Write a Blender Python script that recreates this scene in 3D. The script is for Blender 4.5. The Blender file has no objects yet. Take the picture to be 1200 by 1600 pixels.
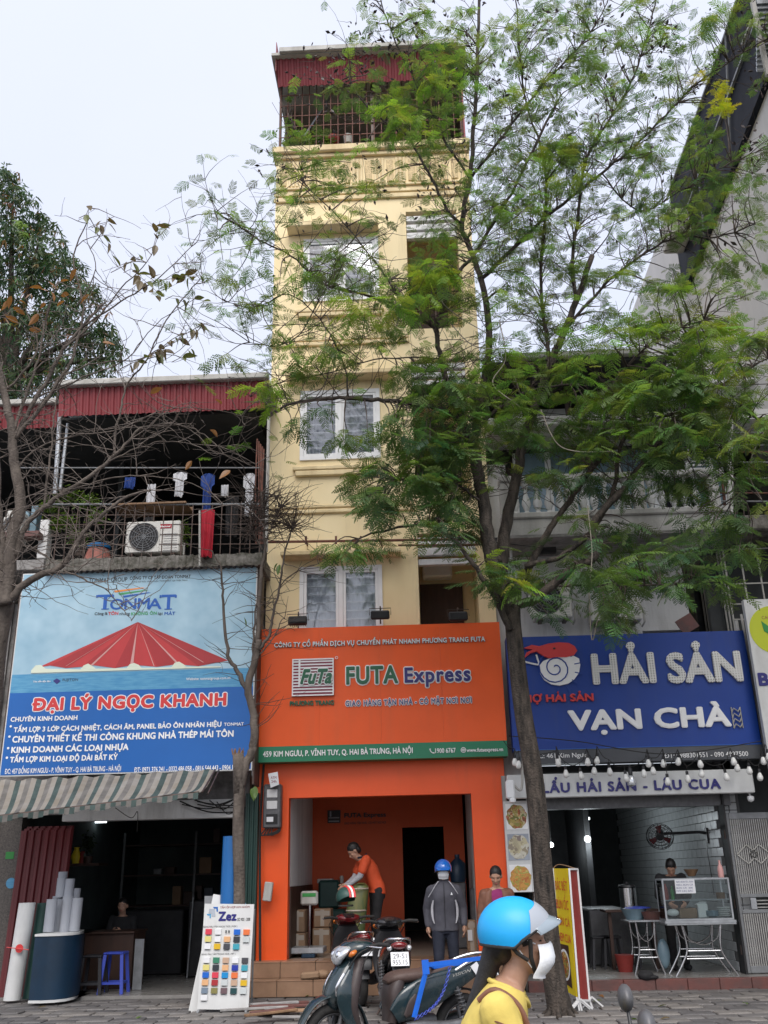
import bpy, math, random
from mathutils import Vector, Matrix, noise as mnoise
random.seed(7)
rnd = random.random
def U(a, b): return a + (b - a) * random.random()
SC = bpy.context.scene
COL = SC.collection
# ------------------------------------------------------------------ camera
EYE = 1.55
FPX = 1484.0
CAMROT = (Matrix.Rotation(math.radians(2.0), 3, 'Z') @ Matrix.Rotation(math.radians(90 + 20.85), 3, 'X')
          @ Matrix.Rotation(math.radians(-1.28), 3, 'Z'))
cam = bpy.data.cameras.new('camera')
cam.sensor_fit = 'HORIZONTAL'; cam.sensor_width = 36; cam.lens = FPX / 1200 * 36
cam.clip_start = 0.1; cam.clip_end = 3000
camo = bpy.data.objects.new('camera', cam); COL.objects.link(camo)
camo.matrix_world = Matrix.Translation((0, 0, EYE)) @ CAMROT.to_4x4()
SC.camera = camo
# ------------------------------------------------------------------ sky, sun, exposure
SUN_EL, SUN_AZ = math.radians(52), math.radians(200)
w = bpy.data.worlds.new('World'); SC.world = w; w.use_nodes = True
nt = w.node_tree; nt.nodes.clear()
wo = nt.nodes.new('ShaderNodeOutputWorld')
sky = nt.nodes.new('ShaderNodeTexSky'); sky.sky_type = 'NISHITA'; sky.sun_disc = False
sky.sun_elevation = SUN_EL; sky.sun_rotation = SUN_AZ; sky.dust_density = 4; sky.air_density = 1
bg1 = nt.nodes.new('ShaderNodeBackground'); bg1.inputs[1].default_value = 0.05
nt.links.new(sky.outputs[0], bg1.inputs[0])
# the cloud deck: an even bright overcast, soft lighter and darker patches, brighter towards the zenith
tc = nt.nodes.new('ShaderNodeTexCoord'); sep = nt.nodes.new('ShaderNodeSeparateXYZ')
nt.links.new(tc.outputs['Generated'], sep.inputs[0])
mr = nt.nodes.new('ShaderNodeMapRange'); mr.inputs[1].default_value = 0.0; mr.inputs[2].default_value = 1.0
mr.inputs[3].default_value = 0.42; mr.inputs[4].default_value = 0.55
nt.links.new(sep.outputs[2], mr.inputs[0])
nz = nt.nodes.new('ShaderNodeTexNoise'); nz.inputs['Scale'].default_value = 2.2; nz.inputs['Detail'].default_value = 5
nt.links.new(tc.outputs['Generated'], nz.inputs[0])
rp = nt.nodes.new('ShaderNodeValToRGB')
rp.color_ramp.elements[0].position = .3; rp.color_ramp.elements[0].color = (.85, .875, 1.01, 1)
rp.color_ramp.elements[1].position = .7; rp.color_ramp.elements[1].color = (.92, .935, 1.03, 1)
nt.links.new(nz.outputs[0], rp.inputs[0])
bg2 = nt.nodes.new('ShaderNodeBackground')
nt.links.new(rp.outputs[0], bg2.inputs[0]); nt.links.new(mr.outputs[0], bg2.inputs[1])
ad = nt.nodes.new('ShaderNodeAddShader')
nt.links.new(bg1.outputs[0], ad.inputs[0]); nt.links.new(bg2.outputs[0], ad.inputs[1])
nt.links.new(ad.outputs[0], wo.inputs[0])
sl = bpy.data.lights.new('sun', 'SUN'); sl.energy = 1.5; sl.angle = math.radians(40); sl.color = (1, .97, .93)
so = bpy.data.objects.new('sun', sl); COL.objects.link(so)
so.rotation_euler = (math.radians(38), 0, math.radians(12))
SC.view_settings.view_transform = 'Standard'; SC.view_settings.look = 'None'
SC.view_settings.exposure = 0.78; SC.view_settings.gamma = 1; SC.view_settings.use_curve_mapping = False
SC.render.engine = 'CYCLES'
SC.cycles.max_bounces = 6; SC.cycles.transparent_max_bounces = 8

# ------------------------------------------------------------------ picture point -> place
def ray(px, py): return CAMROT @ Vector(((px - 600) / FPX, -(py - 800) / FPX, -1))
def P(px, py, Y):
    d = ray(px, py); t = Y / d.y
    return Vector((d.x * t, Y, EYE + d.z * t))
def PXX(px, py, X):
    d = ray(px, py); t = X / d.x
    return Vector((X, d.y * t, EYE + d.z * t))
def G(px, py, Z=0.0):
    d = ray(px, py); t = (Z - EYE) / d.z
    return Vector((d.x * t, d.y * t, Z))
def RC(x0, y0, x1, y1, Y):
    ym = (y0 + y1) / 2; xm = (x0 + x1) / 2
    return P(x0, ym, Y).x, P(x1, ym, Y).x, P(xm, y1, Y).z, P(xm, y0, Y).z
def zat(px, py, Y): return P(px, py, Y).z
def xat(px, py, Y): return P(px, py, Y).x

# ------------------------------------------------------------------ materials
MATS = {}
def mat(name, col, rough=.6, metal=0.0, nscale=0, namt=0.0, bump=0.0, bscale=0, col2=None, spec=.5, emit=None, trans=0, alpha=1, coat=0, streak=0, stain=None, detail=6, attr=None):
    m = bpy.data.materials.new(name); m.use_nodes = True
    n = m.node_tree; b = n.nodes['Principled BSDF']; L = n.links
    b.inputs['Base Color'].default_value = (*col, 1); b.inputs['Roughness'].default_value = rough
    b.inputs['Metallic'].default_value = metal; b.inputs['Specular IOR Level'].default_value = spec
    b.inputs['Coat Weight'].default_value = coat
    if emit: b.inputs['Emission Color'].default_value = (*emit[0], 1); b.inputs['Emission Strength'].default_value = emit[1]
    if trans: b.inputs['Transmission Weight'].default_value = trans
    if alpha < 1: b.inputs['Alpha'].default_value = alpha
    src = None
    if nscale or bump or attr:
        t = n.nodes.new('ShaderNodeTexCoord')
    if attr:
        a = n.nodes.new('ShaderNodeAttribute'); a.attribute_name = attr; src = a.outputs['Color']
    if nscale:
        mp = n.nodes.new('ShaderNodeMapping'); L.new(t.outputs['Object'], mp.inputs[0])
        if streak: mp.inputs['Scale'].default_value = (1, 1, 1 / streak)
        x = n.nodes.new('ShaderNodeTexNoise'); x.inputs['Scale'].default_value = nscale; x.inputs['Detail'].default_value = detail
        x.inputs['Roughness'].default_value = .62
        L.new(mp.outputs[0], x.inputs[0])
        r = n.nodes.new('ShaderNodeValToRGB'); r.color_ramp.elements[0].position = .33; r.color_ramp.elements[1].position = .7
        c2 = col2 if col2 else tuple(c * (1 - namt) for c in col)
        r.color_ramp.elements[0].color = (*c2, 1); r.color_ramp.elements[1].color = (*(col if col2 else [min(1, c * (1 + namt * .35)) for c in col]), 1)
        L.new(x.outputs[0], r.inputs[0])
        if src is None: src = r.outputs[0]
        else:
            mx = n.nodes.new('ShaderNodeMix'); mx.data_type = 'RGBA'; mx.blend_type = 'MULTIPLY'; mx.inputs[0].default_value = 1
            L.new(src, mx.inputs[6]); L.new(r.outputs[0], mx.inputs[7]); src = mx.outputs[2]
        rr = n.nodes.new('ShaderNodeMapRange'); rr.inputs[3].default_value = min(1, rough * 1.2); rr.inputs[4].default_value = rough * .8
        L.new(x.outputs[0], rr.inputs[0]); L.new(rr.outputs[0], b.inputs['Roughness'])
    if stain:
        sc_, am, cs, zs = stain; t = n.nodes.new('ShaderNodeTexCoord'); g = n.nodes.new('ShaderNodeNewGeometry')
        mp = n.nodes.new('ShaderNodeMapping'); L.new(g.outputs['Position'], mp.inputs[0]); mp.inputs['Scale'].default_value = (1, 1, zs)
        x = n.nodes.new('ShaderNodeTexNoise'); x.inputs['Scale'].default_value = sc_; x.inputs['Detail'].default_value = 9; x.inputs['Roughness'].default_value = .7; L.new(mp.outputs[0], x.inputs[0])
        r = n.nodes.new('ShaderNodeMapRange'); r.inputs[1].default_value = .52; r.inputs[2].default_value = .78; r.inputs[4].default_value = am; L.new(x.outputs[0], r.inputs[0])
        mx = n.nodes.new('ShaderNodeMix'); mx.data_type = 'RGBA'; L.new(r.outputs[0], mx.inputs[0]); mx.inputs[7].default_value = (*cs, 1)
        if src is None: mx.inputs[6].default_value = (*col, 1)
        else: L.new(src, mx.inputs[6])
        src = mx.outputs[2]
    if src is not None: L.new(src, b.inputs['Base Color'])
    if bump:
        x2 = n.nodes.new('ShaderNodeTexNoise'); x2.inputs['Scale'].default_value = bscale or nscale * 4 or 20; x2.inputs['Detail'].default_value = 5
        L.new(t.outputs['Object'], x2.inputs[0])
        bp = n.nodes.new('ShaderNodeBump'); bp.inputs['Strength'].default_value = bump; bp.inputs['Distance'].default_value = .02
        L.new(x2.outputs[0], bp.inputs['Height']); L.new(bp.outputs[0], b.inputs['Normal'])
    MATS[name] = m
    return m
M = MATS
def leafmat(name, col=None, attr=None, tr=.45):
    m = bpy.data.materials.new(name); m.use_nodes = True; n = m.node_tree; n.nodes.clear(); L = n.links
    o = n.nodes.new('ShaderNodeOutputMaterial'); d = n.nodes.new('ShaderNodeBsdfDiffuse'); t = n.nodes.new('ShaderNodeBsdfTranslucent')
    g = n.nodes.new('ShaderNodeBsdfGlossy'); g.inputs['Roughness'].default_value = .45
    mx = n.nodes.new('ShaderNodeMixShader'); mx.inputs[0].default_value = tr
    m2 = n.nodes.new('ShaderNodeMixShader'); m2.inputs[0].default_value = .05
    if attr:
        a = n.nodes.new('ShaderNodeAttribute'); a.attribute_name = attr; s = a.outputs['Color']
        L.new(s, d.inputs[0])
        hs = n.nodes.new('ShaderNodeMix'); hs.data_type = 'RGBA'; hs.blend_type = 'MULTIPLY'; hs.inputs[0].default_value = 1
        hs.inputs[7].default_value = (1.6, 1.5, .8, 1); L.new(s, hs.inputs[6]); L.new(hs.outputs[2], t.inputs[0])
    else:
        d.inputs[0].default_value = (*col, 1); t.inputs[0].default_value = (min(1, col[0] * 1.8), min(1, col[1] * 1.7), col[2] * .8, 1)
    L.new(d.outputs[0], mx.inputs[1]); L.new(t.outputs[0], mx.inputs[2]); L.new(mx.outputs[0], m2.inputs[1]); L.new(g.outputs[0], m2.inputs[2])
    L.new(m2.outputs[0], o.inputs[0]); MATS[name] = m; return m
def glassmat(name, tint=(.8, .86, .9), mixf=.5, rough=.03):
    m = bpy.data.materials.new(name); m.use_nodes = True; n = m.node_tree; n.nodes.clear(); L = n.links
    o = n.nodes.new('ShaderNodeOutputMaterial'); g = n.nodes.new('ShaderNodeBsdfGlossy'); g.inputs['Roughness'].default_value = rough
    t = n.nodes.new('ShaderNodeBsdfTransparent'); t.inputs[0].default_value = (*tint, 1)
    f = n.nodes.new('ShaderNodeFresnel'); f.inputs[0].default_value = 1.5
    mr_ = n.nodes.new('ShaderNodeMath'); mr_.operation = 'ADD'; mr_.inputs[1].default_value = mixf; mr_.use_clamp = True
    mx = n.nodes.new('ShaderNodeMixShader'); L.new(f.outputs[0], mr_.inputs[0]); L.new(mr_.outputs[0], mx.inputs[0])
    L.new(t.outputs[0], mx.inputs[1]); L.new(g.outputs[0], mx.inputs[2]); L.new(mx.outputs[0], o.inputs[0]); MATS[name] = m; return m

# ------------------------------------------------------------------ mesh building
def catmull(pts, k):
    if len(pts) < 3 or k <= 1: return [tuple(p) for p in pts]
    out = []
    n = len(pts)
    for i in range(n - 1):
        p0, p1, p2, p3 = pts[max(i - 1, 0)], pts[i], pts[i + 1], pts[min(i + 2, n - 1)]
        for j in range(k):
            t = j / k
            out.append(tuple(.5 * ((2 * b) + (c - a) * t + (2 * a - 5 * b + 4 * c - d) * t * t + (3 * b - a - 3 * c + d) * t ** 3)
                             for a, b, c, d in zip(p0, p1, p2, p3)))
    out.append(tuple(pts[-1])); return out
class MB:
    def __init__(s): s.v = []; s.f = []; s.mi = []; s.m = 0; s.c = None; s.cols = []
    def add(s, vs, fs):
        b = len(s.v); s.v.extend(tuple(q) for q in vs); s.f.extend(tuple(i + b for i in f) for f in fs); s.mi.extend([s.m] * len(fs))
        if s.c is not None: s.cols.extend([s.c] * len(vs))
        return s
    def box(s, x0, x1, y0, y1, z0, z1):
        if x0 > x1: x0, x1 = x1, x0
        if y0 > y1: y0, y1 = y1, y0
        if z0 > z1: z0, z1 = z1, z0
        return s.add([(x0, y0, z0), (x1, y0, z0), (x1, y1, z0), (x0, y1, z0), (x0, y0, z1), (x1, y0, z1), (x1, y1, z1), (x0, y1, z1)],
              [(0, 3, 2, 1), (4, 5, 6, 7), (0, 1, 5, 4), (1, 2, 6, 5), (2, 3, 7, 6), (3, 0, 4, 7)])
    def bbox(s, x0, x1, y0, y1, z0, z1, e=.01):
        # box with chamfered edges
        if x0 > x1: x0, x1 = x1, x0
        if y0 > y1: y0, y1 = y1, y0
        if z0 > z1: z0, z1 = z1, z0
        e = min(e, (x1 - x0) * .45, (y1 - y0) * .45, (z1 - z0) * .45)
        vs = []; fs = []
        X = (x0, x1); Y = (y0, y1); Z = (z0, z1)
        idx = {}
        for i in (0, 1):
            for j in (0, 1):
                for k in (0, 1):
                    sx, sy, sz = (e if i == 0 else -e), (e if j == 0 else -e), (e if k == 0 else -e)
                    idx[i, j, k, 0] = len(vs); vs.append((X[i], Y[j] + sy, Z[k] + sz))
                    idx[i, j, k, 1] = len(vs); vs.append((X[i] + sx, Y[j], Z[k] + sz))
                    idx[i, j, k, 2] = len(vs); vs.append((X[i] + sx, Y[j] + sy, Z[k]))
        q = lambda a, i: [(i, *o) for o in a]
        for i in (0, 1):
            f = [idx[i, 0, 0, 0], idx[i, 1, 0, 0], idx[i, 1, 1, 0], idx[i, 0, 1, 0]]; fs.append(f[::-1] if i == 0 else f)
            f = [idx[0, i, 0, 1], idx[1, i, 0, 1], idx[1, i, 1, 1], idx[0, i, 1, 1]]; fs.append(f if i == 0 else f[::-1])
            f = [idx[0, 0, i, 2], idx[1, 0, i, 2], idx[1, 1, i, 2], idx[0, 1, i, 2]]; fs.append(f[::-1] if i == 0 else f)
        for a in (0, 1):
            for b in (0, 1):
                fs.append([idx[a, b, 0, 0], idx[a, b, 1, 0], idx[a, b, 1, 1], idx[a, b, 0, 1]])
                fs.append([idx[a, 0, b, 0], idx[a, 1, b, 0], idx[a, 1, b, 2], idx[a, 0, b, 2]])
                fs.append([idx[0, a, b, 1], idx[1, a, b, 1], idx[1, a, b, 2], idx[0, a, b, 2]])
                for c in (0, 1): fs.append([idx[a, b, c, 0], idx[a, b, c, 1], idx[a, b, c, 2]])
        return s.add(vs, fs)
    def bar(s, p0, p1, w, h=None, up=(0, 0, 1)):
        p0, p1 = Vector(p0), Vector(p1); h = h or w; d = (p1 - p0).normalized(); u = Vector(up)
        if abs(d.dot(u)) > .97: u = Vector((0, 1, 0))
        a = d.cross(u).normalized() * (w / 2); b = a.cross(d).normalized() * (h / 2)
        return s.add([p0 - a - b, p0 + a - b, p0 + a + b, p0 - a + b, p1 - a - b, p1 + a - b, p1 + a + b, p1 - a + b],
              [(0, 3, 2, 1), (4, 5, 6, 7), (0, 1, 5, 4), (1, 2, 6, 5), (2, 3, 7, 6), (3, 0, 4, 7)])
    def tube(s, pts, r, n=8, cap=True, closed=False):
        pts = [Vector(p) for p in pts]; m = len(pts)
        rs = r if isinstance(r, (list, tuple)) else [r] * m
        vs = []; fs = []; pu = None
        for i, p in enumerate(pts):
            if closed: d = pts[(i + 1) % m] - pts[i - 1]
            else: d = pts[min(i + 1, m - 1)] - pts[max(i - 1, 0)]
            if d.length < 1e-9: d = Vector((0, 0, 1))
            d.normalize()
            if pu is None: pu = d.orthogonal()
            a = (pu - d * pu.dot(d))
            if a.length < 1e-6: a = d.orthogonal()
            a.normalize(); b = d.cross(a); pu = a
            for k in range(n):
                t = 2 * math.pi * k / n; vs.append(p + (a * math.cos(t) + b * math.sin(t)) * rs[i])
        for i in range(m if closed else m - 1):
            j = (i + 1) % m
            for k in range(n): l = (k + 1) % n; fs.append((i * n + k, i * n + l, j * n + l, j * n + k))
        if cap and not closed: fs.append(tuple(range(n))[::-1]); fs.append(tuple((m - 1) * n + k for k in range(n)))
        return s.add(vs, fs)
    def loft(s, secs, n=18, sub=4, ex=2.3, side=(0, 1, 0), cap=True):
        """secs: (x,y,z,half_side,half_other[,ex]) along a path; 'side' axis is the lateral axis"""
        secs = catmull(secs, sub); sd = Vector(side).normalized(); vs = []; fs = []; m = len(secs)
        for i, q in enumerate(secs):
            a, b = secs[max(i - 1, 0)], secs[min(i + 1, m - 1)]
            d = Vector(b[:3]) - Vector(a[:3]); d -= sd * d.dot(sd)
            if d.length < 1e-7: d = Vector((0, 0, 1))
            d.normalize(); o = sd.cross(d).normalized(); e = 2 / (q[5] if len(q) > 5 else ex)
            for k in range(n):
                t = 2 * math.pi * k / n; c, sn = math.cos(t), math.sin(t)
                vs.append(Vector(q[:3]) + sd * (q[3] * math.copysign(abs(c) ** e, c)) + o * (q[4] * math.copysign(abs(sn) ** e, sn)))
        for i in range(m - 1):
            for k in range(n): l = (k + 1) % n; fs.append((i * n + k, i * n + l, (i + 1) * n + l, (i + 1) * n + k))
        if cap: fs.append(tuple(range(n))[::-1]); fs.append(tuple((m - 1) * n + k for k in range(n)))
        return s.add(vs, fs)
    def ell(s, c, r, nu=14, nv=9, rot=None):
        c = Vector(c); vs = []; fs = []
        if not isinstance(r, (tuple, list)): r = (r, r, r)
        for j in range(nv + 1):
            ph = math.pi * j / nv
            for i in range(nu):
                th = 2 * math.pi * i / nu
                q = Vector((r[0] * math.sin(ph) * math.cos(th), r[1] * math.sin(ph) * math.sin(th), r[2] * math.cos(ph)))
                if rot: q = rot @ q
                vs.append(c + q)
        for j in range(nv):
            for i in range(nu): k = (i + 1) % nu; fs.append((j * nu + i, (j + 1) * nu + i, (j + 1) * nu + k, j * nu + k))
        return s.add(vs, fs)
    def cap2(s, p0, p1, r0, r1, n=12):
        """tapered capsule"""
        p0, p1 = Vector(p0), Vector(p1); d = (p1 - p0)
        pts = []; rs = []
        L = max(d.length, 1e-6); d = d / L
        for a in (-1, -.87, -.5, 0): pts.append(p0 + d * (r0 * a)); rs.append(max(r0 * math.sqrt(max(0, 1 - a * a)), r0 * .05))
        for a in (0, .5, .87, 1): pts.append(p1 + d * (r1 * a)); rs.append(max(r1 * math.sqrt(max(0, 1 - a * a)), r1 * .05))
        return s.tube(pts, rs, n)
    def prism(s, poly, y0, y1):
        n = len(poly)
        ar = sum(poly[i][0] * poly[(i + 1) % n][1] - poly[(i + 1) % n][0] * poly[i][1] for i in range(n))
        if ar < 0: poly = poly[::-1]
        vs = [(x, y0, z) for x, z in poly] + [(x, y1, z) for x, z in poly]
        fs = [tuple(range(n)), tuple(range(2 * n - 1, n - 1, -1))]
        for i in range(n): j = (i + 1) % n; fs.append((j, i, i + n, j + n))
        return s.add(vs, fs)
    def lathe(s, prof, c=(0, 0, 0), n=20, axis='Z'):
        c = Vector(c); vs = []; fs = []
        for r, h in prof:
            for k in range(n):
                t = 2 * math.pi * k / n; a, b = r * math.cos(t), r * math.sin(t)
                vs.append(c + (Vector((a, b, h)) if axis == 'Z' else Vector((a, h, b)) if axis == 'Y' else Vector((h, a, b))))
        m = len(prof)
        for i in range(m - 1):
            for k in range(n): l = (k + 1) % n; fs.append((i * n + k, i * n + l, (i + 1) * n + l, (i + 1) * n + k))
        if prof[0][0] > 1e-4: fs.append(tuple(range(n))[::-1])
        if prof[-1][0] > 1e-4: fs.append(tuple((m - 1) * n + k for k in range(n)))
        return s.add(vs, fs)
    def torus(s, c, R, r, axis='Y', nu=32, nv=10, sx=1.0):
        c = Vector(c); vs = []; fs = []
        for i in range(nu):
            t = 2 * math.pi * i / nu
            for j in range(nv):
                u = 2 * math.pi * j / nv; a = R + r * math.cos(u); h = r * sx * math.sin(u)
                x, y = a * math.cos(t), a * math.sin(t)
                vs.append(c + (Vector((x, h, y)) if axis == 'Y' else Vector((x, y, h)) if axis == 'Z' else Vector((h, x, y))))
        for i in range(nu):
            for j in range(nv): a, b = (i + 1) % nu, (j + 1) % nv; fs.append((i * nv + j, i * nv + b, a * nv + b, a * nv + j))
        return s.add(vs, fs)
    def quad(s, a, b, c, d): return s.add([a, b, c, d], [(0, 1, 2, 3)])
    def mesh(s, name, mats, smooth=0, off=(0, 0, 0)):
        me = bpy.data.meshes.new(name); ox, oy, oz = off
        me.from_pydata([(x - ox, y - oy, z - oz) for x, y, z in s.v], [], s.f)
        if not isinstance(mats, (list, tuple)): mats = [mats]
        for m in mats: me.materials.append(MATS[m] if isinstance(m, str) else m)
        if len(mats) > 1: me.polygons.foreach_set('material_index', s.mi)
        if s.cols:
            a = me.color_attributes.new('tint', 'FLOAT_COLOR', 'POINT')
            a.data.foreach_set('color', [q for c in s.cols for q in (*c, 1)])
        if smooth:
            me.polygons.foreach_set('use_smooth', [True] * len(s.f))
            me.update()
            if smooth < 180: me.set_sharp_from_angle(angle=math.radians(smooth))
        me.validate(); me.update()
        return me
    def build(s, name, mats, parent=None, smooth=0, kind=None, label=None):
        off = WLOC(parent)
        o = bpy.data.objects.new(name, s.mesh(name, mats, smooth, off)); COL.objects.link(o)
        if parent is not None: o.parent = parent
        if kind: o['kind'] = kind
        if label: o['label'] = label
        return o
def WLOC(o):
    v = Vector((0, 0, 0))
    while o is not None: v += o.location; o = o.parent
    return v
def tag(o, label, cat, group=None, kind=None):
    o['label'] = label; o['category'] = cat
    if group: o['group'] = group
    if kind: o['kind'] = kind
    return o
def thing(name, label, cat, loc=(0, 0, 0), group=None):
    o = bpy.data.objects.new(name, None); COL.objects.link(o); o.location = loc; o.empty_display_size = .2
    return tag(o, label, cat, group)
def struct(name, mb, mats, parent=None, smooth=0):
    return mb.build(name, mats, parent, smooth, kind='structure')
def dup(root, loc, rz=0, label=None, group=None):
    def rec(o, par):
        c = o.copy(); COL.objects.link(c)
        if par is not None: c.parent = par
        for ch in list(o.children): rec(ch, c)
        return c
    r = rec(root, None); r.location = loc; r.rotation_euler = (0, 0, rz)
    if label: r['label'] = label
    if group: r['group'] = group
    return r
def inst(name, me, loc, parent, rot=None, scale=None):
    o = bpy.data.objects.new(name, me); COL.objects.link(o); o.parent = parent
    o.location = Vector(loc) - WLOC(parent)
    if rot: o.rotation_euler = rot
    if scale: o.scale = scale
    return o
# ------------------------------------------------------------------ lettering
TCACHE = {}; ISL = {}
def tmesh0(s, bold=0.0, shear=0.0, sp=1.0, res=3):
    key = (s, bold, shear, sp)
    if key in TCACHE: return TCACHE[key]
    c = bpy.data.curves.new('lettering', 'FONT'); c.body = s; c.offset = bold; c.shear = shear; c.space_character = sp; c.resolution_u = res
    o = bpy.data.objects.new('lettering', c); COL.objects.link(o)
    dg = bpy.context.evaluated_depsgraph_get()
    me = bpy.data.meshes.new_from_object(o.evaluated_get(dg))
    vs = [(v.co.x, v.co.y) for v in me.vertices]; fs = [tuple(p.vertices) for p in me.polygons]
    # outline edges: those used by one face
    cnt = {}
    for f in fs:
        for i in range(len(f)):
            a, b = f[i], f[(i + 1) % len(f)]; k = (min(a, b), max(a, b)); cnt[k] = (cnt[k][0] + 1, a, b) if k in cnt else (1, a, b)
    ed = [(a, b) for n_, a, b in cnt.values() if n_ == 1]
    bpy.data.objects.remove(o); bpy.data.curves.remove(c); bpy.data.meshes.remove(me)
    # separate strokes of one glyph (the bar of a barred D, a horn) may overlap: each island gets its own hair of depth
    par = list(range(len(vs)))
    def find(i):
        while par[i] != i: par[i] = par[par[i]]; i = par[i]
        return i
    for f in fs:
        for i in f[1:]: par[find(i)] = find(f[0])
    rk = {}
    for i in range(len(vs)): rk.setdefault(find(i), len(rk))
    ISL[key] = [(rk[find(i)] % 2) * .00006 for i in range(len(vs))]
    TCACHE[key] = (vs, fs, ed); return TCACHE[key]
PLAIN = str.maketrans('ẠẢẨẬẶĐđƠỢỜỚỞỠơợờớởỡƯỰỪỨỬỮưựừứửữ', 'AAÂÂĂDdOỌÒÓỎÕoọòóỏõUỤÙÚỦŨuụùúủũ')
def tmesh(s, bold=0.0, shear=0.0, sp=1.0):
    """text with the barred D and the horned O, U drawn as plain letters plus a bar or horn of their own
    (overlapping strokes in one glyph do not fill cleanly)"""
    p = s.translate(PLAIN)
    if p == s: return tmesh0(s, 0, shear, sp)
    vs, fs, ed = tmesh0(p, 0, shear, sp); vs, fs, ed = list(vs), list(fs), list(ed)
    mx = lambda q: max(v[0] for v in tmesh0(q, 0, 0, sp)[0])
    for i, (a, b) in enumerate(zip(s, p)):
        if a == b: continue
        g = tmesh0(b, 0, 0, sp)[0]; w = max(v[0] for v in g) - min(v[0] for v in g); xr = mx(p[:i + 1]); xl = xr - w; up = b.isupper()
        if b in 'AÂĂ':
            xc = (xl + xr) / 2; n = len(vs); ring_ = lambda cx, cz, r: [(cx + r * math.cos(k * .785), cz + r * math.sin(k * .785)) for k in range(8)]
            if a in 'ẠẬẶ': qs_ = [ring_(xc, -.13, .055)]
            else:
                h = .78 + (.16 if b == 'Â' else 0); xc += .14 if b == 'Â' else 0
                qs_ = [[(xc - .075, h + .10), (xc - .045, h + .16), (xc + .01, h + .18), (xc + .06, h + .15), (xc + .07, h + .10), (xc + .03, h + .045), (xc + .025, h), (xc - .03, h), (xc - .03, h + .06), (xc + .012, h + .10), (xc - .0, h + .125), (xc - .04, h + .09)]]
            for q in qs_: n = len(vs); vs += [(x + y * shear, y) for x, y in q]; fs.append(tuple(range(n, n + len(q)))); ed += [(n + k, n + (k + 1) % len(q)) for k in range(len(q))]
            continue
        if b in 'Dd':
            z = .36 if up else .56
            q = [(xl - .075, z - .035), (xl + .27, z - .035), (xl + .27, z + .035), (xl - .075, z + .035)] if up else [(xr - .26, z + .05), (xr + .07, z + .05), (xr + .07, z + .11), (xr - .26, z + .11)]
        else:
            z = .70 if up else .53; q = [(xr - .04, z - .14), (xr + .03, z - .13), (xr + .085, z - .02), (xr + .085, z + .09), (xr + .0, z + .09), (xr + .015, z - .02)]
        n = len(vs); vs += [(x + y * shear, y) for x, y in q]; fs.append(tuple(range(n, n + len(q)))); ed += [(n + k, n + (k + 1) % len(q)) for k in range(len(q))]
    return vs, fs, ed
CAPH = None
def ring(b, n): return [(0.0, 0.0)] + [(b * math.cos(6.2832 * i / n + .39), b * math.sin(6.2832 * i / n + .39)) for i in range(n)] if b > .004 else [(0.0, 0.0)]
def text(s, x0, ytop, x1, ybot, Y, m, parent, depth=.02, bold=.02, shear=0, sp=1.0, out=None, outw=.03, name='lettering', back=0.0, label=None):
    """capital height from ytop to ybot, width x0..x1 (picture points) on the plane Y; strokes are thickened by
    stacking shifted copies a hair apart in depth; 'out' adds a wider outline behind"""
    global CAPH
    if CAPH is None:
        v, _, _ = tmesh('H'); CAPH = max(q[1] for q in v)
    X0, X1, Z0, Z1 = RC(x0, ytop, x1, ybot, Y)
    vs, fs, ed = tmesh(s, 0, shear, sp * (1 + bold * .8)); isl = ISL.get((s.translate(PLAIN), 0, shear, sp * (1 + bold * .8)), []); isl = isl + [.00013] * (len(vs) - len(isl))
    b = bold; mnx = min(v[0] for v in vs) - b; mxx = max(v[0] for v in vs) + b
    kx = (X1 - X0) / (mxx - mnx); kz = (Z1 - Z0) / (CAPH + 2 * b)
    def put(r, d, mm, nm, lab=None):
        mb = MB(); n = len(vs); stp = .0003 if d < .012 else .0008; n8 = 12 if r * kz > .02 else 4 if r * kz < .008 else 8
        for i, (ox, oz) in enumerate(ring(r, n8)):
            e = d - i * stp; yb = Y - back; front = [(X0 + (x + ox - mnx) * kx, yb - e - il, Z0 + (z + b + oz) * kz) for (x, z), il in zip(vs, isl)]
            if d > .012: mb.add(front + [(x, yb, z) for x, _, z in front], list(fs) + [(p, q, q + n, p + n) for p, q in ed])
            else: mb.add(front, fs)
        return mb.build(nm, mm, parent, label=lab)
    o = put(bold, depth, m, name, label)
    if out: put(bold + outw, depth * .7, out, name + '_outline')
    return o
def corr(mb, x0, x1, z0, z1, Y, pitch=.12, dep=.025, Y1=None):
    """ribbed metal sheet standing in x, from z0 (at Y) up to z1 (at Y1)"""
    Y1 = Y if Y1 is None else Y1
    n = max(2, int((x1 - x0) / pitch)); p = (x1 - x0) / n; pr = []
    for i in range(n):
        a = x0 + i * p
        pr += [(a, 0), (a + p * .35, 0), (a + p * .5, -dep), (a + p * .85, -dep)]
    pr.append((x1, 0)); k = len(pr)
    vs = [(x, Y + d, z0) for x, d in pr] + [(x, Y1 + d, z1) for x, d in pr]
    vs += [(x, Y + d + .004, z0) for x, d in pr] + [(x, Y1 + d + .004, z1) for x, d in pr]
    fs = [(i, i + 1, k + i + 1, k + i) for i in range(k - 1)] + [(2 * k + i + 1, 2 * k + i, 3 * k + i, 3 * k + i + 1) for i in range(k - 1)]
    fs += [(i + 1, i, 2 * k + i, 2 * k + i + 1) for i in range(k - 1)] + [(k + i, k + i + 1, 3 * k + i + 1, 3 * k + i) for i in range(k - 1)]
    return mb.add(vs, fs)
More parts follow.
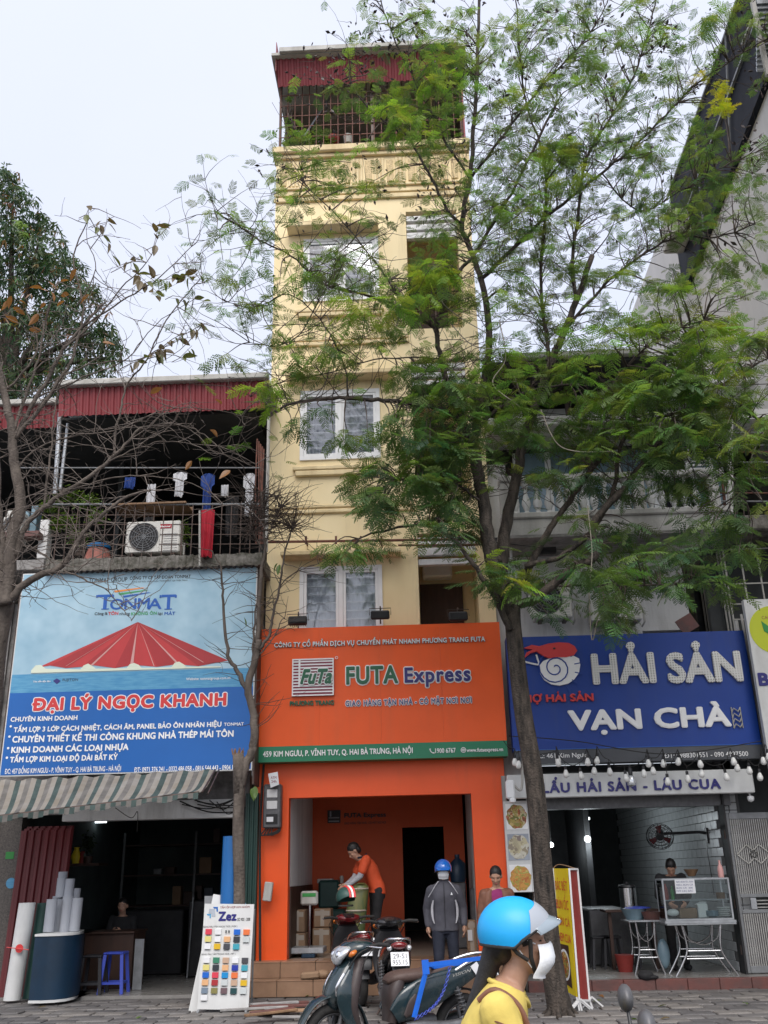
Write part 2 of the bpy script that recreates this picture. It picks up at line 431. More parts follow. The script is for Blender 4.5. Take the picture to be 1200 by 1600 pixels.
def wallholes(mb, x0, x1, z0, z1, y0, y1, holes):
    """wall slab with rectangular openings (hx0,hx1,hz0,hz1), cut into butt-jointed blocks"""
    xs = sorted({x0, x1} | {h[0] for h in holes} | {h[1] for h in holes}); zs = sorted({z0, z1} | {h[2] for h in holes} | {h[3] for h in holes})
    xs = [x for x in xs if x0 <= x <= x1]; zs = [z for z in zs if z0 <= z <= z1]
    nx, nz = len(xs) - 1, len(zs) - 1
    sol = [[not any(h[0] - 1e-6 <= (xs[i] + xs[i + 1]) / 2 <= h[1] + 1e-6 and h[2] <= (zs[j] + zs[j + 1]) / 2 <= h[3] for h in holes) for j in range(nz)] for i in range(nx)]
    V = {}
    def v(x, y, z):
        k = (round(x, 5), round(y, 5), round(z, 5))
        if k not in V: V[k] = len(V)
        return V[k]
    fs = []
    for i in range(nx):
        for j in range(nz):
            if not sol[i][j]: continue
            a, b, c, d = xs[i], xs[i + 1], zs[j], zs[j + 1]
            fs.append((v(a, y0, c), v(b, y0, c), v(b, y0, d), v(a, y0, d))); fs.append((v(b, y1, c), v(a, y1, c), v(a, y1, d), v(b, y1, d)))
            if i == 0 or not sol[i - 1][j]: fs.append((v(a, y1, c), v(a, y0, c), v(a, y0, d), v(a, y1, d)))
            if i == nx - 1 or not sol[i + 1][j]: fs.append((v(b, y0, c), v(b, y1, c), v(b, y1, d), v(b, y0, d)))
            if j == 0 or not sol[i][j - 1]: fs.append((v(a, y1, c), v(b, y1, c), v(b, y0, c), v(a, y0, c)))
            if j == nz - 1 or not sol[i][j + 1]: fs.append((v(a, y0, d), v(b, y0, d), v(b, y1, d), v(a, y1, d)))
    return mb.add(list(V.keys()), fs)
# ================================================================== materials used
mat('asphalt', (.055, .055, .058), .9, nscale=3, namt=.35, bump=.3, bscale=60)
mat('paving_bed', (.07, .065, .06), .95, nscale=8, namt=.4, bump=.4, bscale=40)
mat('paver', (.15, .142, .138), .7, stain=(1.3, .6, (.055, .05, .046), 1), nscale=2.2, namt=.45, bump=.5, bscale=30, detail=9)
mat('paver_b', (.115, .11, .11), .62, stain=(1.3, .6, (.05, .046, .043), 1), nscale=3, namt=.45, bump=.5, bscale=34, detail=9)
mat('paver_c', (.185, .172, .16), .8, nscale=2.5, namt=.45, bump=.5, bscale=30, detail=9)
mat('kerb_stone', (.30, .29, .28), .85, nscale=5, namt=.4, bump=.3)
mat('yellow_wall', (.88, .75, .48), .85, nscale=.9, namt=.10, bump=.12, bscale=45, col2=(.79, .64, .37), stain=(3.2, .4, (.40, .33, .22), .12), streak=3.5)
mat('yellow_trim', (.84, .70, .43), .8, nscale=2.5, namt=.2, bump=.1, bscale=30, col2=(.55, .43, .24), streak=3)
mat('yellow_rough', (.68, .53, .30), .95, nscale=22, namt=.35, bump=1.0, bscale=35)
mat('hood_under', (.42, .38, .32), .9, nscale=3, namt=.3)
mat('white_upvc', (.78, .79, .80), .35, nscale=4, namt=.08)
mat('white_paint', (.66, .66, .66), .5, nscale=5, namt=.18, streak=3)
mat('white_wall', (.72, .72, .71), .85, nscale=1.4, namt=.22, bump=.15, bscale=30, streak=4, stain=(4, .6, (.26, .25, .23), .15))
mat('old_white_wall', (.68, .67, .65), .9, nscale=1.6, col2=(.27, .26, .245), bump=.3, bscale=24, streak=5)
mat('tower_wall', (.70, .69, .68), .9, nscale=.5, col2=(.54, .535, .53), bump=.1, bscale=20, streak=5, stain=(.9, .4, (.36, .35, .34), .2))
mat('concrete', (.27, .26, .25), .9, nscale=5, namt=.5, bump=.5, bscale=24)
mat('mossy_concrete', (.24, .225, .205), .95, nscale=7, col2=(.045, .045, .03), bump=.9, bscale=18, detail=10)
mat('orange_panel', (.90, .112, .012), .42, nscale=.8, namt=.10, spec=.4, stain=(2.5, .22, (.45, .12, .05), .1))
mat('orange_pillar', (.88, .098, .010), .45, nscale=1.2, namt=.08, stain=(3, .25, (.35, .09, .04), .15))
mat('orange_room', (.68, .105, .025), .6, nscale=1, namt=.12)
mat('green_band', (.012, .20, .095), .42, nscale=1.5, namt=.12)
mat('letter_white', (.86, .86, .85), .4, nscale=6, namt=.06)
mat('letter_dark', (.02, .022, .025), .4)
mat('letter_green', (.01, .115, .05), .35)
mat('letter_navy', (.022, .02, .17), .35)
mat('letter_maroon', (.22, .018, .045), .45)
mat('blue_panel', (.006, .045, .28), .4, nscale=1, namt=.12, spec=.4, stain=(3, .3, (.06, .08, .16), .1))
mat('grey_band', (.075, .08, .09), .5, nscale=2, namt=.2)
mat('print_blue', (.004, .115, .42), .45, nscale=1, namt=.08)
mat('print_sky', (.42, .60, .70), .45, nscale=1.6, col2=(.26, .44, .56), detail=3)
mat('print_sea', (.12, .36, .55), .45, nscale=5, col2=(.05, .25, .47), detail=4, streak=.12)
mat('print_red', (.52, .042, .045), .45, nscale=3, namt=.12)
mat('print_red_b', (.40, .03, .035), .45, nscale=3, namt=.12)
mat('print_letter_red', (.62, .04, .04), .4)
mat('print_cream', (.68, .74, .60), .5)
mat('print_pink', (.60, .32, .30), .5)
mat('print_logo_blue', (.012, .10, .42), .4)
mat('print_logo_orange', (.75, .26, .05), .4)
mat('print_logo_green', (.06, .33, .12), .4)
mat('red_sheet', (.24, .035, .042), .55, nscale=2.0, col2=(.21, .026, .032), bump=.08, streak=5)
mat('dark_red_sheet', (.135, .012, .016), .5, nscale=2.0, namt=.3, streak=5)
mat('gutter', (.50, .49, .46), .7, nscale=3, col2=(.33, .32, .29), streak=4)
mat('dark_steel', (.045, .04, .038), .5, metal=.3, nscale=9, col2=(.09, .05, .035))
mat('rust_steel', (.20, .075, .05), .75, nscale=9, col2=(.09, .04, .03))
mat('grey_steel', (.22, .23, .24), .5, nscale=6, namt=.3)
mat('galvanised', (.42, .44, .46), .42, metal=.5, nscale=6, namt=.3)
mat('chrome', (.75, .75, .76), .18, metal=1)
mat('steel_leg', (.50, .50, .51), .25, metal=.9, nscale=10, namt=.2)
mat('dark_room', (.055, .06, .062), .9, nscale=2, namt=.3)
mat('teal_room', (.10, .125, .125), .8, nscale=1.5, namt=.3)
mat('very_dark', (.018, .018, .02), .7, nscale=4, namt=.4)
mat('wood_dark', (.06, .028, .018), .55, nscale=6, namt=.4, streak=6)
mat('wood', (.24, .14, .075), .7, nscale=6, namt=.4, streak=6)
mat('ac_plastic', (.58, .57, .53), .5, nscale=3, namt=.12, streak=3)
mat('black_plastic', (.022, .022, .024), .4, nscale=20, namt=.2)
mat('black_rubber', (.024, .023, .022), .85, nscale=20, namt=.3, bump=.2, bscale=60)
mat('dark_glossy', (.012, .028, .034), .2, coat=.5, nscale=9, namt=.2, stain=(7, .45, (.13, .12, .105), 1))
mat('black_glossy', (.012, .012, .014), .25, coat=.5, nscale=9, namt=.2, stain=(8, .4, (.11, .10, .09), 1))
mat('red_glossy', (.11, .008, .010), .2, coat=.6)
mat('seat_brown', (.085, .052, .042), .6, nscale=40, namt=.15, bump=.15, bscale=220)
mat('seat_black', (.02, .02, .021), .6, nscale=40, namt=.15, bump=.15, bscale=220)
mat('panel_brown', (.050, .036, .034), .5, nscale=12, namt=.2)
mat('lens_clear', (.78, .80, .82), .08, metal=.6, nscale=30, namt=.3)
mat('lens_red', (.16, .008, .01), .15, coat=.8)
mat('lens_orange', (.55, .14, .01), .15, coat=.8)
mat('engine_grey', (.13, .13, .135), .5, metal=.4, nscale=12, namt=.3)
mat('blue_frame', (.01, .13, .62), .4, nscale=10, namt=.15)
mat('tile_step', (.33, .20, .125), .35, nscale=4, col2=(.24, .14, .085), bump=.05, detail=8)
mat('grout', (.12, .09, .07), .9)
mat('tile_floor', (.28, .22, .18), .3, nscale=3, namt=.2)
mat('shop_floor', (.26, .25, .235), .28, nscale=3, namt=.3)
mat('red_kerb', (.16, .052, .042), .6, nscale=4, col2=(.09, .05, .045), bump=.25)
mat('granite', (.13, .115, .10), .55, nscale=55, col2=(.055, .048, .045), detail=3)
mat('brick_tile', (.55, .57, .58), .3, nscale=5, namt=.14)
mat('brick_joint', (.12, .12, .12), .9)
mat('bark', (.085, .066, .052), .95, nscale=16, col2=(.012, .010, .008), bump=1.0, bscale=40, detail=10, streak=4)
mat('bark_green', (.13, .125, .07), .9, nscale=7, col2=(.06, .055, .035), bump=.6, bscale=26, streak=4)
mat('bark_grey', (.14, .115, .095), .95, nscale=10, col2=(.06, .048, .04), bump=.9, bscale=30, detail=10, streak=3)
mat('twig_grey', (.17, .14, .12), .9, nscale=12, namt=.4)
mat('twig_dark', (.075, .055, .045), .9, nscale=12, namt=.4)
mat('vine', (.26, .23, .19), .9, nscale=9, namt=.3)
mat('gate_grey', (.38, .375, .36), .5, nscale=5, namt=.3)
mat('lichen', (.30, .24, .03), .9, nscale=20, namt=.4)
leafmat('frond', attr='tint'); leafmat('leaf_tint', attr='tint', tr=.3)
leafmat('pod', (.04, .026, .025), tr=.1)
glassmat('window_glass', (.95, .97, .99), .04)
glassmat('case_glass', (.88, .93, .93), .05)
mat('pale_blind', (.50, .53, .58), .9, nscale=3, namt=.15)
mat('curtain', (.76, .79, .83), .9, nscale=3, namt=.15, streak=6)
mat('room_grey', (.40, .44, .50), .9, nscale=2, namt=.3)
mat('skin', (.47, .28, .195), .5, nscale=18, col2=(.40, .22, .145), bump=.08, bscale=180)
mat('skin_dark', (.36, .20, .135), .55, nscale=14, namt=.07)
mat('hair', (.012, .010, .009), .5, nscale=60, namt=.5, bump=.15, bscale=150)
mat('lips', (.42, .13, .11), .5)
mat('mask_white', (.80, .82, .84), .8, nscale=25, namt=.06, bump=.1, bscale=60)
mat('jacket_grey', (.072, .072, .090), .8, nscale=7, namt=.22, bump=.35, bscale=9)
mat('jacket_brown', (.20, .085, .05), .6, nscale=7, namt=.25, bump=.35, bscale=12)
mat('cloth_magenta', (.26, .022, .13), .8, nscale=9, namt=.2, bump=.3, bscale=16)
mat('cloth_orange', (.66, .085, .022), .75, nscale=7, namt=.15, bump=.35, bscale=12)
mat('cloth_yellow', (.64, .50, .12), .8, nscale=6, col2=(.56, .43, .10), bump=.4, bscale=10)
mat('cloth_navy', (.014, .018, .034), .85, nscale=12, namt=.3, bump=.3, bscale=20)
mat('cloth_sleeve', (.42, .42, .45), .8, nscale=12, namt=.2)
mat('cloth_white', (.62, .63, .66), .85, nscale=6, namt=.15)
mat('cloth_blue', (.02, .06, .26), .85, nscale=6, namt=.3)
mat('cloth_red', (.42, .012, .03), .85, nscale=6, namt=.25)
mat('cloth_black', (.016, .016, .018), .85, nscale=12, namt=.3)
mat('helmet_blue', (.008, .12, .48), .15, coat=.8)
mat('helmet_cyan', (.012, .36, .76), .42, nscale=6, namt=.08)
mat('helmet_grey', (.34, .37, .41), .35)
mat('visor_smoke', (.25, .30, .34), .12, coat=.6)
mat('cardboard', (.30, .19, .115), .8, nscale=6, namt=.2)
mat('tape', (.42, .36, .30), .25)
mat('green_wrap', (.03, .085, .045), .35, nscale=8, col2=(.16, .15, .04), streak=4)
mat('board_white', (.64, .65, .64), .5, nscale=3, namt=.12, stain=(4, .4, (.36, .34, .30), .2))
mat('roll_grey', (.36, .38, .42), .5, nscale=5, namt=.15, streak=5)
mat('roll_green', (.02, .065, .055), .5, nscale=5, namt=.2)
mat('roll_blue', (.01, .12, .36), .35, nscale=5, namt=.25, streak=8)
mat('counter_blue', (.006, .028, .06), .4, nscale=2, namt=.3)
mat('stool_blue', (.04, .07, .42), .4)
mat('stool_black', (.02, .02, .024), .5)
mat('awning_green', (.055, .085, .078), .85, nscale=5, namt=.4, bump=.3, bscale=9)
mat('awning_cream', (.28, .265, .24), .85, nscale=4, col2=(.22, .19, .15), bump=.3, bscale=9)
mat('awning_tan', (.17, .16, .145), .85, nscale=4, namt=.4, bump=.3, bscale=9)
mat('banner_yellow', (.82, .62, .02), .5, nscale=2, namt=.1)
mat('banner_red', (.28, .032, .025), .6, nscale=4, namt=.25)
mat('lamp_glow', (.9, .95, 1), .5, emit=((.85, .95, 1), 3.5))
mat('bulb_white', (.78, .78, .75), .25)
mat('pot_pink', (.36, .13, .10), .7, nscale=5, namt=.3)
mat('rim_blue', (.01, .14, .36), .4)
mat('green_sheet', (.015, .055, .045), .5, nscale=3, namt=.3, streak=5)
mat('paper', (.70, .71, .73), .8)
mat('glass_blue', (.20, .30, .36), .08, nscale=1.5, namt=.3)
mat('dark_glass', (.02, .022, .03), .65, spec=.12, nscale=1.2, namt=.3)
mat('lime', (.50, .56, .02), .5)
mat('leafprint', (.03, .25, .05), .5)
def foodmat(name, cols, sc):
    m = bpy.data.materials.new(name); m.use_nodes = True; n = m.node_tree; b = n.nodes['Principled BSDF']; L = n.links
    t = n.nodes.new('ShaderNodeTexCoord'); v = n.nodes.new('ShaderNodeTexVoronoi'); v.inputs['Scale'].default_value = sc
    x = n.nodes.new('ShaderNodeTexNoise'); x.inputs['Scale'].default_value = sc * .5; x.inputs['Detail'].default_value = 3
    va = n.nodes.new('ShaderNodeVectorMath'); va.operation = 'ADD'; L.new(t.outputs['Object'], va.inputs[0]); L.new(x.outputs['Color'], va.inputs[1])
    L.new(va.outputs[0], v.inputs[0]); L.new(t.outputs['Object'], x.inputs[0])
    s = n.nodes.new('ShaderNodeSeparateColor'); L.new(v.outputs['Color'], s.inputs[0])
    r = n.nodes.new('ShaderNodeValToRGB'); r.color_ramp.interpolation = 'LINEAR'
    e = r.color_ramp.elements; e[0].color = (*cols[0], 1); e[1].color = (*cols[-1], 1)
    for i, c in enumerate(cols[1:-1]): q = e.new((i + 1) / (len(cols) - 1)); q.color = (*c, 1)
    L.new(s.outputs[0], r.inputs[0]); L.new(r.outputs[0], b.inputs['Base Color']); b.inputs['Roughness'].default_value = .5; MATS[name] = m
foodmat('food_mixed', [(.10, .03, .02), (.45, .12, .03), (.10, .16, .03), (.55, .38, .10), (.5, .45, .3), (.4, .05, .03)], 11)
foodmat('food_squid', [(.12, .07, .07), (.55, .52, .42), (.62, .60, .50), (.25, .20, .14), (.60, .55, .35)], 9)
foodmat('food_noodle', [(.45, .10, .03), (.60, .38, .08), (.62, .20, .06), (.30, .34, .06), (.62, .50, .16)], 13)

# ================================================================== ground
g = MB(); g.box(-400, 400, -300, 600, -.5, -.14); struct('ground', g, 'asphalt')
g = MB(); g.box(-60, 60, -8, 8.4, -.136, -.13); struct('road', g, 'asphalt')
g = MB()
for i in range(-30, 30): g.bbox(i * 1.0 + .005, i * 1.0 + .995, 8.4, 8.6, -.135, .004, .012)
struct('kerb', g, 'kerb_stone')
pave = MB(); pave.box(-60, 60, 8.6, 15.4, -.135, -.022); pave = struct('pavement', pave, 'paving_bed')
# pavers: nearest to the lens that can be seen are objects, the rest one stuff mesh
TW, TD = .40, .27
pm = []
for mm in ('paver', 'paver_b', 'paver_c'):
    for h_ in (0, .006):
        q = MB(); q.bbox(-TW / 2 + .009, TW / 2 - .009, -TD / 2 + .009, TD / 2 - .009, -.03, h_, .008); pm.append(q.mesh('paving_stone', mm))
cells = []
for j in range(int((14.72 - 8.6) / TD)):
    y = 8.6 + TD / 2 + j * TD
    for i in range(-40, 41):
        x = (i + (.5 if j % 2 else 0)) * TW
        if abs(x) > 8.5: continue
        seen = y > 11.2 and abs(x - .3) < 6 and not (x < -2.0 and x > -2.7 and y < 12.6)
        cells.append((y if seen else 99, x, y))
cells.sort()
near = [c for c in cells if c[0] < 90]
near = sorted(near, key=lambda c: c[2])[:290]
ns = set((c[1], c[2]) for c in near)
rest = MB()
for _, x, y in cells:
    if (x, y) in ns:
        inst('paving_stone', random.choice(pm), (x, y, U(-.004, .004)), pave, rot=(U(-.012, .012), U(-.012, .012), U(-.02, .02)))
    else:
        e = U(-.005, .005); rest.bbox(x - TW / 2 + .009, x + TW / 2 - .009, y - TD / 2 + .009, y + TD / 2 - .009, -.03, e, .008)
rest.build('paving_stones', 'paver', pave, kind='stuff')

# ================================================================== 459: the yellow town house
YF = 15.2
XL, XR = -2.53, 1.27
house = thing('townhouse', 'tall narrow yellow six storey house with orange shop front at its foot', 'house', (-.6, 15.2, 0))
RX0, RX1 = .02, 1.0      # recess on the right of the facade
def zf(py): return zat(560, py, YF)
def zr(py): return zat(700, py, YF)
wins = []
for (a, b, c, d) in ((468, 885, 598, 1003), (469, 610, 594, 718), (474, 373, 592, 470)):
    X0, X1, Z0, Z1 = RC(a, b, c, d, YF); wins.append((X0, X1, Z0, Z1))
recs = [(RX0, RX1, zr(1010), zr(832)), (RX0, RX1, zr(772), zr(560)), (RX0, RX1, zr(512), zr(328))]
ZT = zf(230)
wl = MB(); wallholes(wl, XL, XR, 3.3, ZT, YF, YF + .22, wins + recs)
wl.build('wall', 'yellow_wall', house)
sw = MB(); sw.box(XL, XL + .2, YF + .225, 24, 0, ZT); sw.box(XR - .2, XR, YF + .225, 24, 0, ZT); sw.box(XL, XR, 24.01, 24.2, 0, ZT)
sw.build('side_wall', 'yellow_wall', house)
for (pa, pb, xe) in ((298, 303, 1), (306, 313, 1), (525, 531, 0), (533, 539, 0), (787, 792, 0), (795, 801, 0)):
    tr = MB(); tr.bbox(XL - .03, (XR + .03) if xe else RX0 - .02, YF - (.05 if pa in (306, 533, 795) else .03), YF - .002, zf(pb), zf(pa), .015); tr.build('string_course', 'yellow_trim', house)
cp = MB(); cp.bbox(XL - .07, XR + .07, YF - .14, YF + .3, zf(240), zf(230), .02); cp.bbox(XL - .03, XR + .03, YF - .07, YF - .002, zf(246), zf(240.5), .01)
cp.build('coping', 'yellow_trim', house)
# parapet relief: smooth fillets and rough panels
z0, z1 = zf(289), zf(250)
pil = MB(); pil.bbox(0, .05, -.04, -.002, z0, z1, .01); pil = pil.mesh('fillet', 'yellow_trim')
rgh = MB(); rgh.bbox(0, .13, -.025, -.002, z0 + .04, z1 - .04, .01); rgh = rgh.mesh('rough_panel', 'yellow_rough')
x = XL + .08; k = 0
while x < XR - .25:
    o = inst('rough_panel', rgh, (x, YF, 0), house); x += .17
    for q in range(3): inst('fillet', pil, (x, YF, 0), house); x += .075
    x += .03; k += 1
rm = MB(); rm.bbox(XL + .02, XR - .02, YF - .045, YF - .002, z0 - .07, z0 - .02, .01); rm.build('relief_moulding', 'yellow_trim', house)
# window hoods and sills
def hood(x0, x1, ya, yb, out=.30):
    m = MB(); X0, X1, Z0, Z1 = RC(x0, ya, x1, yb, YF - out); m.bbox(X0, X1, YF - out, YF - .002, Z0, Z1, .012)
    return m.build('window_hood', 'yellow_trim', house)
hood(447, 590, 343, 350); hood(445, 614, 577, 584); hood(438, 626, 858, 865)
for (a, b, c, d) in ((457, 726, 606, 732), (461, 733, 602, 741), (462, 480, 600, 485), (466, 486, 597, 492)):
    m = MB(); X0, X1, Z0, Z1 = RC(a, b, c, d, YF - .08); m.bbox(X0, X1, YF - .08, YF - .002, Z0, Z1, .012); m.build('window_sill', 'yellow_trim', house)
for wi, (X0, X1, Z0, Z1) in enumerate(wins):
    fr = MB(); t = .07; y0, y1 = YF - .03, YF + .06
    wallholes(fr, X0, X1, Z0, Z1, y0, y1, [(X0 + t, (X0 + X1) / 2 - t / 2, Z0 + t, Z1 - t), ((X0 + X1) / 2 + t / 2, X1 - t, Z0 + t, Z1 - t)])
    fw = fr.build('window', 'white_upvc', house)
    for s in (0, 1):
        a = X0 + t + .004 if s == 0 else (X0 + X1) / 2 + t / 2 + .004; b = (X0 + X1) / 2 - t / 2 - .004 if s == 0 else X1 - t - .004
        sh = MB(); wallholes(sh, a, b, Z0 + t + .004, Z1 - t - .004, YF - .018, YF + .035, [(a + .045, b - .045, Z0 + t + .05, Z1 - t - .05)])
        sh.build('sash', 'white_upvc', fw)
        gl = MB(); gl.box(a + .05, b - .05, YF + .004, YF + .010, Z0 + t + .055, Z1 - t - .055); gl.build('pane', 'window_glass', fw)
    nb = 9
    for i in range(nb):
        z = Z0 + (Z1 - Z0) * (i + .7) / nb
        br = MB(); br.box(X0 + .05, X1 - .05, YF + .062, YF + .08, z, z + .022); br.build('security_bar', 'white_upvc', fw)
    cu = MB(); n = 60
    if 1:
        pr = [(X0 + .03 + (X1 - X0 - .06) * i / n, YF + .14 + .015 * math.sin(i * 1.3)) for i in range(n + 1)]
        cu.add([(x, y, Z0) for x, y in pr] + [(x, y, Z1) for x, y in pr], [(i, i + 1, n + 2 + i, n + 1 + i) for i in range(n)])
        cu.build('curtain', 'curtain' if wi == 0 else 'pale_blind', house)
    rmk = MB(); X0 -= .2; X1 += .2; Z0 -= .3; Z1 += .3
    rmk.quad((X0, YF + 1.6, Z0), (X1, YF + 1.6, Z0), (X1, YF + 1.6, Z1), (X0, YF + 1.6, Z1)); rmk.quad((X0, YF + .23, Z1), (X1, YF + .23, Z1), (X1, YF + 1.6, Z1), (X0, YF + 1.6, Z1))
    rmk.quad((X0, YF + .23, Z0), (X0, YF + 1.6, Z0), (X0, YF + 1.6, Z1), (X0, YF + .23, Z1)); rmk.quad((X1, YF + .23, Z0), (X1, YF + 1.6, Z0), (X1, YF + 1.6, Z1), (X1, YF + .23, Z1))
    rmk.quad((X0, YF + .23, Z0), (X1, YF + .23, Z0), (X1, YF + 1.6, Z0), (X0, YF + 1.6, Z0))
    rmk.build('room', 'room_grey', house)
# loggia recesses on the right: back wall, door, white slats, rail
for i, (a, b, z0, z1) in enumerate(recs):
    bk = MB(); D = YF + 1.25
    bk.box(a - .1, b + .1, D, D + .1, z0 - .05, z1 + .25); bk.box(a - .12, a - .002, YF + .225, D - .002, z0 - .05, z1 + .25); bk.box(b + .002, b + .12, YF + .225, D - .002, z0 - .05, z1 + .25)
    bk.box(a - .1, b + .1, YF + .225, D, z0 - .2, z0 - .053); bk.box(a - .1, b + .1, YF + .225, D, z1 + .253, z1 + .35)
    bk.build('loggia', 'yellow_wall', house)
    zt = [(838, 850), (854, 866), (872, 881)] if i == 0 else [(566, 574), (579, 587), (592, 599)] if i == 1 else [(334, 342), (347, 356), (360, 369)]
    for (u, v) in zt:
        m = MB(); m.bbox(a + .003, b - .003, YF + .02, YF + .12, zr(v), zr(u), .006); m.build('slat', 'white_paint', house)
    dr = MB(); dr.box(a + .02, a + .78, D - .06, D - .003, z0 - .04, z0 + min(2.0, (z1 - z0) * .72)); dr.build('door', 'wood_dark', house)
    if i:
        rl = MB()
        for q in range(4): rl.tube([(a + .003, YF + .1, z0 + .25 + q * .2), (b - .003, YF + .1, z0 + .25 + q * .2)], .013, 6)
        for q in range(3): rl.tube([(a + .2 + q * .3, YF + .1, z0), (a + .2 + q * .3, YF + .1, z0 + .87)], .013, 6)
        rl.build('railing', 'dark_steel', house, 30)
ob = MB(); X0, X1, Z0, Z1 = RC(660, 885, 706, 905, YF + 1.1); ob.bbox(X0, X1, YF + .95, YF + 1.2, Z0, Z1, .03)
tag(ob.build('air_conditioner', 'white_upvc'), 'white indoor air conditioner box on the back wall of the lowest loggia', 'air conditioner')
# roof terrace: cage, dark room behind, red fascia, roof
cz0, cz1 = zf(229), zf(126)
ZRF = zat(570, 78, 14.7) - .01
tb = MB(); tb.box(XL + .05, XR - .05, 19.5, 19.6, ZT, ZRF); tb.box(XL + .02, XL + .06, 16.1, 19.49, ZT, ZRF); tb.box(XR - .06, XR - .02, 15.7, 19.49, ZT, ZRF); tb.box(XL, XR, YF + .32, 19.6, ZT - .12, ZT - .005)
tb.build('terrace_room', 'wood_dark', house)
rf = MB(); rf.box(XL - .08, XR + .08, 14.72, 20, zat(570, 78, 14.7), zat(570, 74, 14.7)); rf.build('roof', 'gutter', house)
re = MB(); X0, X1, Z0, Z1 = RC(437, 71, 716, 77, 14.7); re.bbox(X0, X1, 14.64, 14.718, Z0, Z1 + .02, .01); re.build('roof_edge', 'gutter', house)
fa = MB(); corr(fa, XL + .02, XR - .02, zat(570, 130, 15.05), zat(570, 79, 14.8), 15.05, .115, .022, 14.8); fa.build('fascia_sheet', 'red_sheet', house)
fa = MB(); fa.box(XL, XL + .012, 14.8, 15.3, zf(128), zf(84)); fa.build('side_sheet', 'red_sheet', house); fa = MB(); fa.box(XR - .03, XR, 15.1, 17.5, cz0, zf(84)); fa.build('side_sheet', 'red_sheet', house)
cx0, cx1 = XL + .06, XR - .06
vb = MB(); vb.box(-.008, .008, -.008, .008, cz0, cz1 + .1); vb = vb.mesh('cage_bar', 'rust_steel')
n = 25
for i in range(n + 1): inst('cage_bar', vb, (cx0 + (cx1 - cx0) * i / n, YF + .02, 0), house)
hb = MB(); hb.box(cx0, cx1, .012, .026, -.008, .008); hb = hb.mesh('cage_rail', 'rust_steel')
for i in range(7): inst('cage_rail', hb, (0, YF, cz0 + .06 + (cz1 - cz0) * i / 6.3), house)
for xx in (XL + .03, -.62, XR - .08):
    m = MB(); m.box(xx, xx + .05, YF + .03, YF + .08, cz0, cz1 + .2); m.build('post', 'dark_steel', house)
m = MB(); m.tube([(XL + .5, 15.6, cz0 + .7), (XL + 1.1, 15.6, cz1 + .1)], .02, 6); m.build('brace', 'galvanised', house)
# long rusty pipe with stubs on the facade
pp = MB(); p0 = P(418, 847, 15.0); p1 = P(764, 842, 15.0); pp.tube([p0, p1], .022, 6)
pp.tube([P(622, 852, 15.0), P(764, 851, 15.0)], .016, 6)
for xx in (478, 525, 596, 737): pp.bar(P(xx, 838, 15.0), P(xx, 850, 15.0), .035, .035)
for xx in (478, 596): pp.tube([P(xx, 846, 15.0), P(xx, 846, 15.0) + Vector((0, .2, 0))], .015, 6)
tag(pp.build('pipe_bracket', 'rust_steel', None, 30), 'rusty brown pipe rail with short stubs running across the yellow facade above the lowest window', 'pipe')
# ---- shop front of 459
sf = 15.0
ox0, ox1, oz0, oz1 = -2.07, .70, .42, 2.66
shop = MB(); wallholes(shop, -2.60, 1.22, 0.0, 3.3, sf, sf + .2, [(ox0, ox1, -.1, oz1)]); shop.build('shop_front', 'orange_pillar', house)
rv = MB()
yb = 18.2
rv.box(ox0 - .1, ox0 - .002, sf + .205, yb, .42, 3.0); rv.box(ox1 + .03, ox1 + .13, sf + .205, yb, .42, 3.0); rv.box(ox0 - .1, ox1 + .13, sf + .205, yb, 3.003, 3.1)
rv.build('shop_side_wall', 'white_wall', house)
bw = MB(); dx0, dx1, dz0, dz1 = RC(631, 1292, 697, 1500, yb)
wallholes(bw, ox0 - .1, ox1 - .02, .42, 3.0, yb + .003, yb + .1, [(dx0, dx1, .42, dz1)]); bw.build('shop_back_wall', 'orange_room', house)
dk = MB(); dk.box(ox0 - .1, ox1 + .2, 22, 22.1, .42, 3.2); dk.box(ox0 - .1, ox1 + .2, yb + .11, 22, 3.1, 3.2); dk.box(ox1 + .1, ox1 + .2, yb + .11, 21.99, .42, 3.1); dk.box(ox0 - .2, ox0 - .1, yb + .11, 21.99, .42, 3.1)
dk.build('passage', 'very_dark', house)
fl = MB(); fl.box(ox0 - .1, ox1 + .13, 14.9, 22, .30, .415); fl.build('shop_floor', 'tile_floor', house)
wn = MB(); wn.box(ox0 - .002, ox0 + .02, sf + .21, yb - .1, .43, 1.4); wn.build('wainscot', 'wood_dark', house)
# tiled steps
st = thing('steps', 'two brown tiled steps up to the orange shop front', 'steps', (-.7, 14.6, 0))
core = MB(); core.box(-2.62, 1.25, 14.42, 14.99, 0, .19); core.box(-2.62, 1.25, 14.72, 14.985, .19, .40); core.build('step_core', 'grout', st)
def plate(mb_name, m, x0, x1, y0, y1, z0, z1, par, e=.004):
    q = MB(); q.bbox(x0, x1, y0, y1, z0, z1, e); return q.build(mb_name, m, par)
x = -2.62;
while x < 1.2:
    x2 = min(x + .5, 1.25)
    plate('tile', 'tile_step', x + .004, x2 - .004, 14.405, 14.42, .004, .196, st); plate('tile', 'tile_step', x + .004, x2 - .004, 14.40, 14.715, .193, .212, st)
    plate('tile', 'tile_step', x + .004, x2 - .004, 14.705, 14.72, .214, .402, st); plate('tile', 'tile_step', x + .004, x2 - .004, 14.70, 15.2, .402, .422, st)
    x = x2
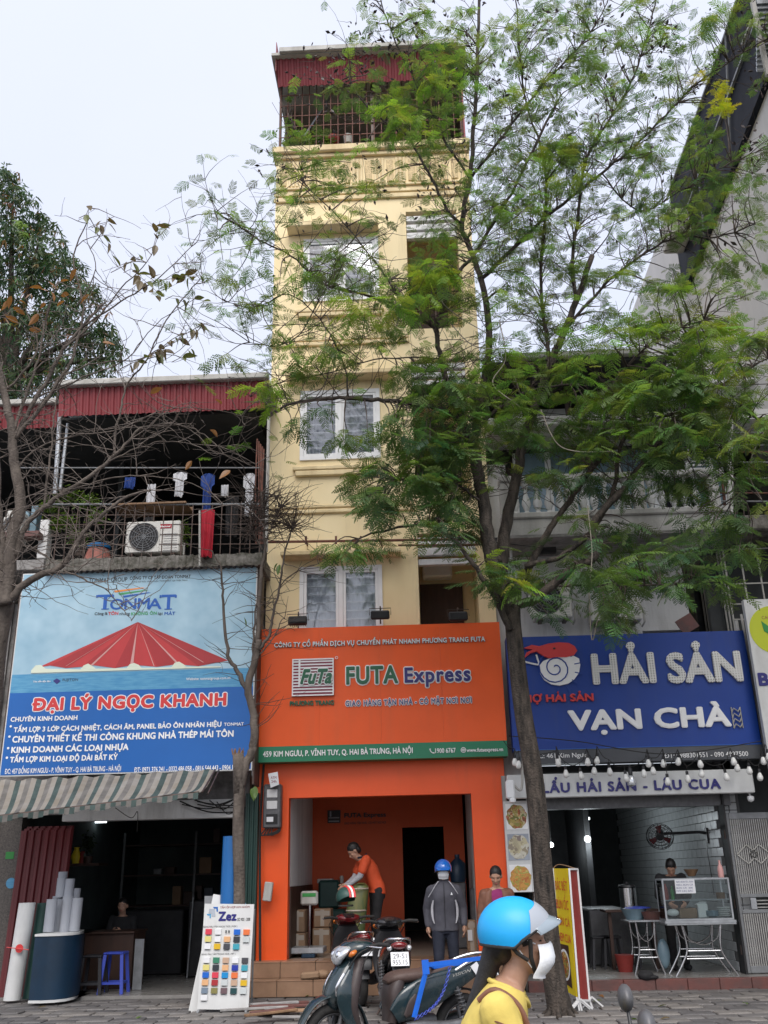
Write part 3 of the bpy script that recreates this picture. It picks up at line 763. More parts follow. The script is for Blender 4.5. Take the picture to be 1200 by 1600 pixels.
# ---- orange signboard
YS = 14.72
sg = thing('shop_sign', 'wide orange signboard with green bottom band above the orange shop front', 'shop sign', (-.7, 14.8, 3.2))
A, B, C_, D_ = P(409, 979, YS), P(783, 976, YS), P(400, 1189, YS), P(791, 1184, YS)
sx0, sx1 = (A.x + C_.x) / 2, (B.x + D_.x) / 2; sz0 = (C_.z + D_.z) / 2; sz1 = (A.z + B.z) / 2; szg = zat(600, 1162, YS)
npan = 4
for i in range(npan):
    a = sx0 + (sx1 - sx0) * i / npan; b = sx0 + (sx1 - sx0) * (i + 1) / npan
    m = MB(); m.box(a + .0006, b - .0006, YS, YS + .26, szg + .001, sz1); m.build('panel', 'orange_panel', sg)
m = MB(); m.box(sx0, sx1, YS - .003, YS + .26, sz0, szg); m.build('green_strip', 'green_band', sg)
text('CÔNG TY CỔ PHẦN DỊCH VỤ CHUYỂN PHÁT NHANH PHƯƠNG TRANG FUTA', 429, 1000, 758, 1007.5, YS, 'letter_white', sg, .03, .022, out='letter_dark', outw=.035, sp=1.05)
text('FUTA', 541, 1041, 622, 1069, YS, 'letter_green', sg, .035, .03, out='letter_white', outw=.05, sp=1.04)
text('Express', 632, 1042, 735, 1066, YS, 'letter_navy', sg, .035, .032, out='letter_white', outw=.055, sp=1.1)
text('GIAO HÀNG TẬN NHÀ - CÓ MẶT NƠI NƠI', 540, 1092.5, 737, 1101, YS, 'letter_navy', sg, .03, .015, out='letter_white', outw=.10, sp=1.16)
text('PHƯƠNG TRANG', 453, 1095, 522, 1102.5, YS, 'letter_green', sg, .03, .04)
text('459 KIM NGƯU, P. VĨNH TUY, Q. HAI BÀ TRƯNG, HÀ NỘI', 411, 1171, 645, 1180, YS - .004, 'letter_white', sg, .012, .03)
text('1900 6767', 680, 1169, 712, 1176.5, YS - .004, 'letter_white', sg, .012, .03)
text('www.futaexpress.vn', 729, 1168.5, 786, 1174.5, YS - .004, 'letter_white', sg, .012, .03)
m = MB(); c = P(675, 1173, YS); m.tube([c + Vector((-.03, -.01, .03)), c + Vector((-.02, -.01, -.01)), c + Vector((.01, -.01, -.035)), c + Vector((.035, -.01, -.035))], [.014, .008, .008, .014], 6)
c = P(724, 1172, YS); m.torus(c + Vector((0, -.01, 0)), .035, .006, nu=20, nv=6); m.torus(c + Vector((0, -.01, 0)), .015, .005, nu=16, nv=6); m.box(c.x - .035, c.x + .035, YS - .014, YS - .008, c.z - .004, c.z + .004); m.build('icon', 'letter_white', sg)
# the striped square logo
X0, X1, Z0, Z1 = RC(457, 1030, 522, 1088, YS)
m = MB(); m.box(X0, X1, YS - .05, YS, Z0, Z1); lg = m.build('logo_plate', 'letter_maroon', sg)
m = MB(); t = .02
m.box(X0, X1, YS - .056, YS - .051, Z1 - t, Z1); m.box(X0, X1, YS - .056, YS - .051, Z0, Z0 + t); m.box(X0, X0 + t, YS - .056, YS - .051, Z0 + t, Z1 - t); m.box(X1 - t, X1, YS - .056, YS - .051, Z0 + t, Z1 - t)
for i in range(11):
    z = Z0 + .05 + i * (Z1 - Z0 - .06) / 11; m.box(X0 + t, X1 - t, YS - .056, YS - .051, z, z + .021)
m.box(X0 + .10, X0 + .13, YS - .0585, YS - .0565, Z0 + .14, Z1 - t)
m.build('logo_stripes', 'letter_white', lg)
text('FuTa', 469, 1045, 519, 1069, YS - .07, 'letter_green', lg, .015, .05, shear=.35, out='letter_white', outw=.04)
m = MB(); m.torus((P(526, 1028, YS).x, YS - .02, P(526, 1028, YS).z), .02, .005, nu=14, nv=5); m.build('trademark_ring', 'letter_white', sg)
# three floodlights standing on the sign
def floodlight(px, py, label, tilt):
    p = P(px, py, YS - .02); t = thing('floodlight', label, 'floodlight', p, 'floodlights along the top of the orange sign')
    m = MB(); R_ = Matrix.Rotation(tilt, 3, 'X')
    def tr(v): return Vector(p) + R_ @ Vector(v)
    q = MB(); q.bbox(-.15, .15, -.05, .05, -.07, .07, .02); q.v = [tuple(tr(v)) for v in q.v]; q.build('lamp_body', 'black_plastic', t)
    q = MB(); q.box(-.125, .125, -.056, -.052, -.05, .05); q.v = [tuple(tr(v)) for v in q.v]; q.build('lens', 'very_dark', t)
    q = MB()
    for i in range(9): q.box(-.12 + i * .03, -.112 + i * .03, .052, .085, -.06, .06)
    q.v = [tuple(tr(v)) for v in q.v]; q.build('cooling_fins', 'black_plastic', t)
    q = MB(); b = Vector(p); q.tube([b + Vector((-.17, 0, 0)), b + Vector((-.17, 0, .11)), b + Vector((.17, 0, .11)), b + Vector((.17, 0, 0))], .006, 6); q.build('bracket', 'dark_steel', t)
    q = MB(); q.tube([b + Vector((0, .05, .02)), b + Vector((0, .09, .17)), b + Vector((.01, .02, .10))], .012, 6); q.tube([b + Vector((0, .06, 0)), b + Vector((0, .1, -.12))], .012, 6); q.build('stem', 'dark_steel', t)
floodlight(465, 970, 'left black floodlight on the orange sign in front of the yellow wall', -.3)
floodlight(594, 961, 'black floodlight on the orange sign in front of the curtained window', .15)
floodlight(716, 963, 'right black floodlight on the orange sign before the dark door', .1)
# lettering inside the shop
isg = thing('wall_sign', 'small square logo and shop lettering on the orange back wall inside', 'sign', P(560, 1280, yb))
text('FUTA Express', 538, 1270, 603, 1277, yb - .003, 'letter_dark', isg, .03, .03)
m = MB(); X0, X1, Z0, Z1 = RC(512, 1266, 532, 1286, yb); m.box(X0, X1, yb - .03, yb - .003, Z0, Z1); m.build('logo_plate', 'letter_dark', isg)
m = MB(); m.box(X0 + .02, X1 - .02, yb - .035, yb - .031, Z0 + .02, Z0 + .04); m.box(X0 + .02, X1 - .02, yb - .035, yb - .031, Z0 + .08, Z0 + .1); m.box(X0 + .04, X0 + .07, yb - .035, yb - .031, Z0 + .11, Z1 - .02); m.build('logo_stripes', 'room_grey', isg)
text('GIAO HÀNG TẬN NHÀ - CÓ MẶT NƠI NƠI', 538, 1284, 603, 1287.5, yb - .003, 'letter_dark', isg, .01, .01)
# ================================================================== 457: shop on the left
Y7 = 15.1
lh = thing('shophouse', 'low shop house with red eaves and open dark balcony left of the yellow house', 'shop building', (-5, 15.1, 0))
L0, L1 = -7.3, -2.70
m = MB(); zb0 = zat(240, 1280, 14.9); zb1 = zat(240, 1262, 14.9)
xb0 = xat(98, 1270, 14.9); xb1 = xat(362, 1270, 14.9)
m.box(xb0, xb1 + .1, 14.9, 15.15, zb0, zb1 + .1); m.build('lintel', 'white_wall', lh)
m = MB(); m.box(L0, L1, 15.155, 15.3, zb1, 5.9); m.box(L0, xb0 - .003, 14.96, 15.15, 2.5, 3.4); m.build('wall', 'concrete', lh)
m = MB(); m.box(-7.4, -6.16, 15.0, 15.3, 0, 2.6); m.build('granite_pillar', 'granite', lh)
# room
RX = (-6.2, -2.82)
m = MB(); m.box(RX[0] - .1, RX[0], 15.3, 21.5, 0, 3.0); m.box(RX[1], RX[1] + .1, 15.2, 21.5, 0, 3.0); m.box(RX[0], RX[1], 21.5, 21.6, 0, 3.0); m.box(RX[0], RX[1], 15.3, 21.5, 3.0, 3.1)
m.build('room', 'teal_room', lh)
m = MB(); m.box(L0, -2.64, 14.62, 21.5, -.1, .035); m.build('shop_floor', 'shop_floor', lh)
# folded shutter slats at the far left edge
for i in range(26):
    m = MB(); z = .35 + i * .085; m.bbox(-7.6, -6.52, 14.95, 14.992, z, z + .075, .012); m.build('shutter_slat', 'rust_steel' if i % 9 == 4 else 'gutter', lh)
# balcony slab and dark upper room
zs0 = zat(240, 888, 14.3); zs1 = zat(240, 869, 14.3)
xs0, xs1 = xat(72, 878, 14.3), xat(409, 878, 14.3)
m = MB(); k = 60
pr = [xs0 + (xs1 - xs0) * i / k for i in range(k + 1)]
for i in range(k): m.box(pr[i], pr[i + 1], 14.3 + U(-.012, .012), 15.9, zs0 + U(-.012, .012), zs1 + U(-.01, .01))
m.build('balcony_slab', 'mossy_concrete', lh)
m = MB(); corr(m, xs0, xs1, 0, .35, 0, .09, .02); m.v = [(x, 14.25 + z, zs0 - .03 - y) for x, y, z in m.v]; m.build('drip_sheet', 'dark_steel', lh)
zr0, zr1 = zs1, zat(250, 646, 14.4)
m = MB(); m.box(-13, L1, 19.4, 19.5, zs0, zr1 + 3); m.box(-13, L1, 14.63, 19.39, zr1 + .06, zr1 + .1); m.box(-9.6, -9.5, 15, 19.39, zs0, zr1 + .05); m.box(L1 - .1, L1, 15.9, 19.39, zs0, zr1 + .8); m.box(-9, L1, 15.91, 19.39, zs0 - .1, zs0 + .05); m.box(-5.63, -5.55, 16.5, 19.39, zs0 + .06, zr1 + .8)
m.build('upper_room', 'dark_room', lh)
fa = MB(); X0, X1, Z0, Z1 = RC(96, 598, 413, 647, 14.3); corr(fa, X0, X1 + .02, Z0, Z1, 14.25, .105, .022, 14.15); fa.build('fascia_sheet', 'red_sheet', lh)
m = MB(); X0, X1, Z0, Z1 = RC(92, 589, 419, 598, 14.1); m.bbox(X0, X1, 14.05, 14.25, Z0, Z1, .015); m.build('gutter', 'gutter', lh)
m = MB(); m.box(X0, X1, 14.3, 19.6, Z0 + .02, Z0 + .07); m.build('roof', 'galvanised', lh)
# white and red pipes at the right of the balcony, grey posts
m = MB(); m.tube([P(420, 652, 14.2), P(416, 862, 14.2)], .028, 8); m.build('downpipe', 'gutter', lh, 30)
for i in range(5):
    m = MB(); a = 402 + i * 2.6; m.tube([P(a, 686 + i * 4, 14.5), P(a - 1 + U(-2, 2), 760, 14.45), P(a + U(-2, 2), 850, 14.5)], .014, 6); m.build('pipe', 'rust_steel', lh, 30)
for (a, b, c, d) in ((94, 645, 86, 772), (106, 662, 94, 765)):
    m = MB(); m.tube([P(a, b, 14.5), P(c, d, 14.5)], .04 if a == 94 else .028, 8); m.build('post', 'galvanised', lh, 30)
# railing
for py in (731, 788):
    m = MB(); m.tube([P(72 if py == 788 else 20, py, 14.35), P(405, py, 14.35)], .018 if py == 788 else .012, 6); m.build('rail', 'grey_steel', lh, 30)
rb = MB(); rb.box(-.007, .007, -.007, .007, 0, zat(200, 790, 14.35) - zs1); rb = rb.mesh('rail_bar', 'dark_steel')
for i in range(22): inst('rail_bar', rb, (xs0 + .1 + (xs1 - xs0 - .15) * i / 21, 14.35, zs1), lh)
for py in (805, 820, 836, 851):
    m = MB(); m.bar(P(75, py, 14.35), P(404, py - 1, 14.35), .012, .012); m.build('rail', 'dark_steel', lh)
# things on the balcony
def ac_unit(x0, y0, x1, y1, Y, label, brand=None, group='outdoor air conditioners', fan=.30):
    X0, X1, Z0, Z1 = RC(x0, y0, x1, y1, Y); t = thing('air_conditioner', label, 'air conditioner', ((X0 + X1) / 2, Y + .15, Z0), group)
    m = MB(); m.bbox(X0, X1, Y, Y + .32, Z0 + .03, Z1, .02); m.build('casing', 'ac_plastic', t)
    m = MB(); m.box(X0 + .08, X0 + .14, Y + .02, Y + .3, Z0, Z0 + .028); m.box(X1 - .14, X1 - .08, Y + .02, Y + .3, Z0, Z0 + .028); m.build('foot', 'dark_steel', t)
    cx, cz = X0 + (X1 - X0) * .34, (Z0 + Z1) / 2 + .01; R_ = min(X1 - X0, Z1 - Z0) * .42
    m = MB(); m.bbox(cx - R_ * 1.08, cx + R_ * 1.08, Y - .012, Y - .001, cz - R_ * 1.08, cz + R_ * 1.08, .008); m.build('fan_panel', 'ac_plastic', t)
    m = MB(); m.lathe([(0.001, -.0), (R_, -.0), (R_, .01)], (cx, Y - .024, cz), 28, 'Y'); m.build('fan_opening', 'very_dark', t)
    m = MB()
    for i in range(6): m.torus((cx, Y - .032, cz), R_ * (i + 1) / 6.2, .0035, nu=28, nv=4)
    for i in range(12):
        a = math.pi * 2 * i / 12; m.bar((cx, Y - .030, cz), (cx + R_ * math.cos(a), Y - .030, cz + R_ * math.sin(a)), .006, .005, up=(0, 1, 0))
    m.build('fan_grille', 'grey_steel', t)
    if brand:
        bx0, bx1 = x0 + (x1 - x0) * .62, x0 + (x1 - x0) * .85
        b0, b1, c0, c1 = RC(bx0, y0 + (y1 - y0) * .1, bx1, y0 + (y1 - y0) * .22, Y); m = MB(); m.box(b0, b1, Y - .006, Y - .001, c0, c1); q = m.build('badge', 'cloth_red', t)
        text(brand, bx0 + 2, y0 + (y1 - y0) * .13, bx1 - 2, y0 + (y1 - y0) * .19, Y - .007, 'letter_white', q, .003, .03)
    m = MB();
    for i in range(8): z = Z0 + (Z1 - Z0) * (.1 + .07 * i); m.box(X1 - (X1 - X0) * .3, X1 - .04, Y - .004, Y - .001, z, z + .006)
    m.build('vent_slot', 'grey_steel', t)
    m = MB(); m.tube([(X1, Y + .1, Z0 + .15), (X1 + .05, Y + .1, Z0 + .2), (X1 + .05, Y + .12, Z0 + .02), (X1 + .02, Y + .2, Z0 - .04)], .016, 6); m.build('pipe', 'gutter', t, 40)
    return t
ac_unit(196, 814, 281, 866, 14.35, 'white outdoor air conditioner with red badge standing on the mossy balcony slab', 'National')
m = MB(); X0, X1, Z0, Z1 = RC(178, 778, 293, 791, 14.4); m.bbox(X0, X1, 14.3, 14.9, Z0, Z0 + .035, .006); m.bbox(X0 + .02, X1 - .02, 14.86, 14.9, Z0 + .036, Z1, .006)
tag(m.build('shelf', 'wood'), 'brown wooden shelf board over the balcony air conditioner', 'shelf')
def cloth(nm, label, x0, y0, x1, y1, Y, m, group=None, shape=None, cat='laundry'):
    """hanging garment with thickness and folds; shape gives half width along the height (0 top .. 1 bottom)"""
    X0, X1, Z0, Z1 = RC(x0, y0, x1, y1, Y); nu, nv = 14, 16; a = MB(); vs = []; ph = U(0, 6); xc = (X0 + X1) / 2
    for s in (0, 1):
        for j in range(nv + 1):
            v = j / nv; hw = (X1 - X0) / 2 * (shape(v) if shape else 1)
            for i in range(nu + 1):
                u = i / nu * 2 - 1
                vs.append((xc + u * hw, Y + .025 * math.sin(u * 7 + ph + v) * (.4 + v) + (.02 if s else 0) * (1 - u * u) - .01, Z1 - (Z1 - Z0) * v + .015 * math.sin(u * 5 + ph) * v))
    N = (nu + 1) * (nv + 1); fs = []
    for j in range(nv):
        for i in range(nu):
            q = j * (nu + 1) + i; fs.append((q, q + nu + 1, q + nu + 2, q + 1)); fs.append((N + q, N + q + 1, N + q + nu + 2, N + q + nu + 1))
    ring = [i for i in range(nu + 1)] + [j * (nu + 1) + nu for j in range(1, nv + 1)] + [nv * (nu + 1) + i for i in range(nu - 1, -1, -1)] + [j * (nu + 1) for j in range(nv - 1, 0, -1)]
    for i in range(len(ring)): p, q = ring[i], ring[(i + 1) % len(ring)]; fs.append((p, q, q + N, p + N))
    a.add(vs, fs); o = a.build(nm, m, None, 60)
    c = Vector((xc, Y, Z1)); o.data.transform(Matrix.Translation(-c)); o.location = c
    return tag(o, label, cat, group)
shirt = lambda v: 1.0 if .05 < v < .32 else (.35 if v <= .05 else .62)
cloth('shirt', 'white t-shirt hanging at the right end of the dark balcony', 380, 740, 400, 807, 14.8, 'cloth_white', 'laundry hanging on the balcony', shirt)
cloth('shirt', 'white striped shirt hanging above the air conditioner shelf', 270, 738, 292, 776, 14.8, 'cloth_white', 'laundry hanging on the balcony', shirt)
cloth('towel', 'narrow white towel hanging behind the air conditioner', 229, 757, 242, 815, 14.9, 'cloth_white', 'laundry hanging on the balcony')
cloth('shirt', 'small white cloth hanging beside the blue jacket', 346, 758, 357, 776, 14.9, 'cloth_white', 'laundry hanging on the balcony')
cloth('jacket', 'blue jacket hanging over the red trousers', 313, 740, 335, 800, 14.8, 'cloth_blue', 'laundry hanging on the balcony', shirt)
cloth('trousers', 'bright red trousers hanging down over the balcony slab', 313, 797, 334, 870, 14.22, 'cloth_red', 'laundry hanging on the balcony', lambda v: 1 - .15 * v)
cloth('trousers', 'dark grey trousers hanging between the blue jacket and the white t-shirt', 352, 776, 372, 838, 15.1, 'cloth_black', 'laundry hanging on the balcony', lambda v: 1 - .1 * v)
cloth('shirt', 'small blue checked cloth hanging in the middle of the dark balcony', 195, 746, 212, 763, 14.9, 'cloth_blue', 'laundry hanging on the balcony')
m = MB(); m.tube([P(312, 798, 14.15), P(312, 884, 14.15)], .018, 6); tag(m.build('pipe', 'gutter', None, 30), 'thin white pipe hanging beside the red trousers', 'pipe')
t = thing('plant_pot', 'large pinkish pot with a blue rim standing on the balcony slab', 'pot', P(153, 872, 14.7))
c = P(153, 872, 14.7); c.z = zs1
m = MB(); m.lathe([(.26, 0), (.24, .05), (.17, .27), (.17, .28)], c, 20); m.build('body', 'pot_pink', t, 40)
m = MB(); m.lathe([(.15, .285), (.19, .29), (.19, .35), (.14, .35)], c, 20); m.build('rim', 'rim_blue', t, 40)
# leafy bush helper: small leaf faces through a volume, plus stems
def leafcloud(mb, c, r, n, size, cols, flat=.0):
    c = Vector(c)
    for _ in range(n):
        while True:
            d = Vector((U(-1, 1), U(-1, 1), U(-1, 1)))
            if d.length < 1: break
        k = (.35 + .65 * rnd()) if rnd() < .7 else rnd(); q = c + Vector((d.x * r[0], d.y * r[1], d.z * r[2])) * k / max(d.length, .3) * d.length
        a = Vector((U(-1, 1), U(-1, 1), U(-.8, .3))).normalized(); b = a.cross(Vector((U(-1, 1), U(-1, 1), 1))).normalized()
        L = size * U(.7, 1.3); W = L * .22; mb.c = random.choice(cols)
        mb.add([q, q + a * L * .45 + b * W, q + a * L, q + a * L * .45 - b * W], [(0, 1, 2, 3)])
t = thing('balcony_shrub', 'bright green shrub growing on the left part of the dark balcony', 'shrub', P(110, 868, 14.7))
G1 = [(.10, .17, .03), (.07, .13, .025), (.14, .22, .04)]
m = MB()
for (a, b, r) in ((80, 790, .3), (110, 775, .32), (140, 785, .28), (105, 815, .3), (150, 808, .22), (125, 840, .25), (85, 820, .2)):
    leafcloud(m, P(a, b, 14.7), (r, r * .7, r * .8), 300, .07, G1)
m.build('foliage', 'leaf_tint', t, kind='stuff')
m = MB()
for i in range(6): m.tube([P(118 + i * 2, 868, 14.7), P(112 + i * 4, 835, 14.65), P(88 + i * 12, 795, 14.7)], [.02, .014, .006], 5)
m.build('stem', 'twig_dark', t, 60)
t = thing('balcony_shrub', 'small leafy plant just right of the balcony air conditioner', 'shrub', P(288, 865, 14.6))
m = MB(); leafcloud(m, P(288, 832, 14.6), (.12, .12, .35), 160, .07, G1); m.build('foliage', 'leaf_tint', t, kind='stuff')
m = MB(); m.tube([P(288, 866, 14.6), P(289, 815, 14.6)], [.012, .005], 5); m.build('stem', 'twig_dark', t)
# neighbour further left
nb = thing('neighbour_house', 'leftmost house with short red eaves sheet and cluttered dark balcony at the frame edge', 'house', (-8, 15, 3))
fa = MB(); X0, X1, Z0, Z1 = RC(-60, 633, 92, 671, 14.6); corr(fa, X0, X1, Z0, Z1, 14.6, .105, .022, 14.5); fa.build('fascia_sheet', 'red_sheet', nb)
m = MB(); X0, X1, Z0, Z1 = RC(-60, 625, 90, 633, 14.45); m.bbox(X0, X1, 14.42, 14.6, Z0, Z1, .015); m.build('gutter', 'gutter', nb)
m = MB(); m.box(X0, X1, 14.62, 19.6, Z0 + .02, Z0 + .06); m.build('roof', 'galvanised', nb)
m = MB(); X0, X1, Z0, Z1 = RC(-60, 876, 70, 892, 14.4); m.bbox(X0, X1 - .02, 14.4, 19, Z0, Z1, .01); m.build('balcony_slab', 'concrete', nb)
m = MB(); X0, X1, Z0, Z1 = RC(-60, 834, 64, 843, 14.5); m.bbox(X0, X1, 14.4, 14.6, Z0, Z1, .01); m.build('ledge', 'red_kerb', nb)
m = MB(); m.box(-9, -6.75, 15.1, 15.3, 0, zat(0, 890, 15.1)); m.build('wall', 'concrete', nb)
m = MB(); X0, X1, Z0, Z1 = RC(60, 812, 74, 872, 14.6); m.bbox(X0, X1, 14.6, 14.8, Z0, Z1, .01); m.build('pillar', 'white_wall', nb)
ac_unit(8, 797, 33, 842, 14.6, 'grey white outdoor unit behind the bare tree on the leftmost balcony')
m = MB(); X0, X1, Z0, Z1 = RC(22, 790, 60, 832, 14.9)
for i in range(3): m.bbox(X0 + i * .14, X0 + .11 + i * .14, 14.9, 15.1, Z0, Z1 - .1 * (i % 2), .01)
tag(m.build('leaning_boards', 'glass_blue'), 'bluish boards leaning on the leftmost balcony behind the tree', 'boards')
# ---- the blue advertising board
YB = 14.35
bd = thing('billboard', 'big blue advertising board with a red fan shaped roof picture above the left shop', 'billboard', (-4.5, 14.4, 3))
A, B, C_, D_ = P(35, 892, YB), P(403, 889, YB), P(0, 1213, YB), P(393, 1204, YB)
bx0, bx1 = (A.x + C_.x) / 2, (B.x + D_.x) / 2; bz0 = (C_.z + D_.z) / 2; bz1 = (A.z + B.z) / 2
m = MB(); m.box(bx0, bx1, YB + .003, YB + .05, bz0, bz1); m.build('backing', 'board_white', bd)
zsea, zblue = zat(200, 1049, YB), zat(200, 1078, YB)
e = .018
m = MB(); m.box(bx0 + e, bx1 - e, YB - .002, YB + .002, zsea, bz1 - e); m.build('sky_print', 'print_sky', bd)
m = MB(); m.box(bx0 + e, bx1 - e, YB - .002, YB + .002, zblue, zsea); m.build('sea_print', 'print_sea', bd)
m = MB(); m.box(bx0 + e, bx1 - e, YB - .002, YB + .002, bz0 + e, zblue); m.build('blue_print', 'print_blue', bd)
def flat(pts, Y, dep=.004):
    """flat printed polygon from picture points"""
    q = [P(a, b, Y) for a, b in pts]; return [(v.x, v.z) for v in q]
fan = MB(); ap = (215.5, 972); base = [(60, 1043), (78, 1040), (103, 1044), (128, 1042), (142, 1039), (180, 1044), (209, 1039), (245, 1042), (277, 1038), (310, 1041), (357, 1032)]
for i in range(len(base) - 1):
    fan.m = i % 2; fan.prism(flat([ap, base[i], base[i + 1]], YB), YB - .006, YB - .003)
fan.build('roof_print', ['print_red', 'print_red_b'], bd)
fan = MB()
for (a, b, c) in ((143, 1040, 4), (206, 1039, 5), (277, 1036, 4), (241, 1041, 1.5), (318, 1035, 2), (103, 1041, 1)):
    fan.prism(flat([ap, (a - c / 2, b), (a + c / 2, b)], YB), YB - .009, YB - .0065)
fan.build('roof_rib_print', 'print_pink', bd)
lip = [(49, 1052), (49, 1048), (56, 1040), (64, 1039), (72, 1045), (126, 1046), (131, 1040), (138, 1037), (145, 1041), (150, 1045), (198, 1044), (203, 1038), (210, 1036), (217, 1039), (222, 1044), (268, 1043), (273, 1036), (280, 1034), (287, 1038), (292, 1042), (345, 1041), (345, 1043)]
fan = MB(); fan.prism(flat(lip, YB), YB - .012, YB - .0095); fan.build('roof_edge_print', 'print_cream', bd)
T = lambda s, x0, y0, x1, y1, m, **k: text(s, x0, y0, x1, y1, YB - .003, m, bd, .004, **k)
T('TONMAT GROUP', 139, 903, 199, 909.5, 'letter_dark', bold=.01); T('CÔNG TY CP TẬP ĐOÀN TONMAT', 203, 899.5, 298, 904.5, 'letter_dark', bold=.02)
T('Chủ sở hữu nhãn hiệu TONMAT tại Việt Nam', 207, 906.5, 293, 909, 'letter_dark', bold=0)
for s, a, b, y0 in (('T', 152, 177, 929), ('ONM', 172, 234, 935), ('A', 231, 253, 935), ('T', 252, 275, 929)):
    T(s, a, y0, b, 952, 'print_logo_blue', bold=.02, sp=.9)
m = MB()
for (a, b) in ((152, 177), (251, 275)):
    for xx in (a, b):
        X = xat(xx, 931, YB); m.box(X - .015, X + .015, YB - .0075, YB - .0035, zat(xx, 934, YB), zat(xx, 930, YB))
for xx in (164.5, 263): X = xat(xx, 951, YB); m.box(X - .06, X + .06, YB - .0078, YB - .0036, zat(xx, 952.4, YB), zat(xx, 951, YB))
m.build('letter_serif', 'print_logo_blue', bd)
for i, (mm, y) in enumerate((('print_logo_orange', 0), ('print_logo_green', 4), ('print_logo_blue', 8))):
    m = MB(); m.prism(flat([(180 + i * 7, 926 + y), (178 + i * 7, 923 + y), (222 + i * 5, 918 + y * .95), (228 + i * 4, 918.6 + y * .95)], YB), YB - .006, YB - .003); m.build('logo_stripe', mm, bd)
T('Công là', 148, 956.5, 168, 961, 'letter_dark', bold=.02); T('TÔN', 169, 956, 185, 961, 'print_letter_red', bold=.03); T('nhưng', 187, 956.5, 203, 961, 'letter_dark', bold=.01)
T('KHÔNG ÔN', 205, 956, 245, 961, 'print_logo_green', bold=.03); T('lại', 247, 956.5, 254, 961, 'letter_dark', bold=.01); T('MÁT', 257, 956, 274, 961, 'print_logo_blue', bold=.03)
T('Tôn nền độc đáo', 52, 1063.5, 79, 1066, 'letter_white', bold=.03); T('FUJITON', 98, 1060, 122, 1064, 'letter_dark', bold=0)
m = MB(); m.prism(flat([(83, 1064), (89, 1060), (95, 1064), (89, 1069)], YB), YB - .006, YB - .003); m.build('logo_mark', 'letter_navy', bd)
T('Website: tonmatgroup.com.vn', 291, 1058, 360, 1062, 'letter_white', bold=.01)
text('ĐẠI LÝ NGỌC KHANH', 51, 1086.5, 354, 1107, YB - .003, 'print_letter_red', bd, .006, .055, out='letter_white', outw=.05, sp=1.06)
W = 'letter_white'
T('CHUYÊN KINH DOANH', 17, 1119, 121, 1126.5, W, bold=.035)
T('TẤM LỢP 3 LỚP CÁCH NHIỆT, CÁCH ÂM, PANEL BẢO ÔN NHÃN HIỆU', 22, 1132, 346, 1140, W, bold=.04); T('TONMAT', 350, 1129, 381, 1134, W, bold=.02)
T('CHUYÊN THIẾT KẾ THI CÔNG KHUNG NHÀ THÉP MÁI TÔN', 20, 1145.5, 365, 1156, W, bold=.04)
T('KINH DOANH CÁC LOẠI NHỰA', 18, 1164.5, 201, 1174.5, W, bold=.045)
T('TẤM LỢP KIM LOẠI ĐỘ DÀI BẤT KỲ', 16, 1180.5, 184, 1189.5, W, bold=.045)
T('ĐC: 457 ĐỒNG KIM NGƯU - P. VĨNH TUY - Q. HAI BÀ TRƯNG - HÀ NỘI', 8, 1199, 189, 1207, W, bold=.02)
T('ĐT: 0971.376.241 - 0332.486.058 - 0816.544.443 - 0904.15', 210, 1197, 368, 1205, W, bold=.02)
m = MB()
for (a, b) in ((17, 1135), (15, 1151), (13, 1169), (11, 1184)):
    c = P(a, b, YB); m.lathe([(.0001, -.007), (.018, -.007), (.018, -.003)], (c.x, YB, c.z), 10, 'Y')
m.build('bullet_dot', W, bd)
m = MB(); m.box(bx0 - .02, bx0, YB, YB + .12, bz0, bz1); m.build('frame', 'dark_steel', bd); m = MB(); m.box(bx1, bx1 + .03, YB + .02, YB + .5, bz0 - .2, bz1); m.build('frame', 'dark_steel', bd)
# ---- striped awning
aw = thing('awning', 'old striped green and cream cloth awning sloping below the blue billboard', 'awning', P(150, 1240, 14.0))
A0, A1 = P(-40, 1222, 14.3), P(336, 1203, 14.3); B0, B1 = P(-60, 1282, 13.3), P(310, 1238, 13.3)
n = 46; cols = ['awning_green', 'awning_cream', 'awning_tan', 'awning_cream']
m = MB(); nv = 8
for i in range(n):
    m.m = (0, 1, 2, 1)[i % 4]
    for s in (0, 1):
        vs = []
        for j in range(nv + 1):
            v = j / nv
            for u in (i / n, (i + 1) / n):
                q = A0.lerp(A1, u).lerp(B0.lerp(B1, u), v); q.z += -.10 * math.sin(math.pi * v) * (.6 + .4 * math.sin(u * 9)) + .02 * math.sin(u * 60) - (.006 if s else 0); vs.append(q)
        fs = [(2 * j, 2 * j + 1, 2 * j + 3, 2 * j + 2) for j in range(nv)]
        m.add(vs, fs if s else [f[::-1] for f in fs])
m.build('cloth', ['awning_green', 'awning_cream', 'awning_tan'], aw, 70)
m = MB()
for i in range(n):
    m.m = i % 2; a, b = B0.lerp(B1, i / n), B0.lerp(B1, (i + 1) / n); d = Vector((0, -.01, -.07 - .02 * math.sin(i)))
    m.add([a, b, b + d, a + d, a + Vector((0, .006, 0)), b + Vector((0, .006, 0)), b + d + Vector((0, .006, 0)), a + d + Vector((0, .006, 0))], [(3, 2, 1, 0), (4, 5, 6, 7), (2, 3, 7, 6), (0, 4, 7, 3), (1, 2, 6, 5)])
m.build('valance', ['awning_tan', 'awning_green'], aw)
m = MB(); m.tube([B0 + Vector((0, .02, 0)), B1 + Vector((0, .02, 0))], .018, 8); m.tube([A1, B1 + Vector((.05, 0, 0))], .014, 6); m.tube([A1 + Vector((.06, 0, 0)), B1 + Vector((.12, .05, -.02))], .012, 6); m.build('frame', 'dark_steel', aw, 30)
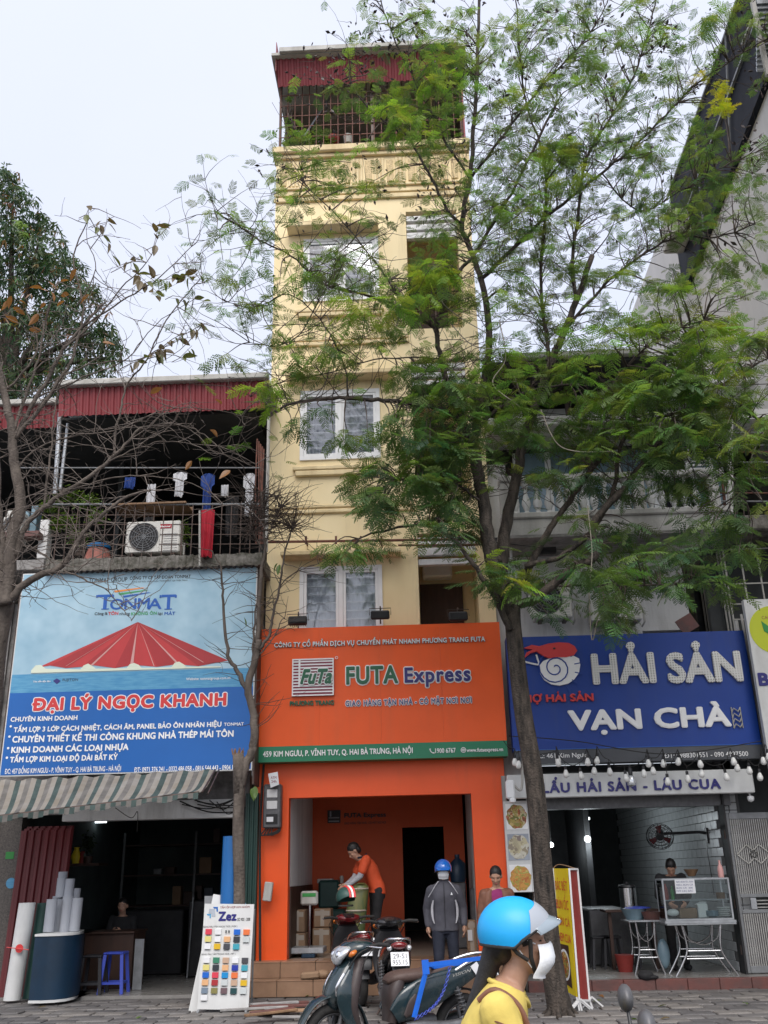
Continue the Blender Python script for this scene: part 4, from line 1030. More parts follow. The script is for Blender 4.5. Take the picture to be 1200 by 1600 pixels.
# wires under the billboard
m = MB()
for i in range(7):
    a = P(300 + U(-60, 40), 1255 + U(-6, 8), 14.85); b = P(372 + U(-6, 6), 1250 + U(-10, 20), 14.8); q = a.lerp(b, .5) - Vector((0, 0, U(.02, .16)))
    m.tube(catmull([a, q, b], 6), U(.006, .012), 5)
m.tube(catmull([P(180, 1262, 14.8), P(205, 1278, 14.8), P(215, 1268, 14.8), P(214, 1300, 14.8)], 5), .006, 5)
tag(m.build('cable_bundle', 'black_rubber', None, 60), 'tangle of black cables under the blue billboard on the grey lintel', 'cables')
# green ribbed column between the shops
m = MB(); X0, X1, Z0, Z1 = RC(381, 1240, 402, 1556, 15.0); corr(m, X0, X1, .0, Z1, 14.95, .055, .025); m.box(X0, X1, 14.97, 15.0, 0, Z1)
tag(m.build('shutter_edge', 'green_sheet'), 'dark green ribbed metal strip standing between the left shop and the orange front', 'metal sheet')
# ---- goods in front of the left shop
t = thing('metal_sheet_stack', 'dark red ribbed roofing sheets leaning beside the left shop entrance', 'roofing sheets', P(62, 1555, 14.8))
for k in range(3):
    m = MB(); X0, X1, Z0, Z1 = RC(22, 1297, 104, 1470, 14.9); corr(m, X0 + k * .02, X1 - .01 * k, .0, Z1 + .03 * k, 14.75 + k * .05, .10, .03, 14.95 + k * .05); m.build('roofing_sheet', 'dark_red_sheet', t)
def roll(nm, px, ytop, ybot, r, Y, m, lean=0, hollow=True, parent=None, z0=None, face=True):
    X = xat(px, (ytop + ybot) / 2, Y); z1 = zat(px, ytop, Y); z0 = zat(px, ybot, Y) if z0 is None else z0
    a = MB(); h = z1 - z0
    prof = [(r * .2, 0), (r, 0), (r, h)] + [(r * .85, h), (r * .82, h - .01), (r * .6, h - .01), (r * .55, h), (r * .25, h), (r * .2, h - .05)]
    a.lathe(prof, (X, Y, z0), 20)
    if lean: a.v = [(x + (z - z0) * lean, y, z) for x, y, z in a.v]
    return a.build(nm, m, parent, 40)
r1 = roll('plastic_roll', 27, 1411, 1560, .115, 14.35, 'board_white', lean=.06, z0=.036)
tag(r1, 'tall white plastic sheet roll with a red mark leaning at the left edge', 'plastic roll')
m = MB(); q = P(30, 1482, 14.2); m.v = []; m.lathe([(.0001, 0), (.055, 0), (.055, .006)], q, 14, 'Y'); m.build('printed_mark', 'print_letter_red', r1)
q = P(15, 1480, 14.2); m = MB(); m.tube([q + Vector((-.03, -.02, 0)), P(45, 1484, 14.17)], .006, 5); m.build('string', 'print_letter_red', r1)
r2 = roll('plastic_roll', 55, 1411, 1560, .11, 14.55, 'roll_green', lean=.06, z0=.036); tag(r2, 'dark green plastic sheet roll standing between the white roll and the blue counter', 'plastic roll')
k = 0
for (px, yt, yb_, Y) in ((78, 1405, 1456, 14.3), (92, 1404, 1456, 14.55), (103, 1400, 1456, 14.4), (118, 1403, 1455, 14.4), (88, 1400, 1440, 14.7), (95, 1372, 1402, 14.5), (108, 1373, 1400, 14.5), (98, 1362, 1376, 14.6), (118, 1388, 1404, 14.6)):
    lab = ('leftmost', 'second from the left', 'middle', 'rightmost', 'hindmost')[k] + ' short grey roll of the lower row on the blue counter' if k < 5 else ('left', 'right', 'topmost', 'far right')[k - 5] + ' short grey roll of the upper row above the blue counter'
    o = roll('grey_roll', px, yt, yb_, .075 if k < 5 else .066, Y, 'roll_grey', lean=.03); tag(o, lab, 'plastic roll', 'grey plastic rolls stacked on the blue counter'); k += 1
t = thing('counter', 'curved blue clad counter with pale edging at the left shop entrance', 'counter', P(90, 1560, 14.2))
cv = [(px, Y) for px, Y in ((50, 13.95), (70, 13.93), (90, 13.98), (108, 14.1), (120, 14.3), (127, 14.6), (128, 15.0))]
def ctop(z0, z1, off, m, nm):
    a = MB(); vs = []; pts = [Vector((xat(px, 1510, Y), Y, 0)) for px, Y in cv]; k = len(pts)
    o = [p + Vector((0, -off, 0)) for p in pts]; b = [Vector((p.x, 15.0, 0)) for p in pts]
    vs = [(p.x, p.y, z0) for p in o] + [(p.x, p.y, z1) for p in o] + [(p.x, p.y + .0, z1) for p in b] + [(p.x, p.y, z0) for p in b]
    fs = [(i, i + 1, k + i + 1, k + i) for i in range(k - 1)] + [(k + i, k + i + 1, 2 * k + i + 1, 2 * k + i) for i in range(k - 1)] + [(0, k, 2 * k, 3 * k)] + [(3 * k + i, 3 * k + i + 1, i + 1, i) for i in range(k - 1)]
    a.add(vs, fs); return a.build(nm, m, t, 40)
zc = zat(90, 1459, 13.95)
ctop(.07, zc - .03, 0, 'counter_blue', 'front_panel'); ctop(zc - .028, zc, .015, 'board_white', 'worktop'); ctop(.036, .068, .015, 'board_white', 'plinth')
def stool(px, ytop, ybot, Y, m, label, w=.15):
    X = xat(px, (ytop + ybot) / 2, Y); z0 = .036; z1 = zat(px, ytop, Y); t = thing('stool', label, 'stool', (X, Y, z0), 'plastic stools in the left shop')
    a = MB(); a.bbox(X - w, X + w, Y - w, Y + w, z1 - .03, z1, .015); a.build('seat', m, t)
    for sx in (-1, 1):
        for sy in (-1, 1):
            a = MB(); a.bar((X + sx * w * .8, Y + sy * w * .8, z1 - .03), (X + sx * w * 1.1, Y + sy * w * 1.1, z0), .045, .03); a.build('leg', m, t)
    a = MB()
    for s in (-1, 1): a.bar((X - w * .9, Y + s * w * .93, z0 + .14), (X + w * .9, Y + s * w * .93, z0 + .14), .02, .03); a.bar((X + s * w * .93, Y - w * .9, z0 + .142), (X + s * w * .93, Y + w * .9, z0 + .142), .02, .03)
    a.build('stretcher', m, t)
stool(180, 1487, 1540, 14.95, 'stool_blue', 'bright blue plastic stool in front of the dark desk')
stool(146, 1492, 1545, 14.9, 'stool_black', 'black plastic stool beside the blue counter')
t = thing('desk', 'dark wooden desk inside the left shop where a woman sits', 'desk', P(175, 1530, 15.6))
X0, X1, Z0, Z1 = RC(132, 1455, 212, 1530, 15.6)
m = MB(); m.bbox(X0, X1, 15.45, 16.2, Z1 - .03, Z1, .006); m.build('desktop', 'wood_dark', t)
m = MB(); m.box(X0 + .02, X1 - .02, 15.5, 15.53, .04, Z1 - .031); m.build('front_panel', 'wood_dark', t)
for xx in (X0 + .02, X1 - .06):
    m = MB(); m.box(xx, xx + .04, 15.54, 16.15, .04, Z1 - .031); m.build('side_panel', 'wood_dark', t)
m = MB(); m.box(xat(208, 1520, 15.3), xat(222, 1520, 15.3), 15.3, 15.33, .04, .72); tag(m.build('board', 'grey_steel'), 'grey board leaning against the end of the dark desk', 'board')
# shelves with goods deep in the left shop
t = thing('shelf_rack', 'dark loaded shelf rack at the back of the left shop', 'shelf', (-4.3, 20, .04))
for i in range(4):
    m = MB(); m.box(-5.9, -3.0, 19.4, 20.2, .5 + i * .55, .53 + i * .55); m.build('shelf_board', 'wood_dark', t)
for xx in (-5.9, -4.5, -3.04):
    m = MB(); m.box(xx, xx + .04, 19.36, 19.4, .04, 2.4); m.build('upright', 'grey_steel', t)
for i in range(22):
    X = -5.7 + rnd() * 2.6; lv = random.randint(0, 3); h = U(.1, .35); z = .531 + lv * .55
    m = MB(); m.bbox(X, X + U(.1, .28), 19.45, 19.45 + U(.1, .25), z, z + h, .01)
    gm, gc = random.choice([('cardboard', 'light brown'), ('very_dark', 'black'), ('counter_blue', 'blue'), ('pot_pink', 'pinkish'), ('wood_dark', 'dark brown'), ('grey_steel', 'grey')])
    tag(m.build('goods_box', gm), '%s carton on the %s shelf at the back of the left shop' % (gc, ('lowest', 'second', 'third', 'top')[lv]), 'box', 'goods on the shelf rack in the left shop')
m = MB(); X0, X1, Z0, Z1 = RC(142, 1284, 166, 1288, 18.5); m.tube([(X0, 18.5, Z1), (X1, 18.5, Z1)], .02, 8)
tag(m.build('tube_light', 'lamp_glow'), 'small lit fluorescent tube near the ceiling of the left shop', 'lamp')
t = thing('altar_plant', 'small dark plant and vases on a ledge high in the left shop', 'plant', P(130, 1350, 16.5))
m = MB(); leafcloud(m, P(137, 1318, 16.5), (.18, .15, .25), 160, .08, [(.03, .05, .02), (.05, .08, .03)]); m.build('foliage', 'leaf_tint', t, kind='stuff')
m = MB(); c = P(118, 1350, 16.5); m.lathe([(.06, 0), (.09, .12), (.04, .22), (.05, .26)], c, 12); m.build('vase', 'banner_yellow', t, 40)
m = MB(); c = P(128, 1350, 16.5); m.lathe([(.05, 0), (.05, .16), (.03, .2)], c, 12); m.build('jar', 'banner_red', t, 40)
m = MB(); c = P(137, 1350, 16.5); m.lathe([(.07, 0), (.08, .12)], c, 12); m.build('pot', 'wood_dark', t, 40)
m = MB(); X0, X1, Z0, Z1 = RC(108, 1349, 160, 1353, 16.5); m.box(X0, X1, 16.3, 16.8, Z0, Z1); m.build('ledge', 'wood_dark', t)
m = MB(); c = P(193, 1500, 19); m.bbox(-5.3, -4.2, 17.5, 18.5, .04, 1.05, .02); m.bbox(-4.0, -3.2, 17.0, 18.6, .04, 1.2, .02)
tag(m.build('stacked_goods', 'very_dark'), 'dark heaps of goods standing in the middle of the left shop', 'goods')
for i in range(3):
    m = MB(); X = -3.95 + i * .22; m.tube([(X, 16.9, .04), (X + .03, 16.95, 1.25)], .012, 6); tag(m.build('metal_rod', 'galvanised', None, 30), 'thin pale metal rod standing in the dark left shop', 'rod', 'metal rods in the left shop')
# stickers
def sticker(x0, y0, x1, y1, Y, mm, label, txt=None):
    X0, X1, Z0, Z1 = RC(x0, y0, x1, y1, Y); m = MB(); m.box(X0, X1, Y - .006, Y - .001, Z0, Z1); o = tag(m.build('sticker', mm), label, 'sticker'); return o
sticker(9, 1331, 22, 1342, 15.0, 'leafprint', 'small green and white sticker on the granite pillar')
m = MB(); c = P(17, 1380, 14.99); m.lathe([(.0001, 0), (.075, 0), (.075, .006)], c, 20, 'Y'); tag(m.build('sticker', 'print_sea'), 'round light blue sticker on the granite pillar', 'sticker')
# ---- the colour sample board
ZY = 13.0
zb = thing('sample_board', 'tall white sample board with rows of coloured chips standing before the left shop', 'sample board', P(350, 1585, ZY))
A, B, C_, D_ = P(320, 1412, ZY), P(397, 1413, ZY), P(308, 1577, ZY), P(388, 1578, ZY)
def zq(u, v): return A.lerp(B, u).lerp(C_.lerp(D_, u), v)   # u across, v down
m = MB(); d = Vector((0, .03, 0)); m.add([A, B, D_, C_, A + d, B + d, D_ + d, C_ + d], [(3, 2, 1, 0), (4, 5, 6, 7), (0, 1, 5, 4), (1, 2, 6, 5), (2, 3, 7, 6), (3, 0, 4, 7)]); m.build('board', 'board_white', zb)
m = MB()
for s in (0, 1):
    a = zq(s, 1) + Vector((.02 if s == 0 else -.02, .015, 0)); m.bar(a, Vector((a.x - .02, a.y, 0)), .025, .025)
    a = zq(s, .05) + Vector((0, .035, 0)); m.bar(a, Vector((a.x - .08, a.y + .45, 0)), .025, .025)
m.build('leg', 'galvanised', zb)
cc = {'R': (.62, .05, .08), 'W': (.72, .73, .74), 'B': (.01, .12, .52), 'O': (.72, .17, .05), 'Y': (.66, .58, .20), 'P': (.70, .40, .20), 'K': (.03, .035, .045), 'w': (.52, .56, .56),
      'G': (.66, .42, .02), 'k': (.06, .06, .07), 'T': (.05, .33, .42), 'g': (.04, .20, .12), 'b': (.50, .34, .24), 'N': (.02, .04, .33), 'S': (.01, .24, .55), 'M': (.35, .03, .035),
      's': (.17, .22, .28), 'o': (.22, .20, .07), 'v': (.14, .09, .10), 'D': (.015, .06, .065)}
for k_, v_ in cc.items(): mat('chip_' + ('a' if k_.islower() else '') + k_.lower(), v_, .35, nscale=9, namt=.08)
rows = [(.245, 'RW BO'), (.315, 'YWPKw'), (.385, 'WGkT '), (.515, 'WgbWk'), (.585, 'YKPNT'), (.655, 'BRSOW'), (.725, 'PMwbG'), (.80, 'sovDw'), (.865, 'W    ')]
for v_, s in rows:
    for i, ch in enumerate(s):
        if ch == ' ': continue
        u0 = .06 + i * .19; m = MB(); a, b, c, d_ = zq(u0, v_), zq(u0 + .125, v_), zq(u0 + .125, v_ + .052), zq(u0, v_ + .052); o = Vector((0, -.02, 0))
        m.add([a + o, b + o, c + o, d_ + o, a, b, c, d_], [(3, 2, 1, 0), (0, 1, 5, 4), (1, 2, 6, 5), (2, 3, 7, 6), (3, 0, 4, 7)]); m.build('colour_chip', 'chip_' + ('a' if ch.islower() else '') + ch.lower(), zb)
m = MB()
for v_, s in rows:
    for i, ch in enumerate(s):
        if ch == ' ': continue
        u0 = .075 + i * .19; a, b = zq(u0, v_ + .058), zq(u0 + .085, v_ + .062); m.box(a.x, b.x, ZY - .004, ZY - .001, b.z, a.z)
for q in (.46, .52): a, b = zq(q, .255), zq(q + .02, .28); m.box(a.x, b.x, ZY - .02, ZY - .001, b.z, a.z)
m.build('chip_caption', 'letter_dark', zb)
text('Zez', 341, 1424, 370, 1439, ZY - .001, 'letter_navy', zb, .004, .05)
text('TẤM ỐP HỢP KIM NHÔM', 344, 1416, 390, 1419, ZY - .001, 'banner_red', zb, .002, .01)
text('ISO 9001 : 2008', 371, 1434, 391, 1439, ZY - .001, 'letter_dark', zb, .002, .02)
text('BẢNG MÀU TẤM NGOÀI TRỜI ( PVDF )', 318, 1446.5, 371, 1449, ZY - .001, 'letter_dark', zb, .002, 0)
text('BẢNG MÀU TẤM TRONG NHÀ ( PET )', 315, 1489.5, 368, 1492, ZY - .001, 'letter_dark', zb, .002, 0)
for nm, pts, mm in (('logo_mark', [(333, 1417), (340.5, 1417), (340.5, 1425), (338.5, 1424), (338, 1419.5), (334.5, 1419.5)], 'print_blue'), ('logo_mark', [(323, 1428), (330, 1428), (329.5, 1435), (327.5, 1434), (327.5, 1430.5), (324.5, 1430.5)], 'print_sea'), ('logo_mark', [(327, 1420), (336, 1420), (336.5, 1432), (331, 1432), (331, 1427), (326, 1427)], 'room_grey')):
    m = MB(); m.prism(flat(pts, ZY), ZY - .004, ZY - .001); m.build(nm, mm, zb)
m = MB(); m.bar(P(340, 1398, 13.35), P(299, 1592, 13.2), .11, .02, up=(0, 1, 0)); tag(m.build('white_batten', 'board_white'), 'long white batten leaning behind the sample board', 'batten')
m = MB(); X0, X1, Z0, Z1 = RC(319, 1400, 333, 1440, 13.5); m.box(X0, X1, 13.5, 13.55, .03, Z1); tag(m.build('metal_plate', 'grey_steel'), 'grey metal plate standing behind the sample board top', 'panel')
r3 = roll('blue_sheet_roll', 357, 1307, 1600, .135, 13.35, 'roll_blue', lean=.01, z0=0.0); tag(r3, 'tall glossy blue plastic roll behind the sample board', 'plastic roll')
m = MB(); c = P(378, 1412, 13.3); m.lathe([(.055, -.3), (.055, 0), (.03, .02)], c, 12); tag(m.build('roll_end', 'print_sea', None, 40), 'pale blue tube end just above the sample board', 'tube')
# broken boards and rubble
for i in range(16):
    c = G(U(392, 460), U(1574, 1600)); a = U(-.4, .5); L = U(.15, .45); m = MB(); m.bbox(-L, L, -.04, .04, 0, .025, .004)
    o = m.build('board_scrap', random.choice(['wood', 'cardboard', 'red_kerb', 'kerb_stone'])); o.location = (c.x, c.y, .012 + i * .006); o.rotation_euler = (U(-.06, .06), U(-.05, .05), a)
    tag(o, 'broken board scrap lying on the pavement right of the sample board', 'scrap wood', 'broken boards on the pavement')
# ---- meter box and small boxes on the left edge of the orange front
t = thing('meter_box', 'weathered electricity meter box with dark cables left of the orange opening', 'meter box', P(426, 1290, 14.8))
X0, X1, Z0, Z1 = RC(411, 1225, 439, 1294, 14.8)
m = MB(); m.bbox(X0, X1, 14.8, 14.98, Z0, Z1, .02); m.build('casing', 'engine_grey', t)
for i, z in enumerate((.78, .52)):
    m = MB(); zc_ = Z0 + (Z1 - Z0) * z; m.bbox((X0 + X1) / 2 - .08, (X0 + X1) / 2 + .08, 14.785, 14.799, zc_ - .06, zc_ + .06, .01); m.build('meter_window', 'white_paint', t)
m = MB(); m.box(X0 + .05, X1 - .05, 14.79, 14.799, Z0 + .06, Z0 + .2); m.build('switch_panel', 'very_dark', t)
m = MB(); m.box(X0 + .06, X0 + .16, 14.784, 14.789, Z0 + .09, Z0 + .16); m.build('label_plate', 'paper', t)
m = MB()
for i in range(4): m.tube(catmull([(X0 + .05 + i * .03, 14.85, Z0), (X0 - .02 + i * .05, 14.8, Z0 - .1), (X1 - .08 + i * .02, 14.82, Z0 - .05), (X1 - .02, 14.85, Z0 + .02)], 5), .01, 5)
m.tube(catmull([(X0 - .02, 14.9, Z1 + .3), (X0 - .05, 14.88, Z0), (X0 - .02, 14.9, .9), (X0, 14.93, .1)], 5), .02, 6)
m.build('cable', 'black_rubber', t, 60)
m = MB(); o_ = P(419, 1393, 14.85); m.bbox(-.06, .06, -.05, .05, -.13, .13, .01); m.box(.0, .004, -.055, -.05, -.12, .12); o = m.build('junction_box', 'gutter'); o.location = o_; o.rotation_euler = (0, .12, 0); tag(o, 'small pale junction box on the left orange pillar edge', 'junction box')
t = thing('card_tag', 'small tilted white card hanging under the left corner of the orange signboard', 'card', P(427, 1218, 14.7)); m = MB(); m.prism(flat([(419, 1209), (434, 1206), (436, 1226), (423, 1231)], 14.7), 14.69, 14.70); m.build('card', 'paper', t)
text('ATM', 423, 1213, 432, 1217, 14.689, 'letter_maroon', t, .002, .01); text('24h', 424, 1219, 432, 1223, 14.689, 'letter_maroon', t, .002, .01)

# ================================================================== 461: seafood restaurant on the right
Y6 = 15.2
rh = thing('restaurant_building', 'old white balconied building housing the blue signed seafood restaurant', 'building', (3.2, 15.2, 0))
Q0, Q1 = 1.30, 4.72
def zg(py, Y=Y6): return zat(960, py, Y)
# first floor wall with the air conditioners
m = MB(); wallholes(m, Q0, Q1 - .3, 3.2, zg(842), Y6 + .1, Y6 + .3, [(xat(1005, 975, Y6), xat(1085, 975, Y6), 4.6, zg(985))]); m.build('lower_wall', 'white_wall', rh)
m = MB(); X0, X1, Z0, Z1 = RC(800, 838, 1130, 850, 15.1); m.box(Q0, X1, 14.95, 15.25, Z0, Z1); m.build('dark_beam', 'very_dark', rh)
m = MB(); m.box(Q0, xat(1080, 870, 14.6), 14.3, 15.29, zg(842, 14.5), zg(838, 14.5)); m.build('soffit', 'concrete', rh)
# balcony: slab, balusters, hand rail
YBc = 14.3
z_a, z_b, z_c, z_d, z_e = [zat(960, q, YBc) for q in (832, 806, 797, 748, 738)]
x_a, x_b = xat(782, 800, YBc), xat(1137, 790, YBc)
m = MB(); m.bbox(x_a, x_b, YBc, 15.4, z_a, z_b, .01); m.bbox(x_a, x_b + .02, YBc - .05, YBc + .25, z_b + .002, z_c, .015); m.build('balcony_slab', 'old_white_wall', rh)
m = MB(); m.bbox(x_a, x_b, YBc - .03, YBc + .2, z_d, z_e, .02); m.build('handrail', 'old_white_wall', rh)
H = z_d - z_c; pf = [(.055, 0), (.055, .06 * H), (.03, .1 * H), (.075, .32 * H), (.07, .4 * H), (.03, .66 * H), (.028, .8 * H), (.05, .86 * H), (.05, .93 * H), (.055, .94 * H), (.055, H)]
bal = MB(); bal.lathe(pf, (0, 0, 0), 12); bal = bal.mesh('baluster', 'white_paint', 50)
n = 17
for i in range(n):
    X = x_a + .25 + (x_b - x_a - .7) * i / (n - 1)
    if i in (5, 11): continue
    inst('baluster', bal, (X, YBc + .08, z_c), rh)
for X in (x_a + .1, x_b - .18, x_a + .25 + (x_b - x_a - .7) * 5 / 16, x_a + .25 + (x_b - x_a - .7) * 11 / 16):
    m = MB(); m.bbox(X - .09, X + .09, YBc, YBc + .18, z_c + .002, z_d - .002, .01); m.build('balcony_pier', 'old_white_wall', rh)
# glazed wall behind the balcony
YG = 15.6; zg0, zg1 = z_b, zg(655, YG)
m = MB(); X0, X1 = xat(800, 700, YG), xat(1125, 700, YG); xs = [X0 + (X1 - X0) * q / 6 for q in range(7)]
wallholes(m, X0, X1, zg0, zg1 + .25, YG, YG + .1, [(xs[i] + .05, xs[i + 1] - .05, zg0 + .1, zg1 - .55) for i in range(6)] + [(xs[i] + .05, xs[i + 1] - .05, zg1 - .45, zg1) for i in range(6)]); m.build('window_frame', 'white_upvc', rh)
for i in range(6):
    m = MB(); m.box(xs[i] + .052, xs[i + 1] - .052, YG + .03, YG + .04, zg0 + .102, zg1 - .552); m.build('pane', 'glass_blue' if i != 4 else 'dark_glass', rh)
    m = MB(); m.box(xs[i] + .052, xs[i + 1] - .052, YG + .03, YG + .04, zg1 - .448, zg1 - .002); m.build('pane', 'glass_blue', rh)
m = MB(); m.box(X0 - .1, X1 + .1, YG + .3, YG + .4, zg0, zg1 + .3); m.build('room_back', 'dark_room', rh)
# louvred side shutter leaf
t_ = MB(); X0, X1, Z0, Z1 = RC(1068, 668, 1110, 736, 15.0);
for q in (0, 1): t_.box(X0 + q * (X1 - X0 - .05), X0 + .05 + q * (X1 - X0 - .05), 15.0, 15.05, Z0, Z1)
sh = t_.build('shutter', 'white_paint', rh)
for i in range(11):
    m = MB(); z = Z0 + .03 + i * (Z1 - Z0 - .05) / 11; m.box(X0 + .052, X1 - .052, 15.01, 15.03, z, z + .035); m.build('louvre', 'white_paint', sh)
# roof terrace level: beam, posts, dark void, roof edge
zt0, zt1, zt2 = zg(655, 14.4), zg(560, 14.4), zg(548, 14.4)
m = MB(); m.bbox(Q0 - .02, xat(1128, 655, 14.6), 14.5, 15.5, zt0, zt0 + .16, .01); m.build('upper_slab', 'old_white_wall', rh)
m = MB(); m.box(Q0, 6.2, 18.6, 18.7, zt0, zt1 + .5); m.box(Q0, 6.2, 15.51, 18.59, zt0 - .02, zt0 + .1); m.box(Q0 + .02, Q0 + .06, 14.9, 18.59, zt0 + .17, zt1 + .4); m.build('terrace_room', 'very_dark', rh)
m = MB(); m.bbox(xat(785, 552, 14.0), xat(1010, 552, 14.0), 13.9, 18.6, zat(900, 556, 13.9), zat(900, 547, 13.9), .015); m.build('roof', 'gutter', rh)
m = MB(); Z = zat(900, 556, 13.9); m.box(Q0, 4.3, 14.0, 18.5, Z - .06, Z - .002); m.build('roof_shade_sheet', 'very_dark', rh)  # black sheet added below the roof, standing in for the shade there
m = MB(); m.bbox(xat(1012, 560, 14.3), xat(1180, 560, 14.3), 14.3, 18.6, zat(1100, 600, 14.3), zat(1100, 590, 14.3), .015); m.build('roof', 'white_wall', rh)
for px in (790, 880, 1000, 1100):
    m = MB(); X = xat(px, 600, 14.9); m.box(X, X + .07, 14.9, 14.97, zt0 + .16, zt1); m.build('post', 'dark_steel', rh)
m = MB(); m.tube([(Q0 + .1, 14.9, zt0 + 1.0), (4.5, 14.9, zt0 + 1.0)], .02, 6); m.tube([(Q0 + .1, 14.9, zt0 + .6), (4.5, 14.9, zt0 + .6)], .014, 6); m.build('railing', 'dark_steel', rh, 30)
# brick coloured rough pier against the yellow house, meter and corner pipe
m = MB(); m.tube([P(797, 835, 14.8), P(803, 960, 14.8)], .022, 8); tag(m.build('white_pipe', 'white_paint', None, 30), 'thin white pipe standing behind the fork of the big tree', 'pipe')
acr = ac_unit(833, 906, 893, 968, 14.75, 'grey white outdoor air conditioner at the left above the blue sign, partly behind the trunk')
ac_unit(923, 935, 1003, 972, 14.8, 'outdoor air conditioner in the middle above the blue restaurant sign')
text('LG', 850, 938, 862, 946, 14.74, 'letter_dark', acr, .003, .02)
m = MB(); X0, X1, Z0, Z1 = RC(838, 836, 868, 865, 14.85); m.bbox(X0, X1, 14.8, 14.9, Z0, Z1, .01); tag(m.build('electric_box', 'very_dark'), 'black box under the white balcony slab behind the tree fork', 'box')
m = MB(); m.bar(P(1062, 982, 14.9), P(1085, 968, 14.9), .03, .25); tag(m.build('wood_board', 'red_kerb'), 'small brown board sticking up behind the blue sign', 'board')
# ---- blue sign
YR = 14.6
rs = thing('shop_sign', 'large blue restaurant signboard with white dotted letters and a red and white prawn logo', 'shop sign', (3.2, 14.7, 3.2))
A, B, C_, D_ = P(797, 993, YR), P(1162, 988, YR), P(795, 1170, YR), P(1190, 1164, YR)
rx0, rx1 = (A.x + C_.x) / 2, (B.x + D_.x) / 2; rz0 = (C_.z + D_.z) / 2; rz1 = (A.z + B.z) / 2; rz2 = zat(990, 1190, YR)
m = MB(); m.box(rx0, rx1, YR, YR + .28, rz0 + .001, rz1); m.build('panel', 'blue_panel', rs)
m = MB(); m.box(rx0 + .01, rx1 + .02, YR - .004, YR + .28, rz2, rz0 - .012); m.build('address_strip', 'grey_band', rs)
m = MB(); m.box(rx0, rx1 + .01, YR - .012, YR + .28, rz0 - .011, rz0); m.build('trim', 'print_logo_blue', rs)
mat('letter_dotted', (.60, .60, .56), .5)
n_ = MATS['letter_dotted'].node_tree; b_ = n_.nodes['Principled BSDF']; t_ = n_.nodes.new('ShaderNodeTexCoord'); mp_ = n_.nodes.new('ShaderNodeMapping'); mp_.inputs['Scale'].default_value = (1, 0, 1)
v_ = n_.nodes.new('ShaderNodeTexVoronoi'); v_.inputs['Scale'].default_value = 26; v_.inputs['Randomness'].default_value = 0
r_ = n_.nodes.new('ShaderNodeValToRGB'); r_.color_ramp.interpolation = 'CONSTANT'; r_.color_ramp.elements[0].color = (.16, .15, .13, 1); r_.color_ramp.elements[1].position = .24; r_.color_ramp.elements[1].color = (.72, .72, .69, 1)
n_.links.new(t_.outputs['Object'], mp_.inputs[0]); n_.links.new(mp_.outputs[0], v_.inputs[0]); n_.links.new(v_.outputs['Distance'], r_.inputs[0]); n_.links.new(r_.outputs[0], b_.inputs['Base Color'])
text('HẢI', 924, 1021, 1023, 1069, YR, 'letter_dotted', rs, .05, .04)
text('SẢN', 1041, 1019, 1158, 1067, YR, 'letter_dotted', rs, .05, .04)
text('VẠN CHÀ', 887, 1107, 1141, 1139, YR, 'letter_white', rs, .045, .04, sp=1.0)
text('CHỢ HẢI SẢN', 803, 1085.5, 927, 1097.5, YR, 'print_letter_red', rs, .05, .04)
text('ĐC: 461 Kim Ngưu', 833, 1177, 916, 1184, YR - .005, 'letter_white', rs, .006, .01)
text('ĐT: 0988301551 - 090 4997500', 1038, 1175.5, 1169, 1183, YR - .005, 'letter_white', rs, .006, .01)
sc = [(842, 1041), (848, 1034), (862, 1028), (880, 1026), (896, 1026), (904, 1030), (906, 1040), (904, 1052), (897, 1062), (887, 1069), (874, 1072), (861, 1070), (850, 1063), (844, 1053)]
m = MB(); m.prism(flat(sc, YR), YR - .05, YR); shl = m.build('shell_logo', 'letter_white', rs)
m = MB(); c = P(867, 1045, YR); sp_ = []
for i in range(34): a = i * .42 + 1; r = .03 + i * .0078; sp_.append((c.x - r * math.cos(a), YR - .054, c.z + r * math.sin(a)))
m.tube(sp_, .010, 6)
for i in range(7):
    a = -1.5 + i * .42; r0, r1_ = .30, .42; m.bar((c.x + r0 * math.cos(a), YR - .053, c.z + r0 * math.sin(a)), (c.x + r1_ * math.cos(a), YR - .053, c.z + r1_ * math.sin(a)), .014, .006, up=(0, 1, 0))
m.build('shell_spiral', 'blue_panel', shl)
pr_ = [(818, 1014), (830, 1009), (842, 1011), (856, 1007), (872, 1005), (888, 1006), (897, 1011), (901, 1018), (896, 1025), (884, 1028), (868, 1028), (858, 1030), (848, 1026), (838, 1019), (828, 1022), (818, 1030), (822, 1021), (832, 1016), (824, 1015)]
m = MB(); m.prism(flat(pr_, YR), YR - .065, YR - .01); m.build('prawn_logo', 'print_letter_red', rs)
m = MB(); m.tube([P(x, y, YR - .03) for x, y in catmull([(820, 1034), (832, 1037), (842, 1038), (840, 1030), (838, 1023)], 4)], .014, 6); m.build('antenna', 'letter_white', rs, 40)
m = MB(); c = P(866, 1013, YR - .07); m.ell(c, (.02, .01, .015)); m.build('eye', 'letter_dark', rs)
m = MB(); X0, X1, Z0, Z1 = RC(1144, 1105, 1158, 1138, YR)
for i in range(4):
    z = Z0 + (Z1 - Z0) * i / 4
    m.tube([(X0, YR - .02, z), (X0 + .03, YR - .03, z + .06), (X1 - .04, YR - .03, z + .01), (X1, YR - .02, z + .07)], .011, 5)
m.tube([(X0, YR - .02, Z0), (X0, YR - .02, Z1)], .008, 5); m.tube([(X1, YR - .02, Z0), (X1, YR - .02, Z1)], .008, 5); m.build('bent_wire', 'gutter', rs, 50)
